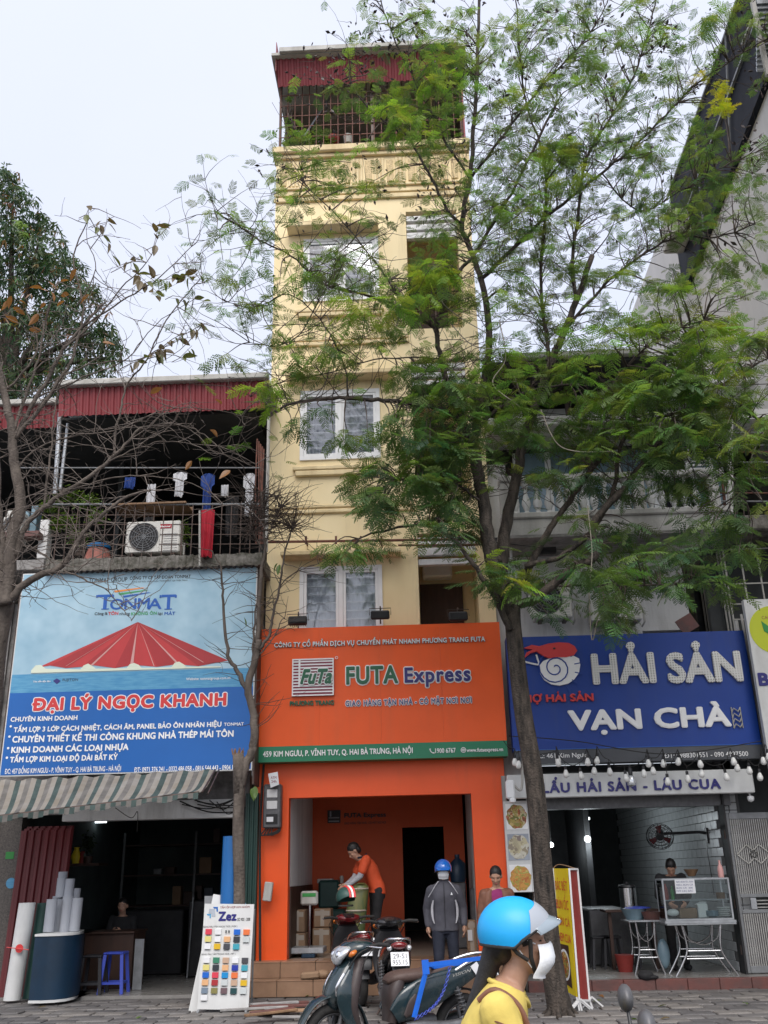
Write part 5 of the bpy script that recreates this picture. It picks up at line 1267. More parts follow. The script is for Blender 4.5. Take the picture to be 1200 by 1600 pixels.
# white sign
YW = 14.62
ws = thing('shop_sign', 'white signboard with navy serif words hanging under the blue restaurant sign', 'shop sign', (3, 14.7, 2.9))
A, B, C_, D_ = P(792, 1208, YW), P(1175, 1204, YW), P(793, 1245, YW), P(1181, 1241, YW)
m = MB(); m.bbox((A.x + C_.x) / 2, (B.x + D_.x) / 2, YW, YW + .15, (C_.z + D_.z) / 2, (A.z + B.z) / 2, .01); m.build('board', 'board_white', ws)
text('LẨU HẢI SẢN - LẨU CUA', 847, 1220, 1126, 1236, YW, 'letter_navy', ws, .02, .04, sp=1.12)
# string of bulbs
bl = MB(); bl.tube([(0, 0, -.05), (0, 0, 0)], .022, 8); bmesh_s = bl.mesh('socket', 'black_plastic', 40)
bl = MB(); bl.lathe([(.018, -.05), (.03, -.075), (.043, -.11), (.042, -.135), (.028, -.16), (.0005, -.168)], (0, 0, 0), 14); bmesh_b = bl.mesh('bulb', 'bulb_white', 60)
bulbs = [(804, 1186), (811, 1190), (870, 1182), (883, 1204), (870, 1187), (906, 1207), (918, 1186), (928, 1200), (933, 1184), (951, 1201), (976, 1211), (1005, 1204), (1012, 1188), (1019, 1200), (1036, 1188), (1042, 1216), (1060, 1185), (1073, 1212), (1092, 1189), (1095, 1204), (1132, 1209), (1144, 1185), (1151, 1195), (1169, 1199), (1186, 1209), (1190, 1184), (1199, 1178)]
Yb = 14.35; wires = []
for (a, b) in bulbs:
    p = P(a, b - 7, Yb + U(-.05, .05)); t = bpy.data.objects.new('light_bulb', bmesh_b); COL.objects.link(t); t.location = p; t.rotation_euler = (U(-.15, .15), U(-.15, .15), 0)
    tag(t, 'small unlit white bulb hanging on the wire across the restaurant signs', 'light bulb', 'string of white bulbs in front of the restaurant signs')
    s_ = bpy.data.objects.new('socket', bmesh_s); COL.objects.link(s_); s_.parent = t; wires.append(p)
m = MB(); wires.sort(key=lambda p: p.x)
a = Vector((wires[0].x - .15, Yb, wires[0].z + .2)); prev = a
for p in wires:
    q = Vector((p.x, Yb + .01, p.z + U(.06, .1))); mid = prev.lerp(q, .5) - Vector((0, 0, .05)); m.tube(catmull([prev, mid, q], 4), .006, 5); m.tube([q, Vector(p)], .005, 5); prev = q
m.tube(catmull([P(795, 1150, Yb), P(900, 1158, Yb), P(1040, 1178, Yb), P(1190, 1158, Yb)], 8), .007, 5)
tag(m.build('bulb_wire', 'black_rubber', None, 60), 'thin black wire carrying the white bulbs across the restaurant front', 'wire')
t = thing('flood_bulb', 'larger caged bulb hanging in front of the white restaurant sign', 'lamp', P(986, 1218, 14.4)); c = P(986, 1218, 14.4)
m = MB(); m.lathe([(.03, .06), (.055, .03), (.07, -.02), (.06, -.08), (.0005, -.1)], c, 14); m.build('glass', 'lens_clear', t, 60)
m = MB(); m.lathe([(.03, .06), (.035, .14), (.01, .2)], c, 12); m.build('cap', 'black_plastic', t, 40)
t = thing('security_camera', 'small white dome camera under the right end of the white sign', 'camera', P(1173, 1248, 14.7)); c = P(1173, 1248, 14.7)
m = MB(); m.lathe([(.0005, -.05), (.04, -.03), (.05, 0), (.05, .03), (.03, .04)], c, 14); m.build('dome', 'white_upvc', t, 50); m = MB(); m.tube([c + Vector((0, 0, .04)), c + Vector((0, .05, .1))], .015, 6); m.build('bracket', 'white_upvc', t)
t = thing('wall_lamp', 'white bracket lamp with bent cable between the trunk and the orange sign', 'lamp', P(800, 1235, 14.4))
m = MB(); c = P(797, 1237, 14.4); m.bbox(c.x - .06, c.x + .07, 14.36, 14.46, c.z - .1, c.z + .16, .02); m.build('housing', 'white_upvc', t)
m = MB(); c2 = P(801, 1250, 14.4); m.lathe([(.0005, -.05), (.045, -.03), (.05, .01), (.03, .04)], c2, 14); m.build('dome', 'white_upvc', t, 50)
m = MB(); m.tube(catmull([c + Vector((.05, 0, .1)), c + Vector((.16, 0, .02)), c + Vector((.2, -.02, .3)), c + Vector((.22, 0, .5))], 5), .018, 6); m.build('cable', 'gutter', t, 60)
# ---- menu board with three dishes
t = thing('menu_board', 'narrow white board with three food photos between the orange front and the trunk', 'menu board', P(808, 1395, 14.9))
A, B, C_, D_ = P(786, 1252, 14.9), P(824, 1252, 14.9), P(795, 1394, 14.9), P(836, 1394, 14.9); mx0, mx1 = (A.x + C_.x) / 2, (B.x + D_.x) / 2
m = MB(); m.box(mx0, mx1, 14.9, 14.95, C_.z, A.z); m.build('board', 'board_white', t)
for (yc0, yc1, fm, plate_m) in ((1256, 1296, 'food_mixed', 'letter_white'), (1303, 1344, 'food_squid', 'room_grey'), (1351, 1394, 'food_noodle', 'letter_white')):
    z0_, z1_ = zat(808, yc1, 14.9), zat(808, yc0, 14.9); m = MB(); m.box(mx0 + .03, mx1 - .03, 14.894, 14.899, z0_, z1_); ph = m.build('photo', plate_m, t)
    m = MB(); cx, cz, r = (mx0 + mx1) / 2, (z0_ + z1_) / 2, (mx1 - mx0) * .41
    m.prism([(cx + r * (1 + .06 * math.sin(k * 2.3)) * math.cos(k * math.pi / 14), cz + r * 1.12 * (1 + .06 * math.sin(k * 1.7)) * math.sin(k * math.pi / 14)) for k in range(28)], 14.889, 14.893); m.build('dish', fm, ph)
m = MB(); m.box(1.22, mx0 - .002, 14.95, 15.15, 0, 2.9); m.box(mx1 + .002, mx1 + .25, 15.0, 15.2, 0, 2.7); m.box(1.24, 1.75, 15.21, 15.29, 2.6, 3.4); m.box(1.275, 1.6, 15.31, 15.45, 3.0, 8.2); m.build('entrance_pier', 'old_white_wall', rh)
# ---- restaurant room
wx = 4.44; fz = .13
m = MB(); m.box(Q0, wx + .45, 14.58, 24, -.1, fz); m.build('floor_slab', 'shop_floor', rh)
m = MB()
for i in range(8): m.bbox(1.32 + i * .43, 1.32 + i * .43 + .424, 14.45, 14.578, -.05, fz + .004, .006)
m.build('red_threshold', 'red_kerb', rh)
m = MB(); m.box(wx, wx + .1, 15.15, 23.5, fz, 3.1); m.build('joint_wall', 'brick_joint', rh)
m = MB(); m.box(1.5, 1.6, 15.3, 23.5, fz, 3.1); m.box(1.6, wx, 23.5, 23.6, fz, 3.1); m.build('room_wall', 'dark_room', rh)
m = MB(); m.box(1.6, wx, 15.2, 23.5, 2.95, 3.05); m.build('ceiling', 'dark_room', rh)
m = MB(); m.box(Q0 + .3, wx + .1, 14.95, 15.149, zat(990, 1262, 15), zat(990, 1240, 15)); m.build('shutter_box', 'engine_grey', rh)
tl = MB(); tl.bbox(-.012, 0, -.145, .145, -.062, .062, .006); tl = tl.mesh('tile', 'brick_tile')
tiles = []
for j in range(22):
    for i in range(27):
        y = 15.3 + .15 + i * .30 + (.15 if j % 2 else 0); z = fz + .065 + j * .13
        if y < 23.3: tiles.append((y, z))
tiles.sort(); far = MB()
for k, (y, z) in enumerate(tiles):
    if k < 250: inst('tile', tl, (wx, y, z), rh)
    else: far.bbox(wx - .012, wx, y - .145, y + .145, z - .062, z + .062, .005)
far.build('tiles', 'brick_tile', rh, kind='stuff')
tl = MB(); tl.bbox(-.055, .055, -.012, 0, -.05, .05, .006); tl = tl.mesh('tile', 'brick_tile')
for j in range(24):
    for i in range(2): inst('tile', tl, (wx + .06 + i * .12, 15.148, fz + .06 + j * .11), rh)
m = MB(); m.box(wx, wx + .28, 15.15, 15.3, fz, 2.9); m.build('entrance_pier', 'brick_joint', rh)
m = MB(); m.bbox(2.6, 4.0, 15.9, 17.2, 2.6, 2.66, .01); m.build('ceiling_panel', 'teal_room', rh)
for (px, py, r, lab) in ((916, 1279, .07, 'small lit round ceiling lamp at the top of the restaurant room'), (918, 1311, .06, 'bright lit bulb hanging at the back of the restaurant room'), (861, 1320, .05, 'small lit bulb seen just right of the trunk in the restaurant')):
    c = P(px, py, 19.5 if r == .07 or r == .05 else 18.5); t = thing('room_lamp', lab, 'lamp', c); m = MB(); m.ell(c, (r, r, r * (.6 if r == .07 else 1))); m.build('globe', 'lamp_glow', t, 180); pl = bpy.data.lights.new('bulb', 'POINT'); pl.energy = 14 if r == .06 else 5; pl.color = (.85, .95, 1); pl.shadow_soft_size = .08; po = bpy.data.objects.new('bulb_light', pl); COL.objects.link(po); po.parent = t; po.location = (0, -.25, -.1); m = MB(); m.tube([c + Vector((0, 0, r)), Vector((c.x, c.y, 2.94))], .01, 6); m.build('cord', 'black_rubber', t)
# partition and counters in the back
m = MB(); m.box(2.9, 3.0, 18.5, 21, fz, 2.9); m.box(2.2, 2.9, 20.9, 21, fz, 2.9); m.build('partition', 'very_dark', rh)
m = MB(); m.bbox(2.55, 3.2, 16.6, 18.0, fz, .95, .02); tag(m.build('counter', 'engine_grey'), 'grey kitchen counter inside the restaurant', 'counter')
m = MB()
for (a, b, c, d) in ((775, 583, 1010, 588), (780, 592, 1200, 600), (800, 640, 1200, 652), (760, 846, 1140, 858)):
    p, q = P(a, b, 14.0), P(c, d, 13.9); m.tube(catmull([p, p.lerp(q, .5) - Vector((0, 0, .12)), q], 8), .007, 5)
tag(m.build('overhead_cable', 'black_rubber', None, 60), 'thin black cables strung across the white balconied building behind the tree', 'cables')
# ================================================================== right edge: gate, neighbour, tower
def gate_leaf(x0, x1, z0, z1, Y, label, zmid=.42, diamonds=True, nbar=18):
    t = thing('gate', label, 'gate', ((x0 + x1) / 2, Y, z0), 'grey metal gates at the right edge')
    f = .07; zm = z0 + (z1 - z0) * zmid
    m = MB(); m.bbox(x0, x0 + f, Y, Y + .045, z0, z1, .006); m.bbox(x1 - f, x1, Y, Y + .045, z0, z1, .006)
    m.bbox(x0 + f + .001, x1 - f - .001, Y, Y + .045, z0, z0 + .09, .006); m.bbox(x0 + f + .001, x1 - f - .001, Y, Y + .045, z1 - .09, z1, .006)
    m.bbox(x0 + f + .001, x1 - f - .001, Y, Y + .045, zm - .13, zm - .08, .006); m.bbox(x0 + f + .001, x1 - f - .001, Y, Y + .045, zm + .08, zm + .13, .006); m.build('gate_frame', 'grey_steel', t)
    for (a, b) in ((z0 + .091, zm - .131), (zm + .131, z1 - .091)):
        bb = MB(); bb.box(-.008, .008, -.012, .012, a, b); bb = bb.mesh('gate_bar', 'gate_grey')
        for i in range(nbar):
            o = inst('gate_bar', bb, (x0 + f + .02 + (x1 - x0 - 2 * f - .04) * i / (nbar - 1), Y + .022, 0), t)
    for i in range(3):
        m = MB(); m.box(x0 + .3, x1 - f - .002, Y + .015, Y + .03, zm - .06 + i * .045, zm - .045 + i * .045); m.build('gate_bar', 'gate_grey', t)
    m = MB(); m.box(x0 + f + .14, x0 + .29, Y - .004, Y + .04, zm - .075, zm + .075); m.build('lock_plate', 'galvanised', t)
    if diamonds:
        cx, cz = (x0 + x1) / 2, z0 + (z1 - z0) * .73; m = MB()
        for ox, r in ((-.09, .13), (.09, .13), (0, .05)):
            pts = [(cx + ox - r * 1.15, Y - .012, cz), (cx + ox, Y - .012, cz + r), (cx + ox + r * 1.15, Y - .012, cz), (cx + ox, Y - .012, cz - r)]
            for i in range(4): m.bar(pts[i], pts[(i + 1) % 4], .012, .01, up=(0, 1, 0))
        m.build('diamond_ornament', 'gutter', t)
    m = MB();
    for z in (z0 + .3, zm, z1 - .3): m.tube([(x0 - .01, Y + .02, z - .06), (x0 - .01, Y + .02, z + .06)], .018, 8)
    m.build('hinge', 'dark_steel', t)
    return t
gz0, gz1 = .14, zat(1158, 1270, 15.0)
gx0 = xat(1147, 1400, 15.0)
gate_leaf(gx0, gx0 + .70, gz0, gz1, 14.95, 'grey barred metal gate with a diamond ornament right of the glass food case')
gate_leaf(gx0 + .76, gx0 + 1.5, gz0, gz1, 14.95, 'grey barred gate leaf cut by the right frame edge', diamonds=False)
m = MB(); m.box(4.43, gx0 - .012, 14.9, 15.14, .13, 3.0); m.build('dark_jamb', 'very_dark', rh)
nr = thing('neighbour_building', 'old building at the right frame edge with a caged balcony and dark upper veranda', 'building', (6, 15.2, 3))
m = MB(); X0, X1, Z0, Z1 = RC(1130, 803, 1290, 826, 14.4); m.bbox(X0 + .04, X1, 14.4, 18.5, Z0, Z1, .02); m.build('balcony_slab', 'mossy_concrete', nr); zsl = Z1; zsb = Z0
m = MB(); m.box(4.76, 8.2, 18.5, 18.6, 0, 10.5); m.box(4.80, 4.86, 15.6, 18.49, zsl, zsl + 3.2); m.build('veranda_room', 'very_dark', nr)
m = MB(); m.box(4.76, 8.2, 14.6, 18.6, zat(1160, 655, 14.6), zat(1160, 640, 14.6)); m.build('roof_slab', 'white_wall', nr)
m = MB(); m.tube([P(1141, 655, 14.4), P(1141, 805, 14.4)], .05, 8); m.build('column', 'old_white_wall', nr)
for i, py in enumerate((676, 695, 706, 722, 747, 770, 783)):
    m = MB(); m.tube([P(1112, py, 14.45), P(1290, py + 1, 14.45)], .014, 6); m.build('rail', 'rust_steel' if i % 3 == 2 else 'grey_steel', nr)
for px in (1112, 1128, 1135):
    m = MB(); m.tube([P(px, 740, 14.5), P(px + 6, 805, 14.5)], .025, 6); m.build('post', 'rust_steel', nr)
# caged bay: bars in front and on the left side
YK = 14.95; zc0, zc1 = zat(1150, 1010, YK), zat(1150, 852, YK); xk = xat(1140, 930, YK)
vb = MB(); vb.box(-.012, .012, -.012, .012, zc0, zc1); vb = vb.mesh('cage_bar', 'gutter')
for i in range(10): inst('cage_bar', vb, (xk + i * .27, YK, 0), nr)
for i in range(1, 10): inst('cage_bar', vb, (xk, YK + i * .16, 0), nr)
for q in (.25, .40, .60, .95):
    m = MB(); z = zc0 + (zc1 - zc0) * q; m.box(xk, 8.2, YK - .025, YK - .013, z, z + .02); m.build('cage_rail', 'gutter', nr)
m = MB(); m.box(xk - .1, xk - .02, 16.5, 17.5, 3.2, zsb); m.box(4.7, 8.2, 17.0, 17.1, 0, zsb); m.build('dark_wall', 'dark_room', nr)
m = MB()
for i in range(10): m.bbox(5.4, 6.8, 15.45 + i * .05, 15.49 + i * .05, zc0 + .35 + i * .11, zc0 + .44 + i * .11, .01)
m.build('blind', 'gutter', nr)
m = MB(); m.bbox(4.1, 4.66, 14.9, 15.9, zat(1100, 862, 15), zat(1100, 848, 15), .01); m.build('beam', 'old_white_wall', rh)
YN = 14.3
t = thing('shop_sign', 'white signboard with a lime green round emblem cut off by the right frame edge', 'shop sign', P(1200, 1200, YN))
A, C_ = P(1162, 937, YN), P(1195, 1150, YN);
m = MB(); m.box((A.x + C_.x) / 2, 8.2, YN, YN + .1, zat(1195, 1215, YN), zat(1195, 936, YN)); m.build('board', 'board_white', t)
c = P(1210, 984, YN)
m = MB(); m.lathe([(.0001, -.006), (.37, -.006), (.37, -.001)], (c.x, YN, c.z), 44, 'Y'); em = m.build('emblem', 'lime', t, 30)
m = MB();
for s in (1, -1):
    m.prism([(c.x + s * .02, c.z - .14), (c.x - s * .0 + s * -.16, c.z - .02), (c.x - s * .18, c.z + .14), (c.x - s * .04, c.z + .02)], YN - .012, YN - .007)
m.build('leaf_print', 'leafprint', em)
text('CAO LƯƠNG', 1190, 962, 1230, 967, YN - .007, 'letter_maroon', em, .002, 0)
text('BÁNH', 1184, 1050, 1270, 1071, YN - .001, 'letter_navy', t, .01, .05)
m = MB(); m.tube([P(1150, 970, 14.7), P(1192, 1190, 14.7)], .03, 8); m.tube([P(1158, 960, 14.8), P(1196, 1180, 14.8)], .02, 8); tag(m.build('pipe', 'old_white_wall', None, 30), 'old white pipes running down between the blue sign and the right white sign', 'pipes')
m = MB(); m.box(4.75, 8.2, 15.3, 15.4, 0, zsb); m.build('shop_wall', 'dark_room', nr)
# ---- tall pale building behind on the right
TX = 6.6
tw = thing('tower_block', 'tall pale grey building at the upper right with a dark glazed band along its side', 'tall building', (TX, 20, 0))
q = PXX(1048, 318, TX); ztop = q.z
ya = PXX(1150, 296, TX); yb2 = PXX(1048, 345, TX).y
m = MB(); m.box(TX, TX + 9, 10.5, PXX(980, 500, TX).y + 0, 0, ztop - .05); m.build('side_wall', 'tower_wall', tw)
# dark band polygon on the side, standing proud
pts = [(1210, -90), (1048, 316), (1052, 350), (1068, 458), (1196, 122), (1320, -210)]
qs = [PXX(a, b, TX - .12) for a, b in pts]; qs[0].z = qs[1].z = ztop
m = MB(); n = len(qs); m.add([(TX - .12, v.y, v.z) for v in qs] + [(TX - .001, v.y, v.z) for v in qs], [tuple(range(n))[::-1], tuple(range(n, 2 * n))] + [(i, (i + 1) % n, (i + 1) % n + n, i + n) for i in range(n)])
m.build('glazed_band', 'dark_glass', tw)
m = MB()
for k in (0.02, .5):
    a = qs[1].lerp(qs[3], k); b = qs[0].lerp(qs[4], k); m.bar((TX - .16, a.y, a.z), (TX - .16, b.y, b.z), .05, .05)
for k in (2, 4):
    a = qs[1].lerp(qs[0], k / 6); b = qs[3].lerp(qs[4], k / 6); m.bar((TX - .16, a.y, a.z), (TX - .16, b.y, b.z), .03, .03)
m.build('mullion', 'grey_steel', tw)
m = MB(); c = PXX(1060, 358, TX - .3); m.bbox(TX - .6, TX - .13, c.y - .4, c.y + .4, c.z - .4, c.z + .3, .03); m.build('ledge_box', 'gutter', tw)
# steel pergola near the top
for i in range(14):
    m = MB(); a = PXX(1182 + 0, 4 + i * 8, TX - .35); m.bar((TX - .35, a.y, a.z), (TX + 1.2, a.y, a.z), .04, .09); m.build('pergola_slat', 'galvanised', tw)
m = MB(); m.bar(PXX(1176, 2, TX - .4), PXX(1200, 118, TX - .4), .07, .07); m.bar(PXX(1180, 20, TX - .4), PXX(1160, 70, TX - .4), .05, .05); m.build('pergola_beam', 'gutter', tw)

# ================================================================== restaurant goods
# wall fan
t = thing('wall_fan', 'black wall fan tilted down on the tiled restaurant wall', 'fan', P(1062, 1304, 15.9))
c = P(1031, 1307, 15.9); w_ = P(1063, 1303, 16.0); w_.x = wx - .02
Rf = Matrix.Rotation(math.radians(28), 3, 'Y') @ Matrix.Rotation(math.radians(-62), 3, 'X')
def fa_(v): return c + Rf @ Vector(v)
m = MB()
for k in range(5):
    R_ = .21 * math.sin((k + 1) / 5 * math.pi / 2); h = .07 * math.cos((k + 1) / 5 * math.pi / 2)
    for s in (1, -1): m.tube([fa_((R_ * math.cos(a * math.pi / 12), R_ * math.sin(a * math.pi / 12), s * h)) for a in range(24)], .004, 4, closed=True)
for k in range(20):
    a = k * math.pi / 10
    for s in (1, -1): m.tube([fa_((.21 * math.sin(u) * math.cos(a), .21 * math.sin(u) * math.sin(a), s * .07 * math.cos(u))) for u in (.2, .6, 1.0, math.pi / 2)], .003, 4)
m.build('cage', 'black_plastic', t)
m = MB()
for k in range(3):
    a = k * 2.094; ps = []
    for r, d in ((.03, -.25), (.17, -.35), (.18, .2), (.05, .4)): ps.append(fa_((r * math.cos(a + d), r * math.sin(a + d), .02 * d)))
    m.add(ps + [p + Vector((0, 0, .004)) for p in ps], [(0, 1, 2, 3), (7, 6, 5, 4)])
m.build('blade', 'dark_red_sheet', t)
m = MB(); m.tube([fa_((0, 0, -.02)), fa_((0, 0, .17))], .06, 12); m.build('motor', 'black_plastic', t, 40)
m = MB(); m.tube([fa_((0, 0, .1)), w_ + Vector((-.12, 0, .02)), w_], .022, 8); m.box(w_.x - .02, w_.x + .02, w_.y - .05, w_.y + .05, w_.z - .15, w_.z + .08); m.tube(catmull([w_, w_ + Vector((-.03, 0, -.25)), w_ + Vector((-.02, 0, -.5)), w_ + Vector((-.015, 0, -.9))], 5), .007, 5); m.build('arm', 'black_plastic', t, 40)
# glass food case
YC = 14.75
ct = thing('glass_food_case', 'aluminium framed glass food case standing on a folding table', 'display case', P(1088, 1442, YC))
X0, X1, Z0, Z1 = RC(1037, 1372, 1143, 1438, YC); DX = .42
m = MB(); f = .022
def frame_box(m, X0, X1, Y0, Y1, Z0, Z1, f):
    for x in (X0, X1 - f):
        for y in (Y0, Y1 - f): m.box(x, x + f, y, y + f, Z0, Z1)
    for z in (Z0, Z1 - f):
        for y in (Y0, Y1 - f): m.box(X0 + f, X1 - f, y, y + f, z, z + f)
        for x in (X0, X1 - f): m.box(x, x + f, Y0 + f, Y1 - f, z, z + f)
frame_box(m, X0, X1, YC, YC + DX, Z0, Z1, f); m.build('frame', 'galvanised', ct)
zm = Z0 + (Z1 - Z0) * .47
m = MB(); m.box(X0 + f, X1 - f, YC + .03, YC + DX - .03, zm, zm + .012); m.build('shelf', 'galvanised', ct)
m = MB(); m.box(X0 + f, X1 - f, YC + .006, YC + .010, Z0 + f, Z1 - f); m.build('pane', 'case_glass', ct)
m = MB(); m.box(X0 + .006, X0 + .010, YC + f, YC + DX - f, Z0 + f, Z1 - f); m.build('pane', 'case_glass', ct)
m = MB(); m.box(X0 - .02, X1 + .02, YC - .02, YC + DX + .02, Z0 - .035, Z0 - .003); m.build('base_board', 'galvanised', ct)
a0, a1, b0, b1 = RC(1055, 1374, 1086, 1396, YC - .01); m = MB(); m.box(a0, a1, YC - .012, YC - .008, b0, b1); nt_ = tag(m.build('paper_notice', 'paper'), 'white handwritten paper notice taped to the glass food case', 'notice')
for i, s in enumerate(('BÁN BÚN ỐC, BÚN', 'RIÊU, BÚN CÁ', 'BÚN CÁ  30K', 'MỜI CÁC BÁC')): text(s, 1057, 1376.5 + i * 4.8, 1083, 1379 + i * 4.8, YC - .013, 'letter_navy', nt_, .001, 0)
def vessel(nm, label, px, py, Y, prof, mm, cat, group=None, z=None, sc_=1):
    c = P(px, py, Y); c.z = z if z is not None else c.z
    m = MB(); m.lathe([(r * sc_, h * sc_) for r, h in prof], c, 16); o = m.build(nm, mm, None, 50); return tag(o, label, cat, group)
bowl = [(.05, 0), (.09, .015), (.095, .04), (.085, .042)]
for i in range(5): vessel('plate', 'white plate in the tall stack on the case floor', 1131, 1430, YC + .12, [(.05, 0), (.10, .02), (.10, .026), (.03, .024)], 'letter_white', 'plate', 'white plates stacked in the glass case', z=Z0 + f + .012 + i * .026)
for i in range(3): vessel('bowl', 'blue grey bowl in the low stack on the case floor', 1113, 1430, YC + .1, bowl, 'glass_blue', 'bowl', 'blue grey bowls stacked in the glass case', z=Z0 + f + .012 + i * .024)
m = MB(); a0, a1, _, _ = RC(1089, 1400, 1105, 1430, YC + .1); m.bbox(a0, a1, YC + .08, YC + .2, Z0 + f + .002, zm - .05, .01); m.prism([(a0 - .03, zm - .06), (a0 + .06, zm - .01), (a1, zm - .02), (a1 - .02, zm - .07)], YC + .1, YC + .16); tag(m.build('white_bag', 'letter_white'), 'white paper bag with folded top on the case floor', 'bag')
m = MB(); a0, a1, _, _ = RC(1060, 1400, 1087, 1430, YC + .1); m.bbox(a0, a1, YC + .06, YC + .28, Z0 + f + .002, Z0 + .16, .01); tag(m.build('food_box', 'cardboard'), 'brown food box in the lower left of the glass case', 'box')
m = MB(); m.ell(P(1052, 1432, YC + .1) + Vector((0, 0, .05)), (.09, .06, .05)); tag(m.build('white_cloth', 'letter_white', None, 180), 'crumpled white cloth in the left corner of the glass case', 'cloth')
botp = [(.03, 0), (.032, .12), (.026, .15), (.012, .18), (.012, .21), (.004, .215)]
vessel('bottle', 'red sauce bottle on the shelf of the glass case', 1041, 1398, YC + .12, botp, 'banner_red', 'bottle', z=zm + .012)
vessel('bottle', 'green sauce bottle on the shelf of the glass case', 1051, 1398, YC + .12, botp, 'leafprint', 'bottle', z=zm + .012, sc_=.85)
vessel('bottle', 'clear plastic bottle with pink liquid standing on top of the glass case', 1127, 1370, YC + .1, [(.04, 0), (.042, .1), (.036, .14), (.014, .19), (.016, .23), (.004, .235)], 'print_pink', 'bottle', z=Z1)
vessel('tin', 'round orange tin at the right end of the case shelf', 1126, 1400, YC + .12, [(.06, 0), (.062, .08), (.055, .085)], 'wood', 'tin', z=zm + .012)
vessel('basket', 'small woven brown basket behind the case top', 1081, 1370, 15.4, [(.05, 0), (.11, .1), (.10, .1)], 'wood', 'basket', z=Z1 + .02)
# folding table with bent chrome legs
def fold_table(x0, x1, y0, y1, zt, label):
    t = thing('folding_table', label, 'table', ((x0 + x1) / 2, (y0 + y1) / 2, fz)); m = MB(); m.bbox(x0, x1, y0, y1, zt - .025, zt, .006); m.build('tabletop', 'galvanised', t)
    w = x1 - x0
    for y in (y0 + .05, y1 - .06):
        for (xa, xb, xc) in ((x0 + w * .22, x0 + w * .26, x0 + w * .06), (x1 - w * .22, x1 - w * .26, x1 - w * .06)):
            m = MB(); m.tube(catmull([(xa, y, zt - .026), (xb, y, fz + .35), (xc * .45 + xb * .55, y, fz + .16), (xc, y, fz)], 6), .014, 8); m.build('leg', 'steel_leg', t, 60)
        m = MB(); m.tube([(x0 + w * .27, y, fz + .32), (x1 - w * .27, y, fz + .32)], .010, 6); m.tube([(x0 + w * .24, y, fz + .22), (x1 - w * .24, y, fz + .22)], .010, 6)
        m.tube(catmull([(x0 + w * .24, y, zt - .04), (x0 + w * .3, y, zt - .2), (x0 + w * .5, y, zt - .28), (x1 - w * .3, y, zt - .2), (x1 - w * .24, y, zt - .04)], 5), .010, 6); m.build('stretcher', 'steel_leg', t, 60)
    return t
fold_table(X0 - .0, X1 + .02, YC - .02, YC + .5, Z0 - .036, 'folding table with bent chrome legs under the glass food case')
tx0, tx1 = xat(978, 1440, 15.3), xat(1030, 1440, 15.3); tz = zat(1000, 1437, 15.3)
fold_table(tx0, tx1, 15.1, 15.7, tz, 'second folding table with basins left of the glass food case')
vessel('basin', 'translucent plastic basin full of greens on the second folding table', 992, 1437, 15.4, [(.12, 0), (.19, .14), (.2, .15), (.17, .14)], 'glass_blue', 'basin', z=tz)
vessel('basin', 'brown plastic basin at the right of the second folding table', 1020, 1437, 15.25, [(.12, 0), (.16, .11), (.15, .11)], 'red_kerb', 'basin', z=tz)
vessel('lid', 'purple lid on the plastic basin of greens', 996, 1418, 15.4, [(.19, 0), (.19, .015), (.05, .03)], 'stool_blue', 'lid', z=tz + .152)
vessel('bucket', 'red and white plastic bucket on the restaurant floor', 976, 1500, 15.6, [(.10, 0), (.14, .22), (.145, .23), (.13, .225)], 'banner_red', 'bucket', z=fz)
t = thing('urn', 'tall steel urn with a black lid behind the basins', 'urn', P(983, 1410, 16)); c = P(983, 1420, 16.0)
m = MB(); m.lathe([(.13, 0), (.13, .3), (.11, .31)], c, 18); m.build('body', 'chrome', t, 40); m = MB(); m.lathe([(.14, .31), (.13, .34), (.03, .36), (.03, .39)], c, 18); m.build('lid', 'black_plastic', t, 40)
m = MB(); m.bbox(c.x - .4, c.x + .4, 15.8, 16.3, c.z - .04, c.z, .005); m.box(c.x - .35, c.x - .3, 15.9, 15.95, fz, c.z - .041); m.box(c.x + .3, c.x + .35, 15.9, 15.95, fz, c.z - .041); tag(m.build('side_table', 'wood_dark'), 'dark side table carrying the steel urn', 'table')
for i, px in enumerate((940, 958, 1012)):
    X = xat(px, 1500, 16.2); t = thing('stool', ('left', 'middle', 'right')[i] + ' one of three dark plastic stools in the dim restaurant', 'stool', (X, 16.2, fz), 'dark stools in the restaurant')
    m = MB(); m.bbox(X - .14, X + .14, 16.06, 16.34, .55, .58, .01); m.build('seat', 'stool_black', t)
    for sx in (-1, 1):
        for sy in (-1, 1): m = MB(); m.bar((X + sx * .11, 16.2 + sy * .11, .55), (X + sx * .15, 16.2 + sy * .15, fz), .035, .03); m.build('leg', 'stool_black', t)
t = MB(); c = P(1010, 1534, 14.5); c.z = fz; t.ell(c + Vector((0, 0, .05)), (.11, .1, .07)); t.ell(c + Vector((.07, -.02, .03)), (.1, .07, .03)); tag(t.build('black_cap', 'cloth_black', None, 180), 'small black cap lying on the red brown threshold', 'cap')
# plastic bag hanging below second table
m = MB(); c = P(1037, 1490, 15.3); m.ell(c, (.09, .07, .2)); tag(m.build('plastic_bag', 'glass_blue', None, 180), 'greyish plastic bag hanging between the two folding tables', 'bag')
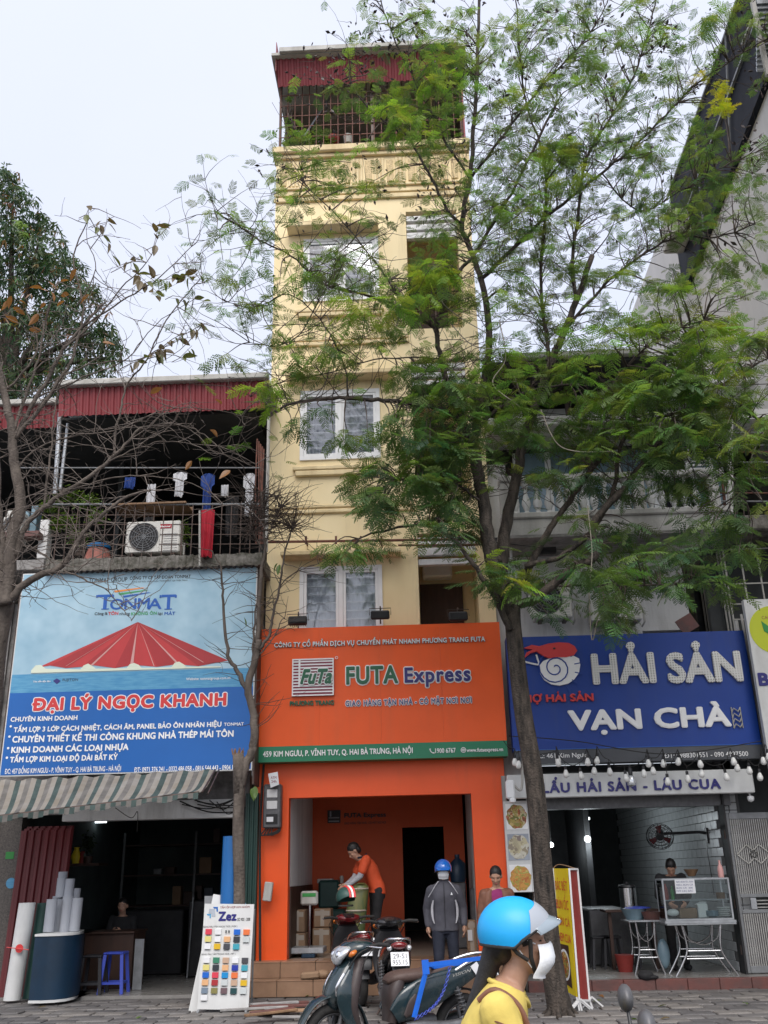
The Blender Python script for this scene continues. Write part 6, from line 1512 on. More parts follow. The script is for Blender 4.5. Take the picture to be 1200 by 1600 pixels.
# ---- yellow standing banner, two faces leaning together
YA = 12.6
t = thing('standing_banner', 'yellow food banner with red words on a white frame beside the trunk', 'banner', P(895, 1580, YA))
q = [P(864, 1357, YA + .35), P(886, 1357, YA), P(901, 1558, YA), P(878, 1545, YA + .35)]
d = Vector((.02, .02, 0)); m = MB(); m.add(q + [v + d for v in q], [(0, 3, 2, 1), (4, 5, 6, 7), (0, 1, 5, 4), (1, 2, 6, 5), (2, 3, 7, 6), (3, 0, 4, 7)]); m.build('yellow_face', 'banner_yellow', t)
def bq(u, v, o=.006):
    p = q[0].lerp(q[1], u).lerp(q[3].lerp(q[2], u), v); nrm = (q[1] - q[0]).cross(q[3] - q[0]).normalized(); nrm = -nrm if nrm.y > 0 else nrm; return p + nrm * o
def btext(s, v0, v1, mm):
    vs, fs, ed = tmesh(s, .05, 0, 1.0); mnx = min(a[0] for a in vs); mxx = max(a[0] for a in vs); m = MB(); m.add([bq(.08 + .84 * (x - mnx) / (mxx - mnx), v1 - (v1 - v0) * z / .73) for x, z in vs], fs); m.build('lettering', mm, t)
btext('ĐẶC BIỆT', .10, .18, 'print_letter_red'); btext('BÚN ỐC', .255, .335, 'print_letter_red'); btext('BÚN CÁ', .40, .47, 'print_letter_red'); btext('NEM CUA', .53, .60, 'print_letter_red')
m = MB(); m.add([bq(.0, .63), bq(.72, .62), bq(.78, .95), bq(.05, .93)], [(0, 3, 2, 1)]); m.build('photo', 'wood_dark', t)
m = MB(); m.add([bq(.40 + .34 * math.cos(k * math.pi / 12), .785 + .125 * math.sin(k * math.pi / 12), .009) for k in range(24)], [tuple(range(24))]); m.build('plate_print', 'letter_white', t)
m = MB(); m.add([bq(.40 + .28 * math.cos(k * math.pi / 12), .785 + .105 * math.sin(k * math.pi / 12), .012) for k in range(24)], [tuple(range(24))]); m.build('dish_print', 'food_mixed', t)
q2 = [P(889, 1358, YA), P(902, 1358, YA + .2), P(921, 1563, YA + .2), P(905, 1563, YA)]
m = MB(); d = Vector((0, .02, 0)); m.add(q2 + [v + d for v in q2], [(0, 3, 2, 1), (4, 5, 6, 7), (0, 1, 5, 4), (1, 2, 6, 5), (2, 3, 7, 6), (3, 0, 4, 7)]); m.build('red_face', 'banner_red', t)
m = MB()
for a, b in ((q2[0], q2[3]), (q2[1], q2[2]), (q2[0], q2[1]), (q2[3], q2[2]), (q[0], q[3])): m.bar(a + Vector((0, -.01, 0)), b + Vector((0, -.01, 0)), .022, .022)
for a, dx in ((q2[3], .02), (q2[2], .03), (q[3], .02), (q[2], .02)):
    f_ = Vector((a.x + dx, a.y, .0)); m.bar(a, f_, .02, .02); m.bar(f_ + Vector((-.13, -.04, .01)), f_ + Vector((0, 0, .12)), .018, .018); m.bar(f_ + Vector((.13, .04, .01)), f_ + Vector((0, 0, .12)), .018, .018)
m.build('frame', 'white_paint', t)
m = MB(); m.tube(catmull([q[0], q[0].lerp(q2[1], .3) + Vector((0, 0, .05)), q2[1]], 6), .007, 5); m.build('handle_wire', 'wood', t)

# ================================================================== goods in the orange shop
t = thing('platform_scale', 'platform weighing scale with a white display head on a steel pole', 'scale', P(485, 1490, 15.6))
c = P(485, 1492, 15.6); c.z = .415; zh = zat(485, 1403, 15.5)
m = MB(); m.bbox(c.x - .32, c.x + .22, 15.35, 15.85, .47, .55, .01); m.build('platform', 'galvanised', t); m = MB(); m.bbox(c.x - .1, c.x + .1, 15.3, 15.6, .416, .468, .01); m.build('base', 'counter_blue', t)
m = MB(); m.tube([(c.x, 15.45, .55), (c.x, 15.45, zh - .1)], .022, 8); m.build('pole', 'chrome', t, 40); m = MB(); m.bbox(c.x - .13, c.x + .13, 15.38, 15.5, zh - .1, zh + .1, .025); m.build('display_head', 'gutter', t)
m = MB(); m.box(c.x - .1, c.x + .1, 15.374, 15.379, zh + .02, zh + .07); m.build('display', 'leafprint', t)
def carton(x0, y0, x1, y1, Y, dep, label, lean=0):
    X0, X1, Z0, Z1 = RC(x0, y0, x1, y1, Y); t = thing('carton', label, 'box', ((X0 + X1) / 2, Y + dep / 2, Z0), 'cartons in the orange shop')
    m = MB(); m.bbox(X0, X1, Y, Y + dep, Z0, Z1, .012); m.build('box', 'cardboard', t); m = MB(); a = (X0 + X1) / 2; m.box(a - .03, a + .03, Y - .003, Y - .0005, Z0 + .02, Z1 - .01); m.box(X0 + .02, X1 - .02, Y - .004, Y - .0032, Z1 - .1, Z1 - .03); m.build('tape', 'tape', t)
carton(450, 1458, 477, 1493, 15.9, .4, 'lower brown carton left of the weighing scale'); carton(452, 1422, 476, 1457, 15.95, .4, 'upper brown carton left of the weighing scale')
carton(488, 1450, 516, 1493, 16.2, .5, 'lower brown carton right of the weighing scale pole'); carton(490, 1420, 517, 1449, 16.25, .4, 'taped carton stacked right of the weighing scale pole')
carton(730, 1438, 745, 1488, 15.5, .3, 'narrow upright brown carton with a paper label behind the man')
m = MB(); X0, X1, Z0, Z1 = RC(731, 1453, 738, 1470, 15.48); m.box(X0, X1, 15.48, 15.49, Z0, Z1); tag(m.build('paper_label', 'paper'), 'white paper label on the narrow brown carton', 'label')
m = MB(); X0, X1, Z0, Z1 = RC(702, 1378, 729, 1435, 16.5); m.bbox(X0, X1, 16.5, 16.9, .42, Z1, .02); m.bbox(X1 + .05, X1 + .35, 16.2, 16.6, .42, Z1 - .1, .02); tag(m.build('grey_cabinet', 'engine_grey'), 'grey cabinets standing in the shop right of the dark doorway', 'cabinet')
vessel('water_bottle', 'large blue water bottle on the cabinet in the orange shop', 716, 1378, 16.6, [(.12, 0), (.13, .1), (.13, .28), (.04, .36), (.04, .42)], 'counter_blue', 'water bottle')
m = MB(); X0, X1, Z0, Z1 = RC(497, 1375, 530, 1420, 17.2); m.bbox(X0, X1, 17.2, 17.7, Z0, Z1, .04); m.bbox(X0 + .05, X1 + .1, 17.1, 17.6, .42, Z0 - .01, .03); tag(m.build('sack_pile', 'roll_green'), 'dark green and red sacks piled on boxes in the orange shop', 'sacks')
m = MB(); X0, X1, Z0, Z1 = RC(496, 1373, 520, 1380, 17.3); m.bbox(X0, X1, 17.25, 17.5, Z0, Z1, .01); tag(m.build('paper_stack', 'gutter'), 'flat stack of papers on top of the green sacks', 'papers')
t = thing('wrapped_parcel', 'tall green and yellow plastic wrapped sack held by the man in the orange shirt', 'parcel', P(562, 1480, 15.3)); c = P(559, 1470, 15.3); zt_ = zat(566, 1386, 15.3)
m = MB(); m.loft([(c.x - .04, 15.3, .43, .10, .09), (c.x - .04, 15.3, .8, .15, .12), (c.x + .0, 15.32, 1.15, .15, .12), (c.x + .05, 15.34, zt_, .12, .10), (c.x + .05, 15.34, zt_ + .02, .06, .05)], n=16, side=(1, 0, 0)); m.build('sack', 'green_wrap', t, 60)
m = MB(); m.torus((c.x - .02, 15.31, 1.05), .148, .012, 'Z', nu=24, nv=6); m.torus((c.x + .02, 15.31, 1.35), .143, .012, 'Z', nu=24, nv=6); m.build('tape', 'tape', t)
vessel('tin', 'small pale tin on the counter behind the scale in the orange shop', 534, 1380, 17.3, [(.03, 0), (.035, .1), (.02, .12)], 'gutter', 'tin')
m = MB(); X0, X1, Z0, Z1 = RC(471, 1512, 500, 1524, 14.5); m.bbox(X0, X1, 14.38, 14.6, .213, .30, .02); m.v = [(x, y, z + (x - X0) * .06) for x, y, z in m.v]; m.ell((X1 + .03, 14.5, .27), (.1, .08, .06)); tag(m.build('paper_scrap', 'cardboard'), 'crumpled brown cardboard scrap lying on the lower step', 'cardboard')
# ================================================================== trees
class Tubes:
    def __init__(s): s.mb = MB()
    def twig(s, p, d, L, r, n=5, wob=.25, droop=0, sides=4, minr=.0022):
        pts = [Vector(p)]; d = Vector(d).normalized(); rs = [r]
        for i in range(n):
            d = (d + Vector((U(-1, 1), U(-1, 1), U(-1, 1))) * wob + Vector((0, 0, -droop))).normalized()
            pts.append(pts[-1] + d * (L / n)); rs.append(max(minr, r * (1 - (i + 1) / n * .75)))
        s.mb.tube(pts, rs, sides, cap=False); return pts, rs
def frond_template(npin=9, L=.36, pl=.115, seed=0):
    """feathery twice pinnate leaf: curved rachis, paired drooping pinnae made of small leaflets"""
    R_ = random.Random(seed); vs = []; fs = []
    def q4(a, b, c, d): i = len(vs); vs.extend([a, b, c, d]); fs.append((i, i + 1, i + 2, i + 3))
    def ax(t): return Vector((L * t, 0, -.10 * t * t * L / .36 + .02 * t))
    for i in range(4): a, b = ax(i / 4), ax((i + 1) / 4); o = Vector((0, .0022, 0)); q4(a - o, a + o, b + o, b - o)
    for i in range(npin):
        t = .22 + .78 * i / (npin - 1); p = ax(t); l = pl * (.65 + .5 * math.sin(math.pi * min(1, .25 + t * .7)))
        for s in (-1, 1):
            an = math.radians(R_.uniform(48, 64)); d = Vector((math.cos(an), s * math.sin(an), R_.uniform(-.35, -.05))).normalized()
            side = d.cross(Vector((0, 0, 1))).normalized() * .0105; tip = p + d * l + Vector((0, 0, -.016)); md = p + d * l * .5
            # two leaflet combs either side of the pinna, left ragged
            k = 4
            for j in range(k):
                a = p.lerp(tip, (j + .1) / k); b = p.lerp(tip, (j + .86) / k); ww = side * (1.15 if 0 < j < k - 1 else .8)
                q4(a, b, b + ww + d * .006, a + ww * .9 + d * .006); q4(b, a, a - ww * .9 + d * .006, b - ww + d * .006)
    return vs, fs
FR = [frond_template(n, L, pl, s) for n, L, pl, s in ((9, .36, .12, 1), (10, .42, .13, 2), (8, .30, .105, 3), (7, .26, .10, 4))]
def orient(d, up=Vector((0, 0, 1)), roll=0):
    d = d.normalized(); y = up.cross(d)
    if y.length < 1e-3: y = Vector((0, 1, 0))
    y.normalize(); z = d.cross(y); m = Matrix((d, y, z)).transposed(); return m @ Matrix.Rotation(roll, 3, 'X')
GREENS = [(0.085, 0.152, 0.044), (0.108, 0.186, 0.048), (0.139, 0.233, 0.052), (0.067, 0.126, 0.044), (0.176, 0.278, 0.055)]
DARKS = [(0.055, 0.121, 0.057), (0.071, 0.145, 0.057), (0.097, 0.181, 0.068)]  # bluer, darker tints for leaves in shade, the shade put into the colour
BRIGHT = [(0.179, 0.284, 0.041), (0.149, 0.247, 0.041), (0.232, 0.329, 0.045)]  # fresh yellow-green leaves and lit tops, the light put into the colour
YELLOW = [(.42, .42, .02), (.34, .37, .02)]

big = thing('feathery_tree', 'tall leaning street tree with feathery green leaves spreading across the yellow house', 'tree', G(858, 1592))
TY = 12.3
def limb(pts, r0, r1, sides=10, mb=None, ys=None, jit=.0):
    """pts: picture points with depth; returns world polyline"""
    w_ = [P(a, b, c) for a, b, c in pts]; w_ = [Vector(v) for v in catmull(w_, 5)]; n = len(w_)
    for i in range(1, n - 1): w_[i] += Vector((U(-jit, jit), U(-jit, jit), U(-jit, jit)))
    rs = [r0 + (r1 - r0) * (i / (n - 1)) ** .8 for i in range(n)]; mb.tube(w_, rs, sides); return w_, rs
trunk = MB()
NODES = []      # (point, radius) on limbs where foliage twigs may start
def addn(w_): NODES.extend(w_[2:])
w_, _ = limb([(876, 1592, 12.3), (868, 1540, 12.3), (858, 1470, 12.3), (847, 1350, 12.3), (835, 1220, 12.3), (817, 1110, 12.3), (805, 1010, 12.3), (801, 960, 12.3), (803, 915, 12.35)], .142, .10, 16, trunk)
# root flare and rough ridges
for k in range(7):
    a = k * .9; b = P(876, 1592, 12.3); b.z = -.02; trunk.tube(catmull([b + Vector((math.cos(a) * .2, math.sin(a) * .2, 0)), b + Vector((math.cos(a) * .11, math.sin(a) * .11, .1)), P(867, 1530, 12.3) + Vector((math.cos(a) * .05, math.sin(a) * .05, 0))], 4), [.035] * 5 + [.05] * 4, 6)
trunk_o = None
L_ = []
def lb(pts, r0, r1, s=8, j=.012, nodes=True):
    r0 *= .78; r1 *= .85
    w_, rs = limb(pts, r0, r1, s, trunk, jit=j); L_.append((w_, rs))
    if nodes: addn(w_)
    return w_
lb([(797, 960, 12.3), (775, 905, 12.2), (764, 850, 12.1), (757, 800, 12.1), (748, 745, 12.1), (738, 690, 12.1)], .12, .095, 12, nodes=False)
lb([(800, 960, 12.3), (783, 890, 12.4), (795, 800, 12.45), (808, 745, 12.5), (815, 700, 12.5), (835, 640, 12.5), (860, 570, 12.5), (880, 520, 12.5), (900, 470, 12.5), (925, 400, 12.5)], .125, .05, 12)
lb([(775, 880, 12.3), (762, 850, 12.3), (757, 790, 12.3)], .115, .1, 12, nodes=False)
lb([(800, 940, 12.3), (830, 940, 12.2), (862, 915, 12.1), (900, 885, 12), (930, 868, 12), (927, 820, 12), (955, 785, 12), (985, 750, 12), (1012, 715, 11.9), (1035, 685, 11.9)], .085, .045, 10)
lb([(800, 930, 12.4), (835, 870, 12.4), (860, 825, 12.4), (885, 790, 12.4), (915, 745, 12.4), (945, 710, 12.4)], .075, .035, 10)
lb([(820, 885, 12.3), (870, 872, 12.2), (905, 850, 12.2), (935, 815, 12.2), (960, 760, 12.2), (970, 700, 12.2), (990, 665, 12.1), (1020, 655, 12)], .05, .03, 8)
lb([(738, 690, 12.1), (755, 660, 12.1), (790, 630, 12.1), (830, 610, 12.2), (900, 600, 12.2)], .05, .02, 8)
lb([(738, 695, 12.1), (715, 655, 12.0), (690, 640, 11.9), (640, 630, 11.8), (590, 625, 11.7), (540, 622, 11.6), (490, 625, 11.6), (450, 632, 11.5), (420, 650, 11.5)], .06, .018, 8)
lb([(740, 690, 12.1), (755, 600, 12.2), (765, 520, 12.3), (752, 440, 12.4), (735, 390, 12.4), (722, 350, 12.4), (735, 270, 12.4), (740, 200, 12.4), (745, 120, 12.4), (748, 40, 12.4), (750, -30, 12.4)], .075, .028, 8)
lb([(738, 690, 12.1), (705, 620, 12.0), (688, 560, 11.9), (682, 515, 11.9), (695, 470, 11.9), (712, 430, 11.9), (735, 405, 11.9), (770, 350, 11.9), (800, 300, 12), (840, 220, 12), (870, 160, 12)], .055, .022, 8)
lb([(682, 515, 11.9), (640, 490, 11.8), (600, 470, 11.8), (545, 455, 11.7), (500, 440, 11.7), (455, 400, 11.6), (405, 375, 11.5), (360, 345, 11.5), (335, 330, 11.4)], .03, .010, 6)
lb([(722, 350, 12.4), (700, 330, 12.2), (675, 280, 12.1), (640, 220, 12.0), (600, 190, 12), (560, 150, 11.9), (545, 120, 11.9)], .035, .012, 6)
lb([(735, 280, 12.4), (690, 210, 12.3), (650, 130, 12.2), (620, 70, 12.2), (600, 20, 12.1), (590, -20, 12.1)], .028, .01, 6)
lb([(738, 275, 12.4), (765, 240, 12.4), (810, 180, 12.4), (850, 130, 12.4), (890, 90, 12.3), (930, 40, 12.3), (950, 0, 12.3)], .035, .012, 6)
lb([(750, 440, 12.4), (790, 400, 12.4), (840, 350, 12.5), (890, 310, 12.5), (940, 270, 12.5), (990, 230, 12.5), (1040, 180, 12.5), (1090, 130, 12.4), (1150, 90, 12.4), (1200, 60, 12.4)], .045, .014, 6)
lb([(900, 470, 12.5), (895, 400, 12.6), (905, 330, 12.6), (915, 250, 12.6), (950, 190, 12.6), (985, 130, 12.6), (1010, 60, 12.5), (1025, 0, 12.5)], .04, .014, 6)
lb([(880, 520, 12.5), (940, 450, 12.5), (1000, 400, 12.5), (1060, 370, 12.4), (1120, 370, 12.4), (1180, 350, 12.3)], .035, .012, 6)
lb([(860, 570, 12.5), (850, 500, 12.6), (845, 420, 12.7), (852, 330, 12.7), (850, 250, 12.7), (820, 150, 12.7), (810, 50, 12.7), (805, -20, 12.7)], .04, .012, 6)
lb([(1012, 715, 11.9), (1050, 660, 11.8), (1090, 640, 11.7), (1150, 640, 11.6), (1200, 665, 11.5)], .04, .02, 8)
lb([(1020, 655, 12), (1070, 640, 11.9), (1130, 600, 11.8), (1200, 560, 11.7)], .03, .012, 6)
lb([(1035, 685, 11.9), (1080, 700, 11.8), (1120, 720, 11.8), (1160, 770, 11.7)], .025, .01, 6)
lb([(1000, 730, 12), (1060, 720, 11.9), (1110, 680, 11.8)], .02, .01, 6)
lb([(797, 985, 12.2), (775, 935, 12.1), (755, 905, 12.0), (735, 875, 11.9), (705, 840, 11.9), (660, 820, 11.8), (600, 830, 11.8), (560, 842, 11.7)], .06, .012, 8)
lb([(862, 915, 12.1), (905, 915, 12), (960, 915, 11.9), (1020, 915, 11.8), (1080, 910, 11.8)], .022, .008, 6)
lb([(940, 620, 12.4), (990, 560, 12.3), (1040, 520, 12.2), (1100, 500, 12.1)], .022, .01, 6)
lb([(510, 440, 11.7), (470, 520, 11.7), (430, 540, 11.6), (390, 535, 11.5)], .014, .006, 5)
lb([(545, 622, 11.6), (535, 560, 11.6), (500, 500, 11.6), (450, 460, 11.6), (400, 480, 11.6), (350, 470, 11.5)], .018, .006, 5)
lb([(690, 560, 11.9), (600, 560, 11.8), (520, 580, 11.7), (430, 600, 11.6), (390, 620, 11.5)], .016, .006, 5)
lb([(640, 490, 11.8), (580, 400, 11.8), (520, 330, 11.8), (480, 290, 11.8), (470, 265, 11.8)], .018, .007, 5)
lb([(940, 270, 12.5), (1000, 330, 12.5), (1060, 300, 12.5), (1130, 260, 12.5), (1190, 235, 12.5)], .018, .007, 5)
lb([(757, 790, 12.1), (720, 760, 11.9), (670, 745, 11.8), (620, 750, 11.8)], .025, .01, 6)
# big trunk part
L0 = trunk.build('trunk', 'bark', big, 180)
# cut knots and yellow lichen on the trunk
m = MB()
for i in range(90):
    py = random.choice((U(1325, 1350), U(1345, 1400), U(1360, 1390))); cxx = 847 + (py - 1350) * .1; pxx = cxx + U(-4, 9); c = P(pxx, py, 12.3); c.y -= .10 * math.sqrt(max(0, 1 - ((pxx - cxx) / 13) ** 2)); m.ell(c, (U(.004, .016), .008, U(.006, .03)), 6, 4)
m.build('lichen_patch', 'lichen', big, 180)
# pale hanging aerial vines
m = MB()
for pts in ([(920, 920), (925, 1000), (935, 960)], [(918, 790), (925, 860), (925, 920), (960, 960), (975, 985)], [(845, 640), (868, 690), (900, 705), (960, 705)], [(1140, 660), (1128, 690), (1140, 740), (1150, 790)], [(1200, 665), (1180, 700), (1170, 740), (1190, 780)], [(780, 500), (790, 560), (770, 600), (815, 640), (790, 660)], [(690, 470), (698, 480), (725, 500), (760, 520)], [(700, 500), (740, 540), (800, 545)]):
    m.tube(catmull([P(a, b, 11.7) for a, b in pts], 6), .0075, 5)
m.build('hanging_vine', 'vine', big, 60)
# ---- foliage clusters: centre, radii, number of twigs, palette, droop
CL = [((620, 125), (95, 45), 20, 0), ((690, 140), (45, 60), 16, 0), ((655, 220), (60, 45), 15, 0), ((690, 110), (40, 30), 6, 2), ((640, 180), (40, 25), 8, 2), ((480, 275), (45, 35), 9, 0), ((545, 255), (50, 35), 5, 0), ((560, 325), (90, 25), 4, 0),
      ((545, 435), (60, 35), 12, 0), ((460, 430), (40, 35), 5, 0), ((630, 455), (65, 45), 17, 0), ((600, 480), (50, 30), 8, 2), ((385, 395), (55, 40), 8, 0), ((345, 345), (22, 25), 4, 0), ((395, 520), (55, 50), 7, 0), ((560, 520), (60, 35), 5, 0),
      ((700, 385), (55, 55), 14, 0), ((690, 440), (45, 40), 10, 2), ((510, 560), (60, 30), 8, 0), ((425, 610), (35, 25), 5, 2), ((470, 650), (50, 20), 3, 0), ((570, 690), (50, 25), 8, 0), ((640, 700), (65, 50), 26, 1), ((690, 640), (50, 55), 20, 1), ((660, 580), (60, 35), 12, 0), ((610, 755), (70, 30), 20, 1), ((700, 740), (55, 55), 20, 1),
      ((560, 848), (45, 16), 8, 1), ((650, 800), (60, 35), 18, 1), ((715, 820), (35, 30), 9, 1), ((800, 905), (50, 35), 22, 1), ((800, 890), (45, 25), 6, 2), ((785, 640), (60, 50), 22, 0), ((850, 640), (60, 50), 22, 0), ((840, 700), (70, 40), 18, 1), ((800, 570), (60, 40), 14, 0),
      ((920, 620), (70, 45), 30, 0), ((1000, 560), (90, 45), 44, 0), ((1050, 530), (80, 35), 26, 2), ((1120, 570), (70, 55), 44, 0), ((1140, 540), (60, 35), 18, 2), ((1000, 640), (100, 35), 30, 0), ((960, 690), (80, 30), 18, 1), ((1100, 640), (90, 40), 28, 0), ((1165, 700), (45, 50), 18, 0), ((1080, 730), (70, 40), 20, 1), ((1170, 800), (35, 60), 12, 0),
      ((1030, 745), (60, 25), 12, 1), ((900, 740), (60, 30), 12, 1), ((960, 800), (60, 25), 10, 1), ((1000, 870), (100, 38), 42, 1), ((1080, 910), (60, 28), 16, 1), ((925, 935), (60, 25), 12, 1), ((870, 880), (40, 25), 8, 1), ((1120, 820), (50, 25), 10, 1), ((870, 940), (30, 20), 5, 1), ((950, 960), (50, 14), 6, 1),
      ((820, 120), (70, 80), 26, 0), ((780, 250), (60, 90), 24, 0), ((850, 300), (60, 70), 22, 0), ((900, 180), (70, 90), 30, 0), ((990, 130), (80, 90), 30, 0), ((960, 40), (90, 40), 16, 0), ((880, 40), (60, 40), 10, 0), ((960, 280), (80, 60), 26, 0), ((870, 260), (40, 40), 8, 2), ((1040, 240), (70, 60), 20, 0), ((1120, 60), (40, 45), 9, 0), ((1127, 150), (8, 22), 7, 3), ((1095, 130), (8, 8), 1, 3), ((1130, 168), (12, 8), 2, 3), ((1110, 290), (60, 60), 24, 0), ((1060, 360), (60, 40), 14, 0), ((930, 390), (80, 50), 20, 0), ((850, 420), (60, 50), 14, 0), ((1000, 440), (80, 40), 16, 0), ((1120, 430), (70, 40), 14, 0), ((1160, 380), (40, 60), 9, 0), ((940, 510), (80, 30), 14, 0), ((860, 500), (40, 30), 8, 0), ((790, 430), (40, 60), 10, 0), ((800, 340), (50, 50), 12, 0), ((750, 60), (60, 50), 12, 0), ((680, 40), (70, 30), 8, 0), ((580, 30), (50, 22), 4, 0), ((1185, 240), (30, 40), 6, 0), ((1165, 20), (30, 30), 4, 0)]
twg = Tubes(); fr_all = []
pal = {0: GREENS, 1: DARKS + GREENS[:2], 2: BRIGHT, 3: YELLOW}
def fr_add(p, d, col, sc_): fr_all.append((Vector(p), Vector(d), col, sc_))
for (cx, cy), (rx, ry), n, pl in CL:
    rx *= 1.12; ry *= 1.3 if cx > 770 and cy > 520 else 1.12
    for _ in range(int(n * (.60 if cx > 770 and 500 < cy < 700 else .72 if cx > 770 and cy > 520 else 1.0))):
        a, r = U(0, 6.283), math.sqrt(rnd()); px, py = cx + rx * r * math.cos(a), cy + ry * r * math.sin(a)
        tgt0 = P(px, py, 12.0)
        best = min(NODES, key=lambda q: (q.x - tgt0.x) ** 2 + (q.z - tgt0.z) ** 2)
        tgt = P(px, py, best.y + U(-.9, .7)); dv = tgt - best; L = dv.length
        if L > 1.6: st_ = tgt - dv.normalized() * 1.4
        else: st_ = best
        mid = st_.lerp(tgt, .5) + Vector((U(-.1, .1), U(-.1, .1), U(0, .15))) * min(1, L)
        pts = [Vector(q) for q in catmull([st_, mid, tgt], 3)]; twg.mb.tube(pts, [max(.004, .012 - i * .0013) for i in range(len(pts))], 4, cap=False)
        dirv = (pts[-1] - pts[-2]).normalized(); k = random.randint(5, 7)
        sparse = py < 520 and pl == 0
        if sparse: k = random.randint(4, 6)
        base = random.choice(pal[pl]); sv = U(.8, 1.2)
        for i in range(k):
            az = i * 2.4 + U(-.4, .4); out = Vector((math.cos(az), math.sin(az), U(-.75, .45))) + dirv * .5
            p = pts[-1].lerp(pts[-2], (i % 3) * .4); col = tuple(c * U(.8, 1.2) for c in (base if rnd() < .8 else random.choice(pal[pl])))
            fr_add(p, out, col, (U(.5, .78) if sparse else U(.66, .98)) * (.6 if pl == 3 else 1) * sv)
twg.mb.build('twigs', 'twig_dark', big, 180, kind='stuff')
# loose bare twigs through the upper crown, with seed pods
tw2 = Tubes(); pods = MB()
def pod(p, s=.08):
    a = Vector((U(-1, 1), U(-1, 1), U(-1.6, .2))).normalized(); b = a.cross(Vector((U(-1, 1), U(-1, 1), 1))).normalized() * s * .22
    c = a.cross(b).normalized() * .006; q = [p, p + a * s * .5 + b, p + a * s, p + a * s * .5 - b]
    pods.add([v - c for v in q] + [v + c for v in q], [(3, 2, 1, 0), (4, 5, 6, 7), (0, 1, 5, 4), (1, 2, 6, 5), (2, 3, 7, 6), (3, 0, 4, 7)])
up = [q for q in NODES if q.z > 6.2]
for _ in range(760):
    q = random.choice(up); d = Vector((U(-1, 1), U(-.7, .5), U(-.2, 1)))
    ps, rs = tw2.twig(q, d, U(.5, 1.3), .007, 5, .28, 0)
    for k in range(2):
        j = random.randint(1, 4); pq, _ = tw2.twig(ps[j], (ps[j] - ps[j - 1]) + Vector((U(-1, 1), U(-1, 1), U(-.5, .8))) * .25, U(.25, .6), .005, 4, .3)
        if q.z > 11 and rnd() < .35: [pod(pq[-1] + Vector((U(-.1, .1), U(-.1, .1), U(-.1, .1))), U(.05, .10)) for _ in range(3)]
        if rnd() < .75: fr_add(pq[-1], Vector((U(-1, 1), U(-1, 1), U(-.2, .4))), tuple(c * U(.8, 1.2) for c in random.choice(GREENS)), U(.45, .75))
        if rnd() < .5: fr_add(ps[-1], Vector((U(-1, 1), U(-1, 1), U(-.2, .4))), tuple(c * U(.8, 1.2) for c in random.choice(GREENS)), U(.5, .8))
for (a, b, n, r) in ((510, 130, 26, 60), (600, 90, 24, 60), (760, 130, 20, 80), (960, 100, 30, 90), (560, 300, 16, 60), (1040, 50, 26, 22), (1030, 70, 18, 18), (1180, 130, 10, 20), (1165, 210, 12, 25), (640, 40, 24, 60), (560, 90, 26, 50), (500, 105, 16, 40), (600, 20, 18, 60), (1180, 260, 16, 30), (1120, 390, 12, 50), (480, 310, 12, 50), (470, 420, 12, 60), (900, 60, 16, 60), (820, 30, 16, 60), (700, 20, 14, 60)):
    for _ in range(n):
        p = P(a + U(-r, r), b + U(-r, r), 12.1 + U(-.3, .3)); pod(p, U(.06, .12))
        if rnd() < .4: tw2.twig(p, (U(-1, 1), U(-1, 1), U(0, 1)), .35, .004, 4, .3)
tw2.mb.build('bare_twigs', 'twig_dark', big, 180, kind='stuff'); pods.build('seed_pods', 'pod', big, kind='stuff')
# fronds: the 280 nearest and brightest as objects, the rest one mesh
fr_all.sort(key=lambda f: -f[3] / (f[0] - Vector((0, 0, EYE))).length)
fmesh = {}
def frond_mesh(i, ci):
    if (i, ci) not in fmesh:
        m = MB(); m.c = GREENS[ci]; m.add(*FR[i]); fmesh[i, ci] = m.mesh('frond', 'frond')
    return fmesh[i, ci]
crown = MB()
for k, (p, d, col, s) in enumerate(fr_all):
    i = random.randrange(4); o = orient(d, roll=U(-.5, .5))
    if k < 280 and col[0] < .12:
        ci = min(range(5), key=lambda c: abs(GREENS[c][1] - col[1])); ob_ = inst('frond', frond_mesh(i, ci), p, big); ob_.rotation_euler = o.to_euler(); ob_.scale = (s, s, s)
    else:
        crown.c = col; crown.add([p + o @ (Vector(v) * s) for v in FR[i][0]], FR[i][1])
crown.build('crown', 'frond', big, kind='stuff')

# ---- bare grey tree at the left edge
bt = thing('bare_tree', 'bare grey tree at the left frame edge with tangled twigs and few brown leaves', 'tree', (-5.6, 12.0, 0))
tk = MB(); NB = []
def bl_(pts, r0, r1, s=8, yy=11.6):
    r0 *= .74; r1 *= .74; pts = [(a, b, c[0] if c else yy) for a, b, *c in pts]; w_, rs = limb(pts, r0, r1, s, tk, jit=.012); NB.extend(w_[2:]); return w_
b0 = P(-30, 1200, 12.2); b0 = Vector((b0.x, 12.2, -.05))
pp_ = [b0, b0 + Vector((.0, 0, 1.5)), P(-22, 1150, 12.0), P(-8, 1020, 11.8), P(8, 940, 11.7)]; w_ = [Vector(v) for v in catmull(pp_, 5)]; tk.tube(w_, [.2 - .08 * i / (len(w_) - 1) for i in range(len(w_))], 12)
bl_([(8, 945), (12, 900), (20, 840), (32, 780), (22, 720), (18, 670), (5, 610), (-5, 560)], .14, .06, 10)
bl_([(0, 945), (2, 880), (-5, 800), (-8, 700), (-12, 600)], .13, .07, 10)
bl_([(15, 700), (35, 660), (70, 600), (100, 545), (130, 510), (160, 475)], .05, .022)
bl_([(20, 690), (60, 640), (95, 590), (115, 555), (130, 480), (115, 400), (140, 340)], .045, .01)
bl_([(18, 680), (40, 620), (60, 560), (72, 500), (90, 440)], .035, .012)
bl_([(12, 940), (50, 905), (95, 885), (120, 850), (135, 825), (165, 800), (200, 775), (235, 767)], .075, .02)
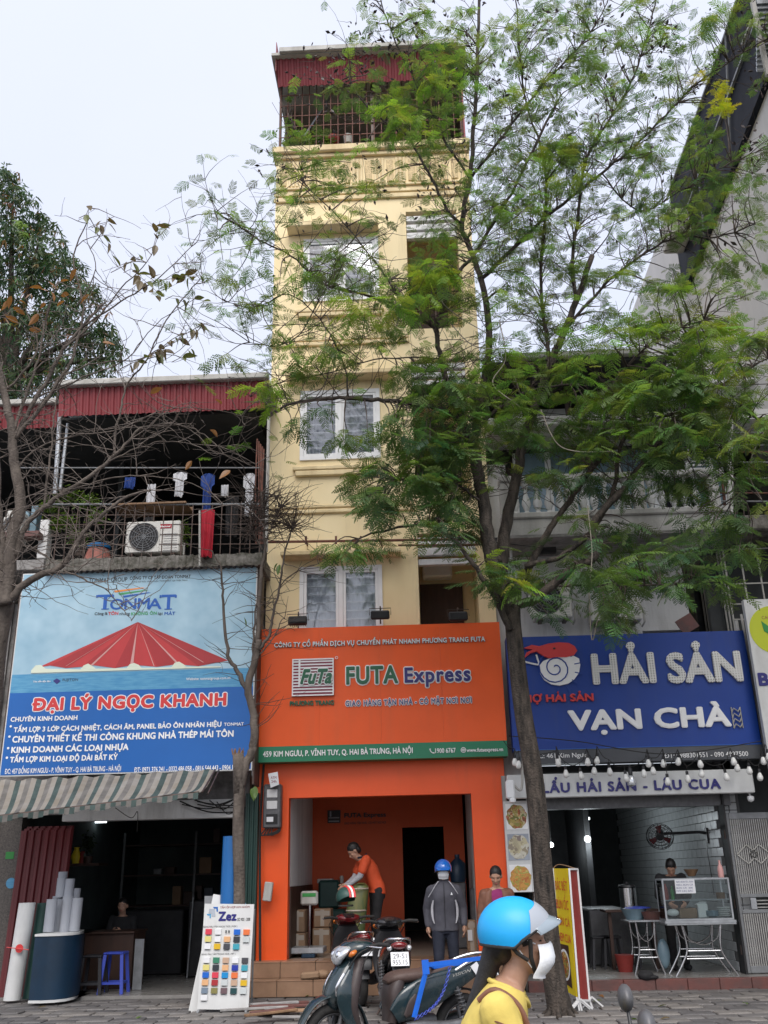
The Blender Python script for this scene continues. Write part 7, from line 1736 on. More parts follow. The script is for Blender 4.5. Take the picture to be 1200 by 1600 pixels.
bl_([(25, 870), (35, 830), (60, 800), (85, 780), (140, 745), (175, 715), (200, 690), (225, 668), (270, 662)], .06, .022)
bl_([(70, 795), (72, 755), (80, 700), (85, 640), (92, 600)], .025, .012)
bl_([(180, 712), (180, 680), (188, 640), (200, 600), (230, 560), (260, 500), (300, 450), (318, 432)], .028, .008)
bl_([(230, 668), (280, 665), (320, 680), (360, 715), (400, 725)], .018, .007)
bl_([(165, 725), (215, 700), (260, 690), (310, 695), (380, 700)], .018, .006)
bl_([(85, 780), (130, 760), (180, 745), (240, 745), (300, 755), (350, 790)], .02, .006)
bl_([(20, 740), (60, 700), (120, 680), (190, 670), (260, 640), (330, 640), (400, 655)], .02, .006)
bl_([(100, 545), (150, 500), (190, 450), (230, 410), (250, 360)], .022, .005)
bl_([(130, 510), (190, 470), (240, 440), (290, 395), (320, 350)], .02, .005)
bl_([(60, 620), (130, 590), (200, 560), (240, 510), (310, 462)], .02, .005)
bl_([(70, 600), (140, 570), (220, 560), (270, 530), (325, 505)], .018, .005)
bl_([(120, 480), (150, 420), (135, 370), (140, 325)], .014, .004)
bl_([(135, 825), (155, 840), (175, 855)], .02, .006); bl_([(100, 890), (130, 905), (165, 920), (190, 950), (205, 970)], .02, .004)
bl_([(20, 850), (60, 860), (85, 880)], .025, .01); bl_([(35, 780), (20, 800), (5, 830)], .03, .015)
bl_([(-10, 620), (30, 590), (60, 540), (40, 480)], .03, .01); bl_([(0, 660), (-20, 600), (-10, 520)], .03, .01)
tk.build('trunk', 'bark_grey', bt, 180)
tb_ = Tubes()
for _ in range(330):
    q = random.choice(NB)
    if q.z > 9.2 and rnd() < .5: continue
    q = q; d = Vector((U(-1, 1), U(-.8, .8), U(-.5, .9)))
    ps, rs = tb_.twig(q, d, U(.4, 1.1), .0075, 6, .33, 0, 4, .003)
    for _ in range(2):
        j = random.randint(1, 5); ps2, _ = tb_.twig(ps[j], Vector((U(-1, 1), U(-1, 1), U(-.5, .8))), U(.2, .5), .005, 4, .35, 0, 3)
tb_.mb.build('twigs', 'twig_grey', bt, 180, kind='stuff')
# its individual leaves
lv = []
for mm, col in (('leaf_brown', (.12, .09, .045)), ('leaf_olive', (.11, .13, .04)), ('leaf_rust', (.26, .12, .04)), ('leaf_green', (.09, .16, .03))):
    leafmat(mm, col, tr=.25); q = MB(); n = 8; L, W = .17, .038; top = []; bot = []
    for i in range(n + 1):
        t_ = i / n; w2 = W * math.sin(math.pi * t_ ** .8); z = -.03 * t_ * t_; top.append((L * t_, w2, z + w2 * .3)); bot.append((L * t_, -w2, z + w2 * .3))
    mid = [(L * i / n, 0, -.03 * (i / n) ** 2) for i in range(n + 1)]
    q.add(top + mid + bot, [(i, i + 1, n + 2 + i, n + 1 + i) for i in range(n)] + [(n + 1 + i, n + 2 + i, 2 * n + 3 + i, 2 * n + 2 + i) for i in range(n)]); lv.append(q.mesh('leaf', mm))
spr = [((232, 440), (312, 430), 17, 0), ((235, 555), (318, 505), 16, 0), ((200, 570), (260, 545), 8, 0), ((240, 385), (250, 345), 5, 0), ((155, 350), (175, 345), 5, 0), ((135, 335), (140, 322), 2, 0), ((185, 420), (220, 400), 6, 0), ((205, 420), (250, 460), 9, 0), ((270, 462), (320, 470), 5, 1), ((280, 560), (300, 540), 4, 1), ((150, 350), (170, 380), 3, 0)]
for a, b, n, c in spr:
    for i in range(n):
        u = (i + .5) / n; px, py = a[0] + (b[0] - a[0]) * u, a[1] + (b[1] - a[1]) * u; p = P(px + U(-3, 3), py + U(-5, 5), 11.6 + U(-.1, .1))
        o = inst('leaf', lv[c if rnd() < .6 else 1], p, bt); o.rotation_euler = orient(Vector((U(-.3, .8), U(-.7, .3), U(-1.3, .3))), roll=U(-1, 1)).to_euler(); s = U(.95, 1.4); o.scale = (s, s, s)
    tw_ = MB(); tw_.tube([P(a[0] - 12, a[1] + 6, 11.6), P(*a, 11.6), P(*b, 11.6)], [.006, .005, .003], 4, cap=False); tw_.build('leaf_stalk', 'twig_grey', bt)
for (px, py) in [(20, 480), (28, 505), (45, 515), (60, 490), (72, 475), (66, 450), (100, 470), (108, 460), (80, 455), (10, 470), (18, 462), (120, 420), (95, 440), (160, 535), (30, 470), (62, 452), (140, 460), (8, 478), (40, 455), (75, 440), (346, 632), (300, 720), (360, 735), (235, 615), (340, 682)]:
    o = inst('leaf', lv[2], P(px, py, 11.5), bt); o.rotation_euler = orient(Vector((U(-1, 1), U(-.5, .5), U(-1, .3))), roll=U(-1, 1)).to_euler(); s = U(.8, 1.3); o.scale = (s, s, s)
# ---- slim bare tree in front of the blue billboard
t3 = thing('slim_tree', 'slim nearly bare tree with a broken stump in front of the blue billboard', 'tree', G(376, 1590)); tk = MB(); NB = []
yy3 = 13.2
def b3(pts, r0, r1, s=8): return bl_(pts, r0, r1, s, yy3)
gb = G(380, 1588); gb.z = -.03; pts = [Vector((P(374, 1400, yy3).x, yy3, -.03)), P(374, 1400, yy3), P(372, 1300, yy3), P(375, 1210, yy3)]
w_ = [Vector(v) for v in catmull(pts, 5)]; tk.tube(w_, [.075] * len(w_), 12)
m = tk; m.tube([P(373, 1240, yy3), P(374, 1200, yy3), P(372, 1178, yy3)], [.076, .085, .075], 12)
b3([(376, 1230), (386, 1190), (396, 1165), (396, 1120), (388, 1075), (398, 1030), (404, 1000)], .085, .065, 12)
b3([(384, 1075), (372, 1050), (358, 1028), (354, 1000), (350, 950), (347, 905), (343, 880), (330, 860)], .05, .012)
b3([(402, 1005), (405, 950), (408, 900), (414, 860), (412, 820), (408, 770)], .05, .02)
b3([(395, 1030), (398, 975), (402, 935)], .03, .012)
b3([(404, 1015), (420, 995), (427, 960), (436, 920), (442, 880), (455, 830), (458, 822)], .035, .012)
b3([(436, 920), (450, 902), (480, 885), (520, 880)], .014, .004); b3([(405, 1025), (425, 1000), (440, 970), (447, 968)], .016, .006); b3([(410, 860), (395, 830), (390, 790)], .02, .006)
b3([(414, 850), (425, 820), (440, 790)], .016, .005)
tk.build('trunk', 'bark_grey', t3, 180)
m = MB()
for i in range(30): a = U(0, 6.28); c = P(371, 1180, yy3); m.tube([c + Vector((.06 * math.cos(a), .06 * math.sin(a), 0)), c + Vector((.09 * math.cos(a), .09 * math.sin(a), U(.04, .11)))], [.012, .003], 4)
m.build('broken_stump', 'wood', t3)
tb_ = Tubes(); up3 = [q for q in NB if q.z > 3.4]; top3 = [q for q in NB if q.z > 6.3]
for _ in range(110):
    q = random.choice(up3); ps, _ = tb_.twig(q, Vector((U(-1, 1), U(-.4, .4), U(-.1, .5))), U(.3, .8), .007, 6, .2, 0, 4, .002)
    if rnd() < .6: tb_.twig(ps[3], Vector((U(-1, 1), U(-1, 1), U(-.4, .6))), U(.15, .35), .004, 4, .3, 0, 3)
for _ in range(170):
    q = random.choice(top3 or up3); ps, _ = tb_.twig(q, Vector((U(-1, 1), U(-.6, .6), U(-.3, 1))), U(.3, .8), .008, 6, .3, 0, 4, .002)
    tb_.twig(ps[3], Vector((U(-1, 1), U(-1, 1), U(-.4, .8))), U(.15, .45), .004, 4, .3, 0, 3)
tb_.mb.build('twigs', 'twig_dark', t3, 180, kind='stuff')
for (px, py) in ((381, 964), (434, 880), (396, 1230), (392, 1232), (437, 882), (399, 1228)):
    o = inst('leaf', lv[3], P(px, py, 13.1), t3); o.rotation_euler = orient(Vector((U(-.6, .6), U(-.4, .1), -1)), roll=U(-.6, .6)).to_euler()
# ---- dense dark tree behind the left roofs
dt = thing('dense_tree', 'dense dark green tree with long drooping leaves behind the left roofs', 'tree', (-8.5, 19.5, 0)); YD = 19.5
tk = MB(); c0 = P(20, 640, YD)
tk.tube(catmull([(c0.x, YD, -.1), (c0.x + .1, YD, 5), (c0.x - .1, YD, c0.z), P(10, 480, YD)], 5), [.35 - .015 * i for i in range(16)], 10)
for (a, b) in ((100, 480), (140, 520), (60, 380), (20, 300), (-40, 400), (80, 560), (170, 560), (-80, 500)):
    tk.tube(catmull([P(15, 600, YD), P((a + 15) / 2, (b + 600) / 2 - 10, YD + U(-.5, .5)), P(a, b, YD + U(-.6, .6))], 4), [.12 - .012 * i for i in range(9)], 6)
tk.build('trunk', 'bark', dt, 180)
m = MB(); DK = [(.042, .088, .04), (.03, .066, .032), (.06, .11, .045), (.045, .095, .036), (.08, .13, .045)]
blobs = [(0, 300, 45), (30, 330, 45), (55, 380, 55), (20, 400, 60), (90, 440, 55), (50, 470, 60), (125, 490, 50), (90, 530, 60), (150, 540, 38), (30, 540, 70), (60, 600, 50), (10, 620, 50), (110, 590, 40), (-40, 380, 70), (-60, 500, 80), (-50, 600, 60), (165, 520, 22), (75, 400, 40), (178, 545, 26), (160, 580, 30), (130, 615, 30), (60, 345, 18), (112, 420, 24), (140, 455, 20), (15, 275, 20)]
for (a, b, r) in blobs:
    c = P(a, b, YD + U(-.5, .5)); R_ = r * .0128
    for _ in range(int(r * r * .08)):
        while True:
            d = Vector((U(-1, 1), U(-1, 1), U(-1, 1)))
            if .1 < d.length < 1: break
        p = c + Vector((d.x * R_ * 1.1, d.y * R_ * 1.3, d.z * R_ * 1.1)) * (d.length ** -.35); base = tuple(q * U(.75, 1.25) for q in (random.choice(DK) if rnd() > .07 else (.22, .12, .05)))
        for k in range(4):
            a2 = Vector((U(-1, 1), U(-1, 1), U(-1.4, .1))).normalized(); s2 = a2.cross(Vector((U(-1, 1), U(-1, 1), .6))).normalized(); L = U(.14, .26); m.c = base
            m.add([p, p + a2 * L * .45 + s2 * .021, p + a2 * L + Vector((0, 0, -.03)), p + a2 * L * .45 - s2 * .021], [(0, 1, 2, 3)])
for (a, b) in ((36, 350), (40, 362), (32, 345)):
    p = P(a, b, 18.9)
    for k in range(26): a2 = Vector((U(-1, 1), U(-1, 0), U(-1.8, -.5))).normalized(); s2 = a2.cross(Vector((0, 1, .2))).normalized(); m.c = (.16, .26, .05); L = U(.2, .35); m.add([p, p + a2 * L * .45 + s2 * .02, p + a2 * L, p + a2 * L * .45 - s2 * .02], [(0, 1, 2, 3)])
m.build('crown', 'leaf_tint', dt, kind='stuff')
# ---- plants on the roof terrace of the yellow house
t = thing('terrace_plant', 'straggly green creeper at the left corner of the roof terrace cage', 'plant', P(450, 228, 15.3)); m = MB()
for (a, b, r, n) in ((452, 155, .10, 60), (450, 190, .12, 60), (460, 210, .15, 120), (478, 218, .18, 160), (446, 222, .12, 80), (428, 210, .1, 20)): leafcloud(m, P(a, b, 15.1), (r, r, r), n, .06, GREENS)
m.build('foliage', 'leaf_tint', t, kind='stuff'); m = MB()
for i in range(8): m.tube(catmull([P(455 + i, 228, 15.2), P(450 + U(-8, 14), 200, 15.1), P(445 + U(-20, 20), 160, 15.1)], 4), .005, 4)
m.build('stem', 'twig_dark', t)
t = thing('terrace_plant', 'bushy green plant low in the roof terrace cage beside the orange pot', 'plant', P(500, 228, 15.5)); m = MB()
for (a, b, r, n) in ((498, 212, .2, 220), (512, 222, .16, 140), (488, 222, .15, 120)): leafcloud(m, P(a, b, 15.4), (r, r * .6, r * .8), n, .09, GREENS)
m.build('foliage', 'leaf_tint', t, kind='stuff'); m = MB(); m.tube([P(500, 229, 15.4), P(500, 208, 15.4)], .012, 5); m.build('stem', 'twig_dark', t)
vessel('flower_pot', 'round orange pot inside the roof terrace cage', 521, 219, 15.6, [(.05, -.08), (.12, -.04), (.14, .03), (.10, .09), (.08, .09)], 'banner_red', 'pot')
vessel('flower_pot', 'pale grey bucket beside the orange pot in the roof terrace cage', 544, 219, 15.6, [(.08, -.1), (.1, .1), (.09, .1)], 'gutter', 'pot')
# fallen leaves and litter on the pavement
for i in range(22):
    c = G(U(20, 1180), U(1556, 1598)); o = bpy.data.objects.new('fallen_leaf', random.choice(lv)); COL.objects.link(o); o.location = (c.x, c.y, .022); o.rotation_euler = (U(-.2, .2), U(-.2, .2), U(0, 6)); o.scale = (.7,) * 3
    tag(o, 'dry fallen leaf lying on the grey pavement', 'leaf', 'fallen leaves on the pavement')
# ================================================================== scooters (built facing +x, moved into place)
def scooter(label, body, inner, seat, plate=None, mirrors=False, trim='chrome', name='scooter', front_badge=True):
    t = thing(name, label, 'scooter', (0, 0, 0), 'parked scooters in front of the orange shop')
    R_ = .275; AX = .625
    for ax, nm in ((AX, 'front_wheel'), (-AX, 'rear_wheel')):
        m = MB(); m.torus((ax, 0, R_), R_ - .042, .042, 'Y', 44, 12, 1.15); wh = m.build(nm, 'black_rubber', t, 180)
        m = MB(); m.torus((ax, 0, R_), R_ - .085, .014, 'Y', 40, 8, 1.9)
        for k in range(5):
            a = k * 2 * math.pi / 5; m.bar((ax + .03 * math.cos(a), 0, R_ + .03 * math.sin(a)), (ax + .19 * math.cos(a + .1), 0, R_ + .19 * math.sin(a + .1)), .022, .028, up=(0, 1, 0))
        m.lathe([(.045, -.055), (.05, 0), (.045, .055)], (ax, 0, R_), 16, 'Y'); m.build('rim', 'engine_grey', wh, 40)
        m = MB(); m.lathe([(.06, .05), (.095, .052), (.095, .056), (.06, .058)], (ax, 0, R_), 24, 'Y'); m.build('brake_disc', 'galvanised', wh, 30)
    # front mudguard hugging the wheel
    m = MB(); sec = []
    for i in range(9):
        a = math.radians(-8 + i * 22); rr = R_ + .045 + (.012 if 2 < i < 7 else 0); sec.append((AX + rr * math.cos(a), 0, R_ + rr * math.sin(a), .045 + .045 * math.sin(math.pi * i / 8), .014))
    m.loft(sec, n=14, sub=3, ex=2.6); m.build('front_mudguard', body, t, 60)
    m = MB()
    for s in (-1, 1): m.tube([(AX, s * .075, R_), (AX - .08, s * .075, .55), (AX - .14, s * .06, .68)], .022, 10)
    m.build('fork', 'engine_grey', t, 60)
    # front shield with its pointed centre panel
    m = MB(); m.loft([(.40, 0, .27, .13, .03), (.455, 0, .38, .17, .045), (.50, 0, .52, .20, .06), (.49, 0, .66, .205, .07), (.44, 0, .80, .175, .065), (.39, 0, .90, .12, .05)], n=22, ex=2.6); m.build('leg_shield', inner, t, 60)
    m = MB(); m.loft([(.60, 0, .50, .05, .03), (.64, 0, .57, .10, .06), (.60, 0, .68, .135, .075), (.52, 0, .80, .12, .07), (.45, 0, .89, .085, .05)], n=20, ex=2.2); m.build('front_cover', body, t, 60)
    for s in (-1, 1):
        m = MB(); m.loft([(.50, s * .155, .38, .016, .05), (.56, s * .165, .52, .024, .075), (.57, s * .17, .64, .026, .085), (.51, s * .14, .76, .02, .06), (.46, s * .10, .86, .01, .02)], n=14, ex=2.2); m.build('side_cowl', body, t, 60)
        m = MB(); m.loft([(.625, s * .10, .60, .012, .02), (.625, s * .13, .68, .016, .028), (.57, s * .135, .78, .010, .018)], n=10); m.build('position_light', trim, t, 60)
    # handlebar pod, headlight, instrument, grips
    m = MB(); m.loft([(.25, 0, .97, .07, .03), (.32, 0, .985, .16, .055), (.42, 0, .97, .18, .075), (.50, 0, .935, .135, .075), (.54, 0, .90, .07, .04)], n=22, ex=2.3); pod_ = m.build('handlebar_cover', body, t, 60)
    m = MB(); m.loft([(.50, 0, .985, .12, .02), (.55, 0, .95, .15, .036), (.585, 0, .90, .12, .038), (.585, 0, .85, .06, .024)], n=20, ex=2.2); hl = m.build('headlight', 'lens_clear', pod_, 180)
    m = MB(); m.ell((.588, .055, .92), (.034, .042, .040)); m.ell((.588, -.055, .92), (.034, .042, .040)); m.build('reflector', 'chrome', pod_, 180)
    for s in (-1, 1): m = MB(); m.loft([(.47, s * .15, .955, .03, .015), (.51, s * .165, .935, .035, .022), (.525, s * .15, .91, .02, .012)], n=12); m.build('turn_signal', 'lens_orange', pod_, 180)
    m = MB(); m.loft([(.24, 0, 1.0, .06, .008), (.31, 0, 1.035, .085, .012), (.38, 0, 1.04, .07, .01)], n=14); m.build('speedometer', 'black_glossy', pod_, 60)
    for s in (-1, 1):
        m = MB(); m.tube([(.33, s * .15, .985), (.28, s * .24, 1.005), (.24, s * .35, 1.0)], .017, 10); m.build('grip', 'black_rubber', t, 60)
        m = MB(); m.tube(catmull([(.37, s * .16, .985), (.37, s * .24, .99), (.33, s * .34, .985), (.315, s * .36, .985)], 4), .008, 8); m.build('brake_lever', 'chrome', t, 60)
        if mirrors:
            m = MB(); m.tube(catmull([(.33, s * .16, 1.0), (.35, s * .2, 1.1), (.33, s * .26, 1.19)], 4), .007, 8); st_ = m.build('mirror_stalk', 'black_plastic', t, 60)
            m = MB(); m.ell((.33, s * .28, 1.22), (.022, .068, .045)); m.build('mirror', 'black_plastic', st_, 180)
            m = MB(); m.ell((.316, s * .28, 1.22), (.012, .058, .037)); m.build('mirror_glass', 'chrome', st_, 180)
    m = MB()
    for s in (-1, 1): m.tube(catmull([(.34, s * .2, .985), (.47, s * .2, .93), (.53, s * .12, .78), (.50, s * .085, .60), (AX - .05, s * .085, .38)], 5), .006, 6)
    m.tube(catmull([(.30, .2, .99), (.42, .26, .90), (.44, .2, .78)], 4), .005, 5); m.build('brake_cable', 'black_rubber', t, 60)
    # floor, tunnel and bodywork
    m = MB(); m.loft([(.42, 0, .30, .12, .05), (.30, 0, .275, .165, .035), (.12, 0, .275, .17, .035), (-.02, 0, .31, .16, .06)], n=18, ex=3.5); m.build('footboard', inner, t, 60)
    m = MB(); m.loft([(.10, 0, .36, .10, .05), (.07, 0, .47, .125, .07), (.06, 0, .60, .13, .08), (.02, 0, .70, .12, .06)], n=18, ex=2.6); m.build('front_panel', inner, t, 60)
    for s in (-1, 1):
        m = MB(); m.loft([(.10, s * .115, .42, .02, .07), (-.02, s * .135, .50, .04, .13), (-.20, s * .145, .58, .045, .14), (-.42, s * .14, .655, .045, .11), (-.66, s * .105, .73, .04, .075), (-.88, s * .06, .80, .03, .045), (-.95, s * .03, .83, .02, .02)], n=20, ex=2.4); m.build('side_panel', body, t, 60)
        m = MB(); m.loft([(.02, s * .172, .42, .006, .018), (-.06, s * .183, .50, .008, .06), (-.10, s * .186, .58, .006, .03)], n=12); m.build('trim_panel', inner, t, 60)
    m = MB(); m.loft([(.0, 0, .55, .12, .12), (-.3, 0, .62, .13, .12), (-.6, 0, .70, .10, .09), (-.88, 0, .79, .055, .05)], n=18, ex=2.8); m.build('tail_core', body, t, 60)
    m = MB(); m.loft([(.13, 0, .68, .06, .02), (.06, 0, .71, .115, .045), (-.08, 0, .72, .135, .055), (-.24, 0, .72, .14, .055), (-.34, 0, .745, .14, .058), (-.50, 0, .775, .125, .052), (-.66, 0, .795, .09, .04), (-.71, 0, .80, .05, .02)], n=22, ex=2.7); m.build('seat', seat, t, 60)
    m = MB()
    m.tube(catmull([(-.50, .15, .75), (-.66, .15, .82), (-.84, .11, .86), (-.92, 0, .865), (-.84, -.11, .86), (-.66, -.15, .82), (-.50, -.15, .75)], 5), .015, 8); m.build('grab_rail', trim, t, 60)
    m = MB(); m.loft([(-.90, 0, .80, .09, .035), (-.965, 0, .80, .075, .04), (-.99, 0, .79, .045, .025)], n=16); m.build('tail_light', 'lens_red', t, 180)
    for s in (-1, 1): m = MB(); m.ell((-.94, s * .11, .775), (.035, .03, .03)); m.build('rear_signal', 'lens_clear', t, 180)
    m = MB(); m.loft([(-.86, 0, .72, .08, .015), (-.93, 0, .62, .085, .012), (-.985, 0, .50, .08, .012), (-1.0, 0, .44, .07, .01)], n=14, ex=4); rg = m.build('rear_mudflap', 'black_plastic', t, 60)
    # plate
    pm_ = MB(); w2, h2 = .10, .075; c = Vector((-.985, 0, .665)); dn = Vector((-.45, 0, -.9)).normalized(); sd = Vector((0, 1, 0)); nrm = Vector((-.9, 0, .45)).normalized() * -1
    nrm = Vector((-.9, 0, .42)).normalized()
    a, b, cc_, d = c - sd * w2 - dn * h2, c + sd * w2 - dn * h2, c + sd * w2 + dn * h2, c - sd * w2 + dn * h2; k = nrm * .006
    pm_.add([a + k, b + k, cc_ + k, d + k, a - k, b - k, cc_ - k, d - k], [(0, 1, 2, 3), (7, 6, 5, 4), (0, 4, 5, 1), (1, 5, 6, 2), (2, 6, 7, 3), (3, 7, 4, 0)]); plo = pm_.build('number_plate', 'paper', t)
    if plate:
        m = MB()
        for li, s in enumerate(plate):
            vs, fs, ed = tmesh(s, .02); x0 = min(v[0] for v in vs); x1 = max(v[0] for v in vs); W = .15 if li == 0 else .165
            m.add([c + k * 1.3 - sd * (-W / 2 + W * (x - x0) / (x1 - x0)) * 1 + dn * ((-.005 if li == 0 else .062) - z / .73 * .055) for x, z in vs], fs)
        m.build('plate_lettering', 'letter_dark', plo)
    # engine, belt case, exhaust, spring
    m = MB(); m.loft([(.0, .11, .30, .05, .07), (-.15, .13, .29, .055, .085), (-.38, .14, .285, .05, .07), (-.58, .145, .28, .055, .085), (-.72, .14, .28, .03, .05)], n=18, ex=3); m.build('belt_case', 'engine_grey', t, 60)
    m = MB(); m.bbox(-.52, -.42, .196, .202, .27, .29, .004); m.build('badge', 'galvanised', t)
    m = MB(); m.loft([(-.02, 0, .33, .09, .08), (-.2, -.02, .33, .11, .09), (-.35, -.03, .33, .08, .07)], n=16, ex=3); m.build('engine', 'engine_grey', t, 60)
    m = MB(); m.loft([(-.20, -.15, .24, .035, .035), (-.36, -.165, .27, .055, .06), (-.62, -.17, .31, .06, .07), (-.86, -.17, .36, .058, .066), (-.88, -.17, .363, .03, .03)], n=16); m.build('exhaust', 'black_plastic', t, 60)
    m = MB(); m.loft([(-.40, -.215, .30, .012, .04), (-.60, -.228, .33, .014, .05), (-.80, -.222, .365, .012, .04)], n=12); m.build('heat_shield', 'galvanised', t, 60)
    m = MB(); hx = []
    for i in range(60): a = i * .9; u = i / 59; hx.append((-.60 + .10 * u + .032 * math.cos(a), .17 + .032 * math.sin(a), .34 + .26 * u))
    m.tube(hx, .007, 5); m.tube([(-.60, .17, .32), (-.50, .17, .62)], .014, 8); m.build('spring', 'engine_grey', t, 60)
    m = MB(); sec = []
    for i in range(6):
        a = math.radians(70 + i * 20); rr = R_ + .035; sec.append((-AX + rr * math.cos(a), 0, R_ + rr * math.sin(a), .06, .01))
    m.loft(sec, n=12, sub=3, ex=3); m.build('rear_mudguard', 'black_plastic', t, 60)
    m = MB(); m.tube([(-.05, .06, .24), (-.12, .2, .02)], .012, 8); m.tube([(-.3, .1, .22), (-.36, .17, .10), (-.2, .17, .10)], .010, 8); m.build('stand', 'dark_steel', t, 60)
    return t
s1 = scooter('dark teal black scooter with clear headlight parked side on in front of the orange shop', 'dark_glossy', 'panel_brown', 'seat_brown')
text_ = None
m = MB(); vs, fs, ed = tmesh('VISION', .03, .3); x0 = min(v[0] for v in vs); x1 = max(v[0] for v in vs); m.add([(-.46 - .20 * (x - x0) / (x1 - x0), .178 - .02 * (x - x0) / (x1 - x0), .70 + z * .035 + .035 * (x - x0) / (x1 - x0)) for x, z in vs], [f[::-1] for f in fs]); m.build('lettering', 'gutter', s1)
pf_ = P(522, 1640, 9.15); pr__ = P(722, 1640, 9.7)
s1.location = ((pf_.x + pr__.x) / 2, 9.43, -.03); hd = math.atan2(pf_.y - pr__.y, pf_.x - pr__.x); s1.rotation_euler = (0, 0, hd)
H1 = (s1.location.copy(), hd)
s2 = scooter('black scooter seen from behind with a white two line number plate', 'black_glossy', 'black_plastic', 'seat_black', plate=('29-S1', '955.15'), mirrors=False)
c = P(628, 1500, 11.2); s2.location = (P(625, 1500, 11.6).x - .12, 11.6 + .95, 0); s2.rotation_euler = (0, math.radians(0), math.radians(97))
s3 = scooter('black and red scooter behind the teal one, turned towards the shop steps', 'red_glossy', 'black_plastic', 'seat_black', mirrors=False)
c = G(566, 1572); s3.location = (c.x - .16, c.y + .62 + .0, 0); s3.rotation_euler = (0, 0, math.radians(104))
# rider's scooter out on the road (mostly below the frame)
s4 = dup(s1, (0, 0, 0), 0, 'dark scooter ridden by the woman in yellow, only its front visible at the frame bottom'); s4['group'] = 'scooters on the road'
c = P(815, 1600, 3.9); s4.location = (c.x + .05, 3.9, -.14); s4.rotation_euler = (0, 0, math.radians(-4))
m = MB(); m.tube(catmull([(.33, .16, 1.0), (.36, .2, 1.1), (.36, .26, 1.2)], 4), .007, 8)
o = m.build('mirror_stalk', 'black_plastic', None, 60); o.parent = s4
m = MB(); m.ell((.36, .28, 1.22), (.03, .075, .05)); o2 = m.build('mirror', 'engine_grey', None, 180); o2.parent = s4
m = MB(); m.tube(catmull([(.33, -.16, 1.0), (.36, -.2, 1.1), (.36, -.26, 1.18)], 4), .007, 8); o = m.build('mirror_stalk', 'black_plastic', None, 60); o.parent = s4
m = MB(); m.ell((.36, -.28, 1.20), (.03, .075, .05)); o2 = m.build('mirror', 'engine_grey', None, 180); o2.parent = s4
# helmet hanging on the third scooter's handlebar
def hlow(th, k=30, p=1.5): f = max(0, math.cos(th)); return math.radians(112 - k * f ** p + 6 * max(0, -math.cos(th)))
def hpt(th, ph, s=1.0): return Vector((.135 * math.sin(ph) * math.cos(th) * 1.08, .122 * math.sin(ph) * math.sin(th), .128 * math.cos(ph))) * s
def helmet_mesh(m, c, s, rot=None, k=30, p=1.5):
    """open face shell: a dome cut away at the front"""
    c = Vector(c); vs = []; fs = []; nu, nv = 30, 12; KK = k
    for sh in (1.0, .93):
        for j in range(nv + 1):
            for i in range(nu):
                th = 2 * math.pi * i / nu; q = hpt(th, hlow(th, KK, p) * j / nv, sh * s)
                vs.append(c + (rot @ q if rot else q))
    N = nu * (nv + 1)
    for j in range(nv):
        for i in range(nu): k = (i + 1) % nu; fs.append((j * nu + i, (j + 1) * nu + i, (j + 1) * nu + k, j * nu + k)); fs.append((N + j * nu + i, N + j * nu + k, N + (j + 1) * nu + k, N + (j + 1) * nu + i))
    for i in range(nu): k = (i + 1) % nu; fs.append((nv * nu + i, N + nv * nu + i, N + nv * nu + k, nv * nu + k))
    m.add(vs, fs)
t = thing('helmet', 'green helmet with orange and white stripes hanging on the handlebar of the rear scooter', 'helmet', P(540, 1402, 13.2)); c = P(540, 1402, 13.2); Rr = Matrix.Rotation(math.radians(-60), 3, 'Z')
m = MB(); helmet_mesh(m, c, 1.0, Rr); m.build('shell', 'roll_green', t, 60)
m = MB();
for k, (a, mm) in enumerate(((.05, 0), (.085, 1), (.115, 0))):
    m.m = mm; pts = [c + Rr @ Vector((x * .149, a - .05, .131 * math.sqrt(max(0, 1 - x * x)) * .99)) for x in [q / 8 - 1 for q in range(17)]]; m.tube(pts, .014, 6)
m.build('stripe', ['print_letter_red', 'letter_white'], t, 60)
m = MB(); m.torus(c + Vector((0, 0, -.1)), .09, .012, 'Z', 20, 6); m.build('strap', 'black_rubber', t, 60)
# blue steel rack resting on the teal scooter, with a chain
t = thing('blue_rack', 'bright blue square tube frame lying on the teal scooter seat with a hanging chain', 'rack', H1[0] + Vector((.3, -.2, .8)))
YQ = 9.2
a, b, c_, d_ = P(663, 1508, YQ), P(762, 1496, 9.45), P(647, 1590, 9.1), P(680, 1511, YQ - .0)
m = MB(); m.bar(a, b, .032, .032); m.build('top_bar', 'blue_frame', t); m = MB(); m.bar(P(667, 1512, YQ), c_, .03, .03); m.build('leg', 'blue_frame', t)
m = MB(); m.bar(P(664, 1500, YQ) , P(666, 1522, YQ), .06, .06); m.build('corner_bracket', 'blue_frame', t)
m = MB(); m.bar(P(676, 1511, YQ + .25), P(762, 1499, 9.75), .03, .03); m.bar(P(668, 1506, YQ + .03), P(676, 1511, YQ + .25), .03, .03); m.build('side_bar', 'blue_frame', t)
m = MB(); p0, p1 = P(703, 1511, YQ), P(648, 1592, 9.1); n = 26
for i in range(n):
    u = (i + .5) / n; q = p0.lerp(p1, u) + Vector((.05 * math.sin(u * math.pi), 0, -.06 * math.sin(u * math.pi))); d = (p1 - p0).normalized(); s = .020; e1 = d * s; e2 = (Vector((0, 1, 0)) if i % 2 else d.cross(Vector((0, 1, 0)))) * .009
    m.tube([q + e1 * math.cos(k * math.pi / 4) + e2 * math.sin(k * math.pi / 4) for k in range(8)], .0032, 4, closed=True)
m.build('chain', 'stool_blue', t, 60)
m = MB(); c = P(740, 1510, 9.6); m.v = []; m.prism([(c.x - .03, c.z), (c.x + .03, c.z + .04), (c.x + .07, c.z - .03), (c.x + .02, c.z - .07)], 9.6, 9.604); tag(m.build('paper_tag', 'paper'), 'small white paper tag at the tail of the teal scooter', 'tag')

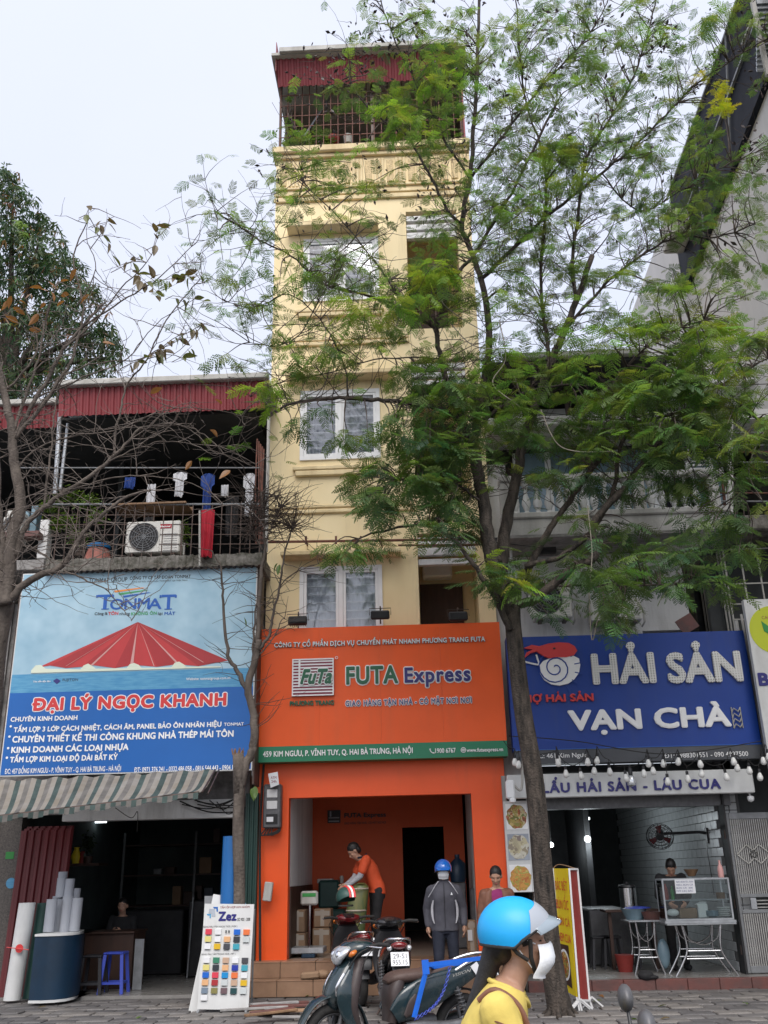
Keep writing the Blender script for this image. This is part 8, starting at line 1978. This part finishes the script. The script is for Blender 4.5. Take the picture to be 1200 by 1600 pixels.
# ================================================================== people
def remesh(mb, voxel, smooth_it=3, name='body'):
    me = mb.mesh(name, 'skin'); o = bpy.data.objects.new('tmp', me); COL.objects.link(o)
    r = o.modifiers.new('r', 'REMESH'); r.mode = 'VOXEL'; r.voxel_size = voxel; r.use_smooth_shade = True
    s = o.modifiers.new('s', 'SMOOTH'); s.factor = .5; s.iterations = smooth_it
    dg = bpy.context.evaluated_depsgraph_get(); out = bpy.data.meshes.new_from_object(o.evaluated_get(dg))
    bpy.data.objects.remove(o); bpy.data.meshes.remove(me); return out
def organic(name, mb, m, parent, voxel=.012, it=3, wr=0.0, wsc=9):
    me = remesh(mb, voxel, it, name); me.materials.clear(); me.materials.append(MATS[m])
    if wr:
        N3 = [0.0] * (3 * len(me.vertices)); me.vertices.foreach_get('normal', N3)
        for i, v in enumerate(me.vertices):
            c = v.co; k = mnoise.noise(Vector((c.x * wsc, c.y * wsc, c.z * wsc * .55))) + .5 * mnoise.noise(Vector((c.x * wsc * 2.1, c.y * wsc * 2.1, c.z * wsc * 1.3))); v.co = c + Vector(N3[3 * i:3 * i + 3]) * (k * wr)
    me.name = name; o = bpy.data.objects.new(name, me); COL.objects.link(o); o.parent = parent; return o
def hand(m, w, d, up, s=1.0, curl=.5, thumb=1):
    """palm, four unequal bent fingers and a thumb; d points along the hand, up is the back of the hand"""
    w, d, up = Vector(w), Vector(d).normalized(), Vector(up); up = (up - d * up.dot(d)).normalized(); sd = d.cross(up)
    m.cap2(w, w + d * .05 * s, .026 * s, .034 * s, 10)
    for k, l in enumerate((.072, .08, .075, .058)):
        b = w + d * .075 * s + sd * (k - 1.5) * .021 * s; c = curl; p1 = b + (d * math.cos(c * .5) - up * math.sin(c * .5)) * l * .45 * s; p2 = p1 + (d * math.cos(c * 1.4) - up * math.sin(c * 1.4)) * l * .33 * s; p3 = p2 + (d * math.cos(c * 2.2) - up * math.sin(c * 2.2)) * l * .25 * s
        m.cap2(w + d * .03 * s + sd * (k - 1.5) * .016 * s, b, .013 * s, .0105 * s, 8); m.cap2(b, p1, .0105 * s, .0095 * s, 8); m.cap2(p1, p2, .0095 * s, .009 * s, 8); m.cap2(p2, p3, .009 * s, .008 * s, 8)
    tb = w + d * .02 * s + sd * thumb * .026 * s; t1 = tb + (d * .6 + sd * thumb * .7).normalized() * .045 * s; t2 = t1 + (d * .9 + sd * thumb * .2 - up * .3).normalized() * .032 * s
    m.cap2(tb, t1, .015 * s, .012 * s, 8); m.cap2(t1, t2, .012 * s, .010 * s, 8)
def head_geo(m, c, f, up=Vector((0, 0, 1)), s=1.0):
    """head with jaw, nose, brow, cheeks, ears; c = centre of the skull, f = facing"""
    f = f.normalized(); up = (up - f * up.dot(f)).normalized(); r = f.cross(up).normalized(); M3 = Matrix((r, f, up)).transposed()
    def A(x, y, z): return c + (r * x + f * y + up * z) * s
    m.ell(A(0, -.012, .022), (.076 * s, .094 * s, .090 * s), 22, 16, M3)
    m.ell(A(0, .026, -.035), (.060 * s, .062 * s, .078 * s), 20, 14, M3); m.ell(A(0, .046, -.085), (.034 * s, .034 * s, .026 * s), 14, 10, M3)
    m.ell(A(0, .066, .022), (.055 * s, .022 * s, .018 * s), 14, 10, M3)
    m.cap2(A(0, .078, .012), A(0, .100, -.028), .009 * s, .0135 * s, 10); m.ell(A(.010, .090, -.032), (.009 * s, .010 * s, .008 * s), 10, 8, M3); m.ell(A(-.010, .090, -.032), (.009 * s, .010 * s, .008 * s), 10, 8, M3)
    for q in (-1, 1):
        m.ell(A(q * .038, .058, -.022), (.022 * s, .022 * s, .020 * s), 12, 8, M3); m.ell(A(q * .077, -.008, -.006), (.010 * s, .018 * s, .030 * s), 12, 8, M3)
    m.ell(A(0, .082, -.056), (.022 * s, .012 * s, .007 * s), 12, 8, M3); m.ell(A(0, .080, -.067), (.018 * s, .012 * s, .008 * s), 12, 8, M3)
    return A, M3
def face_parts(A, M3, par, s=1.0, mouth=True, closed=True):
    m = MB()
    for q in (-1, 1): m.ell(A(q * .030, .0745, .006), (.0105 * s, .005 * s, .0034 * s if closed else .005 * s), 10, 6, M3)
    o = m.build('eyes', 'very_dark', None, 180); o.parent = par
    m = MB()
    for q in (-1, 1): m.tube([A(q * .014, .084, .026), A(q * .030, .083, .031), A(q * .048, .070, .026)], .0022 * s, 6)
    o = m.build('eyebrows', 'hair', None, 180); o.parent = par
    if mouth:
        m = MB(); m.ell(A(0, .090, -.056), (.021 * s, .007 * s, .0045 * s), 12, 6, M3); m.ell(A(0, .088, -.065), (.017 * s, .007 * s, .0055 * s), 12, 6, M3); o = m.build('lips', 'lips', None, 180); o.parent = par
def mask_part(A, M3, par, s=1.0, m_='mask_white', big=1.0):
    zo = -.010 if big > 1 else 0
    # moulded sheet over nose, cheeks and chin
    mb = MB(); vs = []; nu, nv = 16, 12
    for sh in (0, .004):
        for j in range(nv + 1):
            v = j / nv
            for i in range(nu + 1):
                u = i / nu * 2 - 1; wd = (.064 + .008 * math.sin(v * math.pi)) * big; x = wd * math.sin(u * 1.25) / math.sin(1.25)
                z = .004 + zo - .100 * v * big + (.012 if v < .2 else 0) * (1 - abs(u)) ; bulge = .112 * (1 - .42 * (abs(u) ** 2.2)) * (.82 + .22 * math.sin(math.pi * min(1, v * 1.05 + .05))) - .010 * v
                vs.append(A(x, bulge * big + sh + .0012 * math.sin(v * 26) * (1 - abs(u)), z))
    N = (nu + 1) * (nv + 1); fs = []
    for j in range(nv):
        for i in range(nu): q = j * (nu + 1) + i; fs.append((N + q, N + q + 1, N + q + nu + 2, N + q + nu + 1)); fs.append((q, q + nu + 1, q + nu + 2, q + 1))
    ring = [i for i in range(nu + 1)] + [j * (nu + 1) + nu for j in range(1, nv + 1)] + [nv * (nu + 1) + i for i in range(nu - 1, -1, -1)] + [j * (nu + 1) for j in range(nv - 1, 0, -1)]
    for i in range(len(ring)): p, q = ring[i], ring[(i + 1) % len(ring)]; fs.append((p, q, q + N, p + N))
    mb.add(vs, fs); o = mb.build('face_mask', m_, None, 60); o.parent = par
    mb = MB()
    for q in (-1, 1): mb.tube([A(q * .062, .055, -.005), A(q * .078, .0, .012), A(q * .084, -.02, -.01), A(q * .064, .045, -.085)], .0022 * s, 5)
    o = mb.build('mask_strap', m_, None, 60); o.parent = par
def figure(label, loc, rz, J, clothes, skin='skin', voxel=.008, s=1.0):
    """J: joints in the local frame (x right, y forward, z up). clothes: list of dicts"""
    t = thing('person', label, 'person', (0, 0, 0)); V = {k: Vector(v) for k, v in J.items()}
    m = MB(); hip = V['hip']; ch = V['chest']; nk = V['neck']
    m.loft([(*(hip + Vector((0, 0, -.06))), .11, .08), (*hip, .155, .10), (*hip.lerp(ch, .45), .125, .085), (*ch, .155, .10), (*ch.lerp(nk, .7), .14, .07), (*nk, .055, .05)], n=18, side=(1, 0, 0), ex=2.2)
    m.cap2(nk - Vector((0, 0, .02)), V['head'] + Vector((0, 0, -.06)), .052, .048, 14)
    for q in ('l', 'r'):
        sh, el, wr = V[q + 'sh'], V[q + 'el'], V[q + 'wr']; m.cap2(ch.lerp(nk, .5), sh, .05, .055, 12); m.cap2(sh, el, .050, .038, 12); m.cap2(el, wr, .037, .026, 12)
        d = (wr - el).normalized(); hd_ = J.get(q + 'hd', tuple(d)); hu = J.get(q + 'hu', (1 if q == 'r' else -1, 0, .2)); hand(m, wr + d * .01, hd_, hu, 1.0, .45, -1 if q == 'r' else 1)
        hp, kn, an, to = V[q + 'hp'], V[q + 'kn'], V[q + 'an'], V[q + 'to']; m.cap2(hp, kn, .082, .055, 14); m.cap2(kn, an, .055, .036, 12); m.cap2(an + Vector((0, 0, -.03)), to, .035, .028, 10)
    A, M3 = head_geo(m, V['head'], Vector(J['face']))
    b = organic('body', m, skin, t, voxel, 2)
    for c in clothes:
        k = c['kind']; m = MB(); e = c.get('e', .018); mt = c.get('m')
        if k == 'top':
            lo = c.get('lo', -.14); mm_ = hip + Vector((0, 0, lo)); hw = c.get('hw', 1.0)
            m.loft([(*mm_, (.165 + e) * hw, .115 + e), (*hip, (.160 + e) * hw, .108 + e), (*hip.lerp(ch, .45), (.145 + e) * hw, .10 + e), (*ch, (.165 + e), .112 + e), (*ch.lerp(nk, .62), .155 + e, .085 + e * .6), (*ch.lerp(nk, .93), .08 + e, .062 + e * .4)], n=22, side=(1, 0, 0), ex=2.4)
            for q in ('l', 'r'):
                sh, el, wr = V[q + 'sh'], V[q + 'el'], V[q + 'wr']; m.cap2(ch.lerp(nk, .45), sh, .06 + e * .5, .062 + e * .6, 14)
                if c.get('sleeve', 'long') == 'long': m.cap2(sh, el, .060 + e, .050 + e * .8, 14); m.cap2(el, wr.lerp(el, .08), .050 + e * .8, .036 + e * .6, 14)
                else: m.cap2(sh, sh.lerp(el, .6), .060 + e, .060 + e, 14)
            if c.get('collar'): m.cap2(nk + Vector((0, 0, -.03)), nk + (V['head'] - nk) * .22, .072, .066, 16)
            organic(c.get('name', 'shirt'), m, mt, t, c.get('vx', .012), 2, c.get('wr', .006))
        elif k == 'arm':
            for q in ('l', 'r'): m.cap2(V[q + 'sh'].lerp(V[q + 'el'], .5), V[q + 'el'], .055, .046, 12); m.cap2(V[q + 'el'], V[q + 'wr'], .046, .034, 12)
            organic('undersleeve', m, mt, t, .010, 1, .003)
        elif k == 'pants':
            m.loft([(*(hip + Vector((0, 0, .04))), .158, .115), (*(hip + Vector((0, 0, -.08))), .17, .12), (*(hip + Vector((0, 0, -.15))), .15, .11)], n=18, side=(1, 0, 0))
            for q in ('l', 'r'): m.cap2(V[q + 'hp'], V[q + 'kn'], .098, .072, 14); m.cap2(V[q + 'kn'], V[q + 'an'] + Vector((0, 0, .02)), .072, .058, 14)
            organic('trousers', m, mt, t, .012, 2, .006)
        elif k == 'shoes':
            for q in ('l', 'r'): m.cap2(V[q + 'an'] + Vector((0, 0, -.035)), V[q + 'to'], .048, .042, 12); m.cap2(V[q + 'an'] + Vector((0, -.03, -.045)), V[q + 'an'] + Vector((0, 0, .0)), .04, .042, 12)
            organic('shoes', m, mt, t, .010, 1)
        elif k == 'hair':
            m.ell(A(0, -.022, .034), (.082, .098, .096) if not c.get('low') else (.074, .08, .08), 20, 14, M3); m.ell(A(0, -.062, -.02), (.074, .050, .07), 16, 12, M3)
            # keep the face free: the hair sits back of the brow
            if c.get('bun'): m.ell(A(0, -.10, .03), (.04, .04, .04), 14, 10, M3)
            if c.get('tail'):
                pts = [A(0, -.09, -.03)] + [Vector(q) for q in c['tail']]; rs = c.get('tr', [.04, .045, .04, .03, .015])
                for i in range(len(pts) - 1): m.cap2(pts[i], pts[i + 1], rs[i], rs[i + 1], 12)
            organic('hair', m, 'hair', t, .008, 2, .0015, 30)
        elif k == 'mask': mask_part(A, M3, t, big=c.get('big', 1.0))
        elif k == 'face': face_parts(A, M3, t, mouth=c.get('mouth', True))
        elif k == 'helmet':
            R3 = Matrix((M3.col[1], -M3.col[0], M3.col[2])).transposed(); hs = c.get('s', 1.0); cc2 = A(0, -.008, .030); helmet_mesh(m, cc2, hs, R3); o = m.build('helmet', mt, None, 60); o.parent = t
            m = MB(); m.loft([tuple(cc2 + R3 @ (Vector(q) * hs)) + w for q, w in (((.122, 0, .030), (.095 * hs, .010)), ((.150, 0, .018), (.092 * hs, .006)), ((.185, 0, -.002), (.075 * hs, .004)))], n=14, side=tuple(M3.col[0])); o2 = m.build('visor', c.get('vm', 'visor_smoke'), None, 60); o2.parent = o
            m = MB(); pts = [cc2 + R3 @ (Vector((.146 * math.cos(a) * 1.0, .124 * math.sin(a), -.052 + .045 * max(0, math.cos(a)) ** 1.5)) * hs) for a in [q * math.pi / 14 for q in range(28)]]; m.tube(pts, .006 * hs, 6, closed=True); o3 = m.build('rim', 'black_rubber', None, 60); o3.parent = o
            m = MB()
            for q in (-1, 1): m.tube([A(q * .088, .0, -.03), A(q * .07, .03, -.09), A(0, .045, -.118)], .007, 6)
            o4 = m.build('chin_strap', 'black_rubber', None, 60); o4.parent = o
    t.location = loc; t.rotation_euler = (0, 0, rz); return t, V, A, M3
def ch(t, nm, m, mm, sm=60):
    o = m.build(nm, mm, None, sm); o.parent = t; return o
PI = math.pi
# the man with the blue helmet walking out
J = dict(hip=(0, 0, .93), chest=(0, .03, 1.24), neck=(0, .05, 1.44), head=(0, .08, 1.57), face=(0, 1, -.12),
         lsh=(-.165, .03, 1.32), lel=(-.245, -.03, 1.10), lwr=(-.255, .05, .88), rsh=(.165, .03, 1.32), rel=(.235, -.05, 1.10), rwr=(.23, .0, .87),
         lhp=(-.09, 0, .90), lkn=(-.10, .06, .50), lan=(-.10, -.02, .09), lto=(-.11, .12, .045), rhp=(.09, 0, .90), rkn=(.10, .10, .50), ran=(.10, .12, .09), rto=(.11, .26, .045))
c = P(697, 1480, 14.05)
mn, V, A, M3 = figure('man in dark grey jacket, blue helmet and white mask walking out of the shop', (c.x, 14.05, 0), PI, J,
    [dict(kind='top', m='jacket_grey', e=.018, name='jacket', collar=True, lo=-.12, hw=1.05, wr=.009), dict(kind='pants', m='cloth_navy'), dict(kind='shoes', m='cloth_black'), dict(kind='hair', low=1), dict(kind='face', mouth=False), dict(kind='mask'), dict(kind='helmet', m='helmet_blue', s=.98, vm='helmet_blue')], voxel=.008)
m = MB()
for q in (-1, 1):
    m.tube(catmull([(q * .07, .115, 1.44), (q * .115, .125, 1.385), (q * .165, .105, 1.31), (q * .215, .07, 1.24)], 5), .007, 6)
    m.loft([(q * .150, .132, 1.20, .010, .008), (q * .170, .112, 1.10, .017, .010), (q * .165, .112, .98, .015, .010), (q * .145, .125, .91, .008, .008)], n=10, side=(1, 0, 0))
ch(mn, 'jacket_piping', m, 'cloth_sleeve')
m = MB(); m.tube([(0, .168, 1.42), (0, .175, 1.2), (0, .160, .85)], .004, 5); ch(mn, 'zip', m, 'very_dark')
m = MB(); m.prism([(-.115, 1.265), (-.085, 1.265), (-.10, 1.30)], .176, .180); ch(mn, 'chest_logo', m, 'mask_white')
# woman in the brown jacket at the right pillar
J = dict(hip=(0, 0, .88), chest=(0, .0, 1.17), neck=(0, .02, 1.36), head=(0, .055, 1.49), face=(.12, 1, -.48),
         lsh=(-.155, .0, 1.265), lel=(-.20, -.02, 1.03), lwr=(-.16, .12, .88), rsh=(.155, .0, 1.265), rel=(.22, -.02, 1.02), rwr=(.20, .10, .84),
         lhp=(-.085, 0, .85), lkn=(-.09, .03, .47), lan=(-.09, 0, .08), lto=(-.1, .14, .04), rhp=(.085, 0, .85), rkn=(.09, .03, .47), ran=(.09, 0, .08), rto=(.1, .14, .04))
c = P(779, 1450, 13.6)
wm, V, A, M3 = figure('woman in a brown jacket over a magenta top looking down by the right pillar', (c.x, 13.6, 0), PI, J,
    [dict(kind='top', m='cloth_magenta', e=-.008, name='top', lo=-.06), dict(kind='pants', m='cloth_black'), dict(kind='shoes', m='cloth_black'), dict(kind='hair', bun=True), dict(kind='face')], voxel=.007)
m = MB(); hip, chs, nk = V['hip'], V['chest'], V['neck']
for q in ('l', 'r'):
    s = -1 if q == 'l' else 1
    m.loft([(s * .11, -.01, .76, .085, .135), (s * .115, -.01, .95, .08, .13), (s * .115, -.01, 1.15, .08, .125), (s * .11, -.005, 1.28, .075, .105), (s * .075, .0, 1.34, .04, .08)], n=16, side=(1, 0, 0))
    m.cap2(V[q + 'sh'] + Vector((-s * .04, 0, .012)), V[q + 'sh'], .072, .078, 14); m.cap2(V[q + 'sh'], V[q + 'el'], .078, .062, 14); m.cap2(V[q + 'el'], V[q + 'wr'], .062, .046, 14)
m.loft([(0, -.10, .78, .12, .03), (0, -.11, 1.1, .12, .03), (0, -.08, 1.33, .10, .03)], n=12, side=(1, 0, 0)); organic('jacket', m, 'jacket_brown', wm, .012, 2, .007)
m = MB(); m.tube([(-.05, .135, 1.18), (-.03, .14, 1.15), (-.01, .14, 1.19)], .004, 5); m.tube([(.03, .14, 1.15), (.05, .135, 1.19)], .004, 5); ch(wm, 'print_mark', m, 'print_pink')
# man in the orange polo bending over the parcel
J = dict(hip=(0, 0, .93), chest=(0, .13, 1.22), neck=(0, .25, 1.37), head=(0, .36, 1.47), face=(0, 1, -.9),
         lsh=(-.18, .20, 1.33), lel=(-.19, .30, 1.10), lwr=(-.13, .47, .98), rsh=(.18, .20, 1.33), rel=(.19, .32, 1.08), rwr=(.13, .48, .97),
         lhp=(-.09, 0, .90), lkn=(-.10, .05, .50), lan=(-.10, -.02, .09), lto=(-.11, .12, .045), rhp=(.09, 0, .90), rkn=(.10, .03, .50), ran=(.10, -.02, .09), rto=(.11, .12, .045))
c = P(590, 1430, 15.65)
om, V, A, M3 = figure('man in an orange polo shirt bending over a wrapped parcel in the shop', (c.x + .0, 15.65, .42), math.radians(104), J,
    [dict(kind='top', m='cloth_orange', e=.016, name='polo_shirt', sleeve='short', lo=-.08), dict(kind='arm', m='cloth_sleeve'), dict(kind='pants', m='cloth_black'), dict(kind='shoes', m='cloth_black'), dict(kind='hair'), dict(kind='face')], voxel=.009)
m = MB(); m.tube([(.08, .19, 1.385), (.05, .30, 1.37), (-.05, .30, 1.37), (-.08, .19, 1.385), (0, .16, 1.42)], .016, 8, closed=True); ch(om, 'collar', m, 'cloth_navy')
# seated woman in the dark left shop
JS = dict(hip=(0, 0, .50), chest=(0, .06, .80), neck=(0, .08, .98), head=(0, .11, 1.12), face=(0, 1, -.1),
         lsh=(-.16, .06, .92), lel=(-.2, .12, .70), lwr=(-.08, .33, .74), rsh=(.16, .06, .92), rel=(.2, .12, .70), rwr=(.08, .33, .74),
         lhp=(-.09, .02, .50), lkn=(-.1, .42, .50), lan=(-.1, .42, .1), lto=(-.1, .55, .05), rhp=(.09, .02, .50), rkn=(.1, .42, .50), ran=(.1, .42, .1), rto=(.1, .55, .05))
c = P(192, 1440, 16.3)
figure('woman in a dark blouse sitting behind the desk in the dim left shop', (c.x, 16.35, .04), PI, JS, [dict(kind='top', m='cloth_black', e=.010, name='blouse'), dict(kind='pants', m='cloth_black'), dict(kind='shoes', m='cloth_black'), dict(kind='hair'), dict(kind='face')], voxel=.010)
m = MB(); m.bbox(c.x - .2, c.x + .2, 16.15, 16.55, .44, .47, .01); m.box(c.x - .18, c.x - .14, 16.2, 16.24, .04, .439); m.box(c.x + .14, c.x + .18, 16.2, 16.24, .04, .439); m.box(c.x - .18, c.x - .14, 16.5, 16.54, .04, .439); m.box(c.x + .14, c.x + .18, 16.5, 16.54, .04, .439)
tag(m.build('bench', 'wood_dark'), 'low dark bench under the seated woman behind the desk', 'bench')
# vendor behind the glass case
J = dict(hip=(0, 0, .88), chest=(0, .04, 1.15), neck=(0, .08, 1.32), head=(0, .14, 1.42), face=(.3, 1, -1.0),
         lsh=(-.165, .04, 1.27), lel=(-.22, .08, 1.02), lwr=(-.12, .26, .92), rsh=(.165, .04, 1.27), rel=(.22, .08, 1.02), rwr=(.12, .26, .92),
         lhp=(-.085, 0, .85), lkn=(-.09, .03, .47), lan=(-.09, 0, .08), lto=(-.1, .14, .04), rhp=(.085, 0, .85), rkn=(.09, .03, .47), ran=(.09, 0, .08), rto=(.1, .14, .04))
c = P(1050, 1400, 15.75)
figure('dark haired vendor bending her head behind the glass food case', (c.x, 15.75, fz), PI, J, [dict(kind='top', m='cloth_black', e=.014, name='shirt'), dict(kind='pants', m='cloth_black'), dict(kind='shoes', m='cloth_black'), dict(kind='hair'), dict(kind='face')], voxel=.010)
# the rider in the foreground
RY = 3.9
ctr = P(812, 1464, RY)
z0 = ctr.z + .13
J = dict(hip=(0, -.20, z0 - .60), chest=(0, -.12, z0 - .34), neck=(0, -.045, z0 - .145), head=(0, 0, z0 - .01), face=(0, 1, -.10),
         lsh=(-.17, -.095, z0 - .235), lel=(-.22, .02, z0 - .50), lwr=(-.25, .26, z0 - .46), rsh=(.17, -.095, z0 - .235), rel=(.22, .02, z0 - .50), rwr=(.25, .26, z0 - .46),
         lhp=(-.09, -.18, z0 - .60), lkn=(-.12, .22, z0 - .66), lan=(-.12, .20, .40), lto=(-.12, .34, .36), rhp=(.09, -.18, z0 - .60), rkn=(.12, .22, z0 - .66), ran=(.12, .20, .40), rto=(.12, .34, .36))
rd, V, A, M3 = figure('rider in a yellow top with a sky blue helmet and white mask', (ctr.x, RY, -.13), math.radians(-90 - 4), J,
    [dict(kind='top', m='cloth_yellow', e=.014, name='blouse', lo=-.10, vx=.008, wr=.009), dict(kind='pants', m='cloth_black'), dict(kind='shoes', m='cloth_black'),
     dict(kind='hair', low=1, tail=[(.0, -.13, z0 - .12), (0, -.19, z0 - .25), (0, -.235, z0 - .38), (0, -.25, z0 - .5)], tr=[.045, .036, .030, .022, .012]),
     dict(kind='face', mouth=False), dict(kind='mask', big=1.13)], voxel=.006)
# helmet: sky blue shell, grey front part and peak
Rh = Matrix((M3.col[1], -M3.col[0], M3.col[2])).transposed() @ Matrix.Rotation(math.radians(4), 3, 'Y'); hc = A(0, -.016, .024); hs = .99; HK, HP = 57, .8
def HP_(th, ph, s=1.0): return hc + Rh @ hpt(th, ph, hs * s)
def rpart(nm, m, mm, par): o = m.build(nm, mm, None, 60); o.parent = par; return o
m = MB(); helmet_mesh(m, hc, hs, Rh, HK, HP); hel = rpart('helmet', m, 'helmet_cyan', rd)
m = MB(); vs = []; fs = []; nu, nv = 22, 14
for i in range(nu + 1):
    th = math.radians(-70 + 140 * i / nu); lo = hlow(th, HK, HP); s0 = math.radians(20 + 22 * (1 - math.cos(th)) * 2)
    for j in range(nv + 1): vs.append(HP_(th, s0 + (lo - s0) * j / nv, 1.02))
for i in range(nu):
    for j in range(nv): a = i * (nv + 1) + j; fs.append((a, a + 1, a + nv + 2, a + nv + 1))
m.add(vs, fs); rpart('front_shell', m, 'helmet_grey', hel)
m = MB(); vs = []; fs = []
for i in range(nu + 1):
    th = math.radians(-62 + 124 * i / nu); e = HP_(th, hlow(th, HK, HP) - .06, 1.02); out = .048 * math.cos(th * 1.15) ** .7 if abs(th) < 1.2 else 0
    for j, (u, dz) in enumerate(((0, 0), (.5, -.004), (1, -.013), (1, -.018), (.5, -.010), (0, -.008))): vs.append(e + Rh @ Vector((out * u, 0, dz)))
for i in range(nu):
    for j in range(5): a = i * 6 + j; fs.append((a, a + 1, a + 7, a + 6))
m.add(vs, fs); rpart('peak', m, 'visor_smoke', hel)
m = MB(); m.tube([HP_(q * PI / 20, hlow(q * PI / 20, HK, HP), .99) for q in range(40)], .006, 6, closed=True); rpart('rim', m, 'black_rubber', hel)
m = MB()
for q in (-1, 1): m.tube([A(q * .098, .035, .01), A(q * .084, .04, -.05), A(q * .06, .052, -.085), A(0, .065, -.118)], .008, 8); m.tube([A(q * .100, -.045, -.005), A(q * .092, -.01, -.04), A(q * .082, .03, -.06)], .007, 8)
rpart('chin_strap', m, 'black_rubber', hel)
m = MB(); m.ell(A(0, -.035, .0), (.098, .095, .034), 18, 10, M3); rpart('padding', m, 'black_rubber', hel)
# collar, shoulder strap and sleeve embroidery of the yellow top
m = MB(); nk = V['neck']; m.tube(catmull([nk + Vector(q) for q in ((0, .062, -.085), (-.055, .05, -.06), (-.085, .0, -.02), (-.065, -.06, .0), (0, -.08, .005), (.065, -.06, .0), (.085, .0, -.02), (.055, .05, -.06), (0, .062, -.085))], 4), .009, 8); ch(rd, 'neckline', m, 'cloth_yellow')
m = MB(); m.tube(catmull([(.10, -.16, z0 - .20), (.13, -.10, z0 - .165), (.125, -.02, z0 - .22), (.10, .02, z0 - .34)], 5), .012, 8); ch(rd, 'shoulder_strap', m, 'jacket_brown')
m = MB(); sh, el = V['rsh'], V['rel']
for i in range(9):
    p = sh.lerp(el, .12 + i * .085); w2 = .034 - .001 * i; m.tube(catmull([p + Vector((.055, -w2, .02)), p + Vector((.078, 0, .012)), p + Vector((.055, w2 + .01, -.01))], 4), .0028, 5)
ch(rd, 'sleeve_embroidery', m, 'jacket_brown')
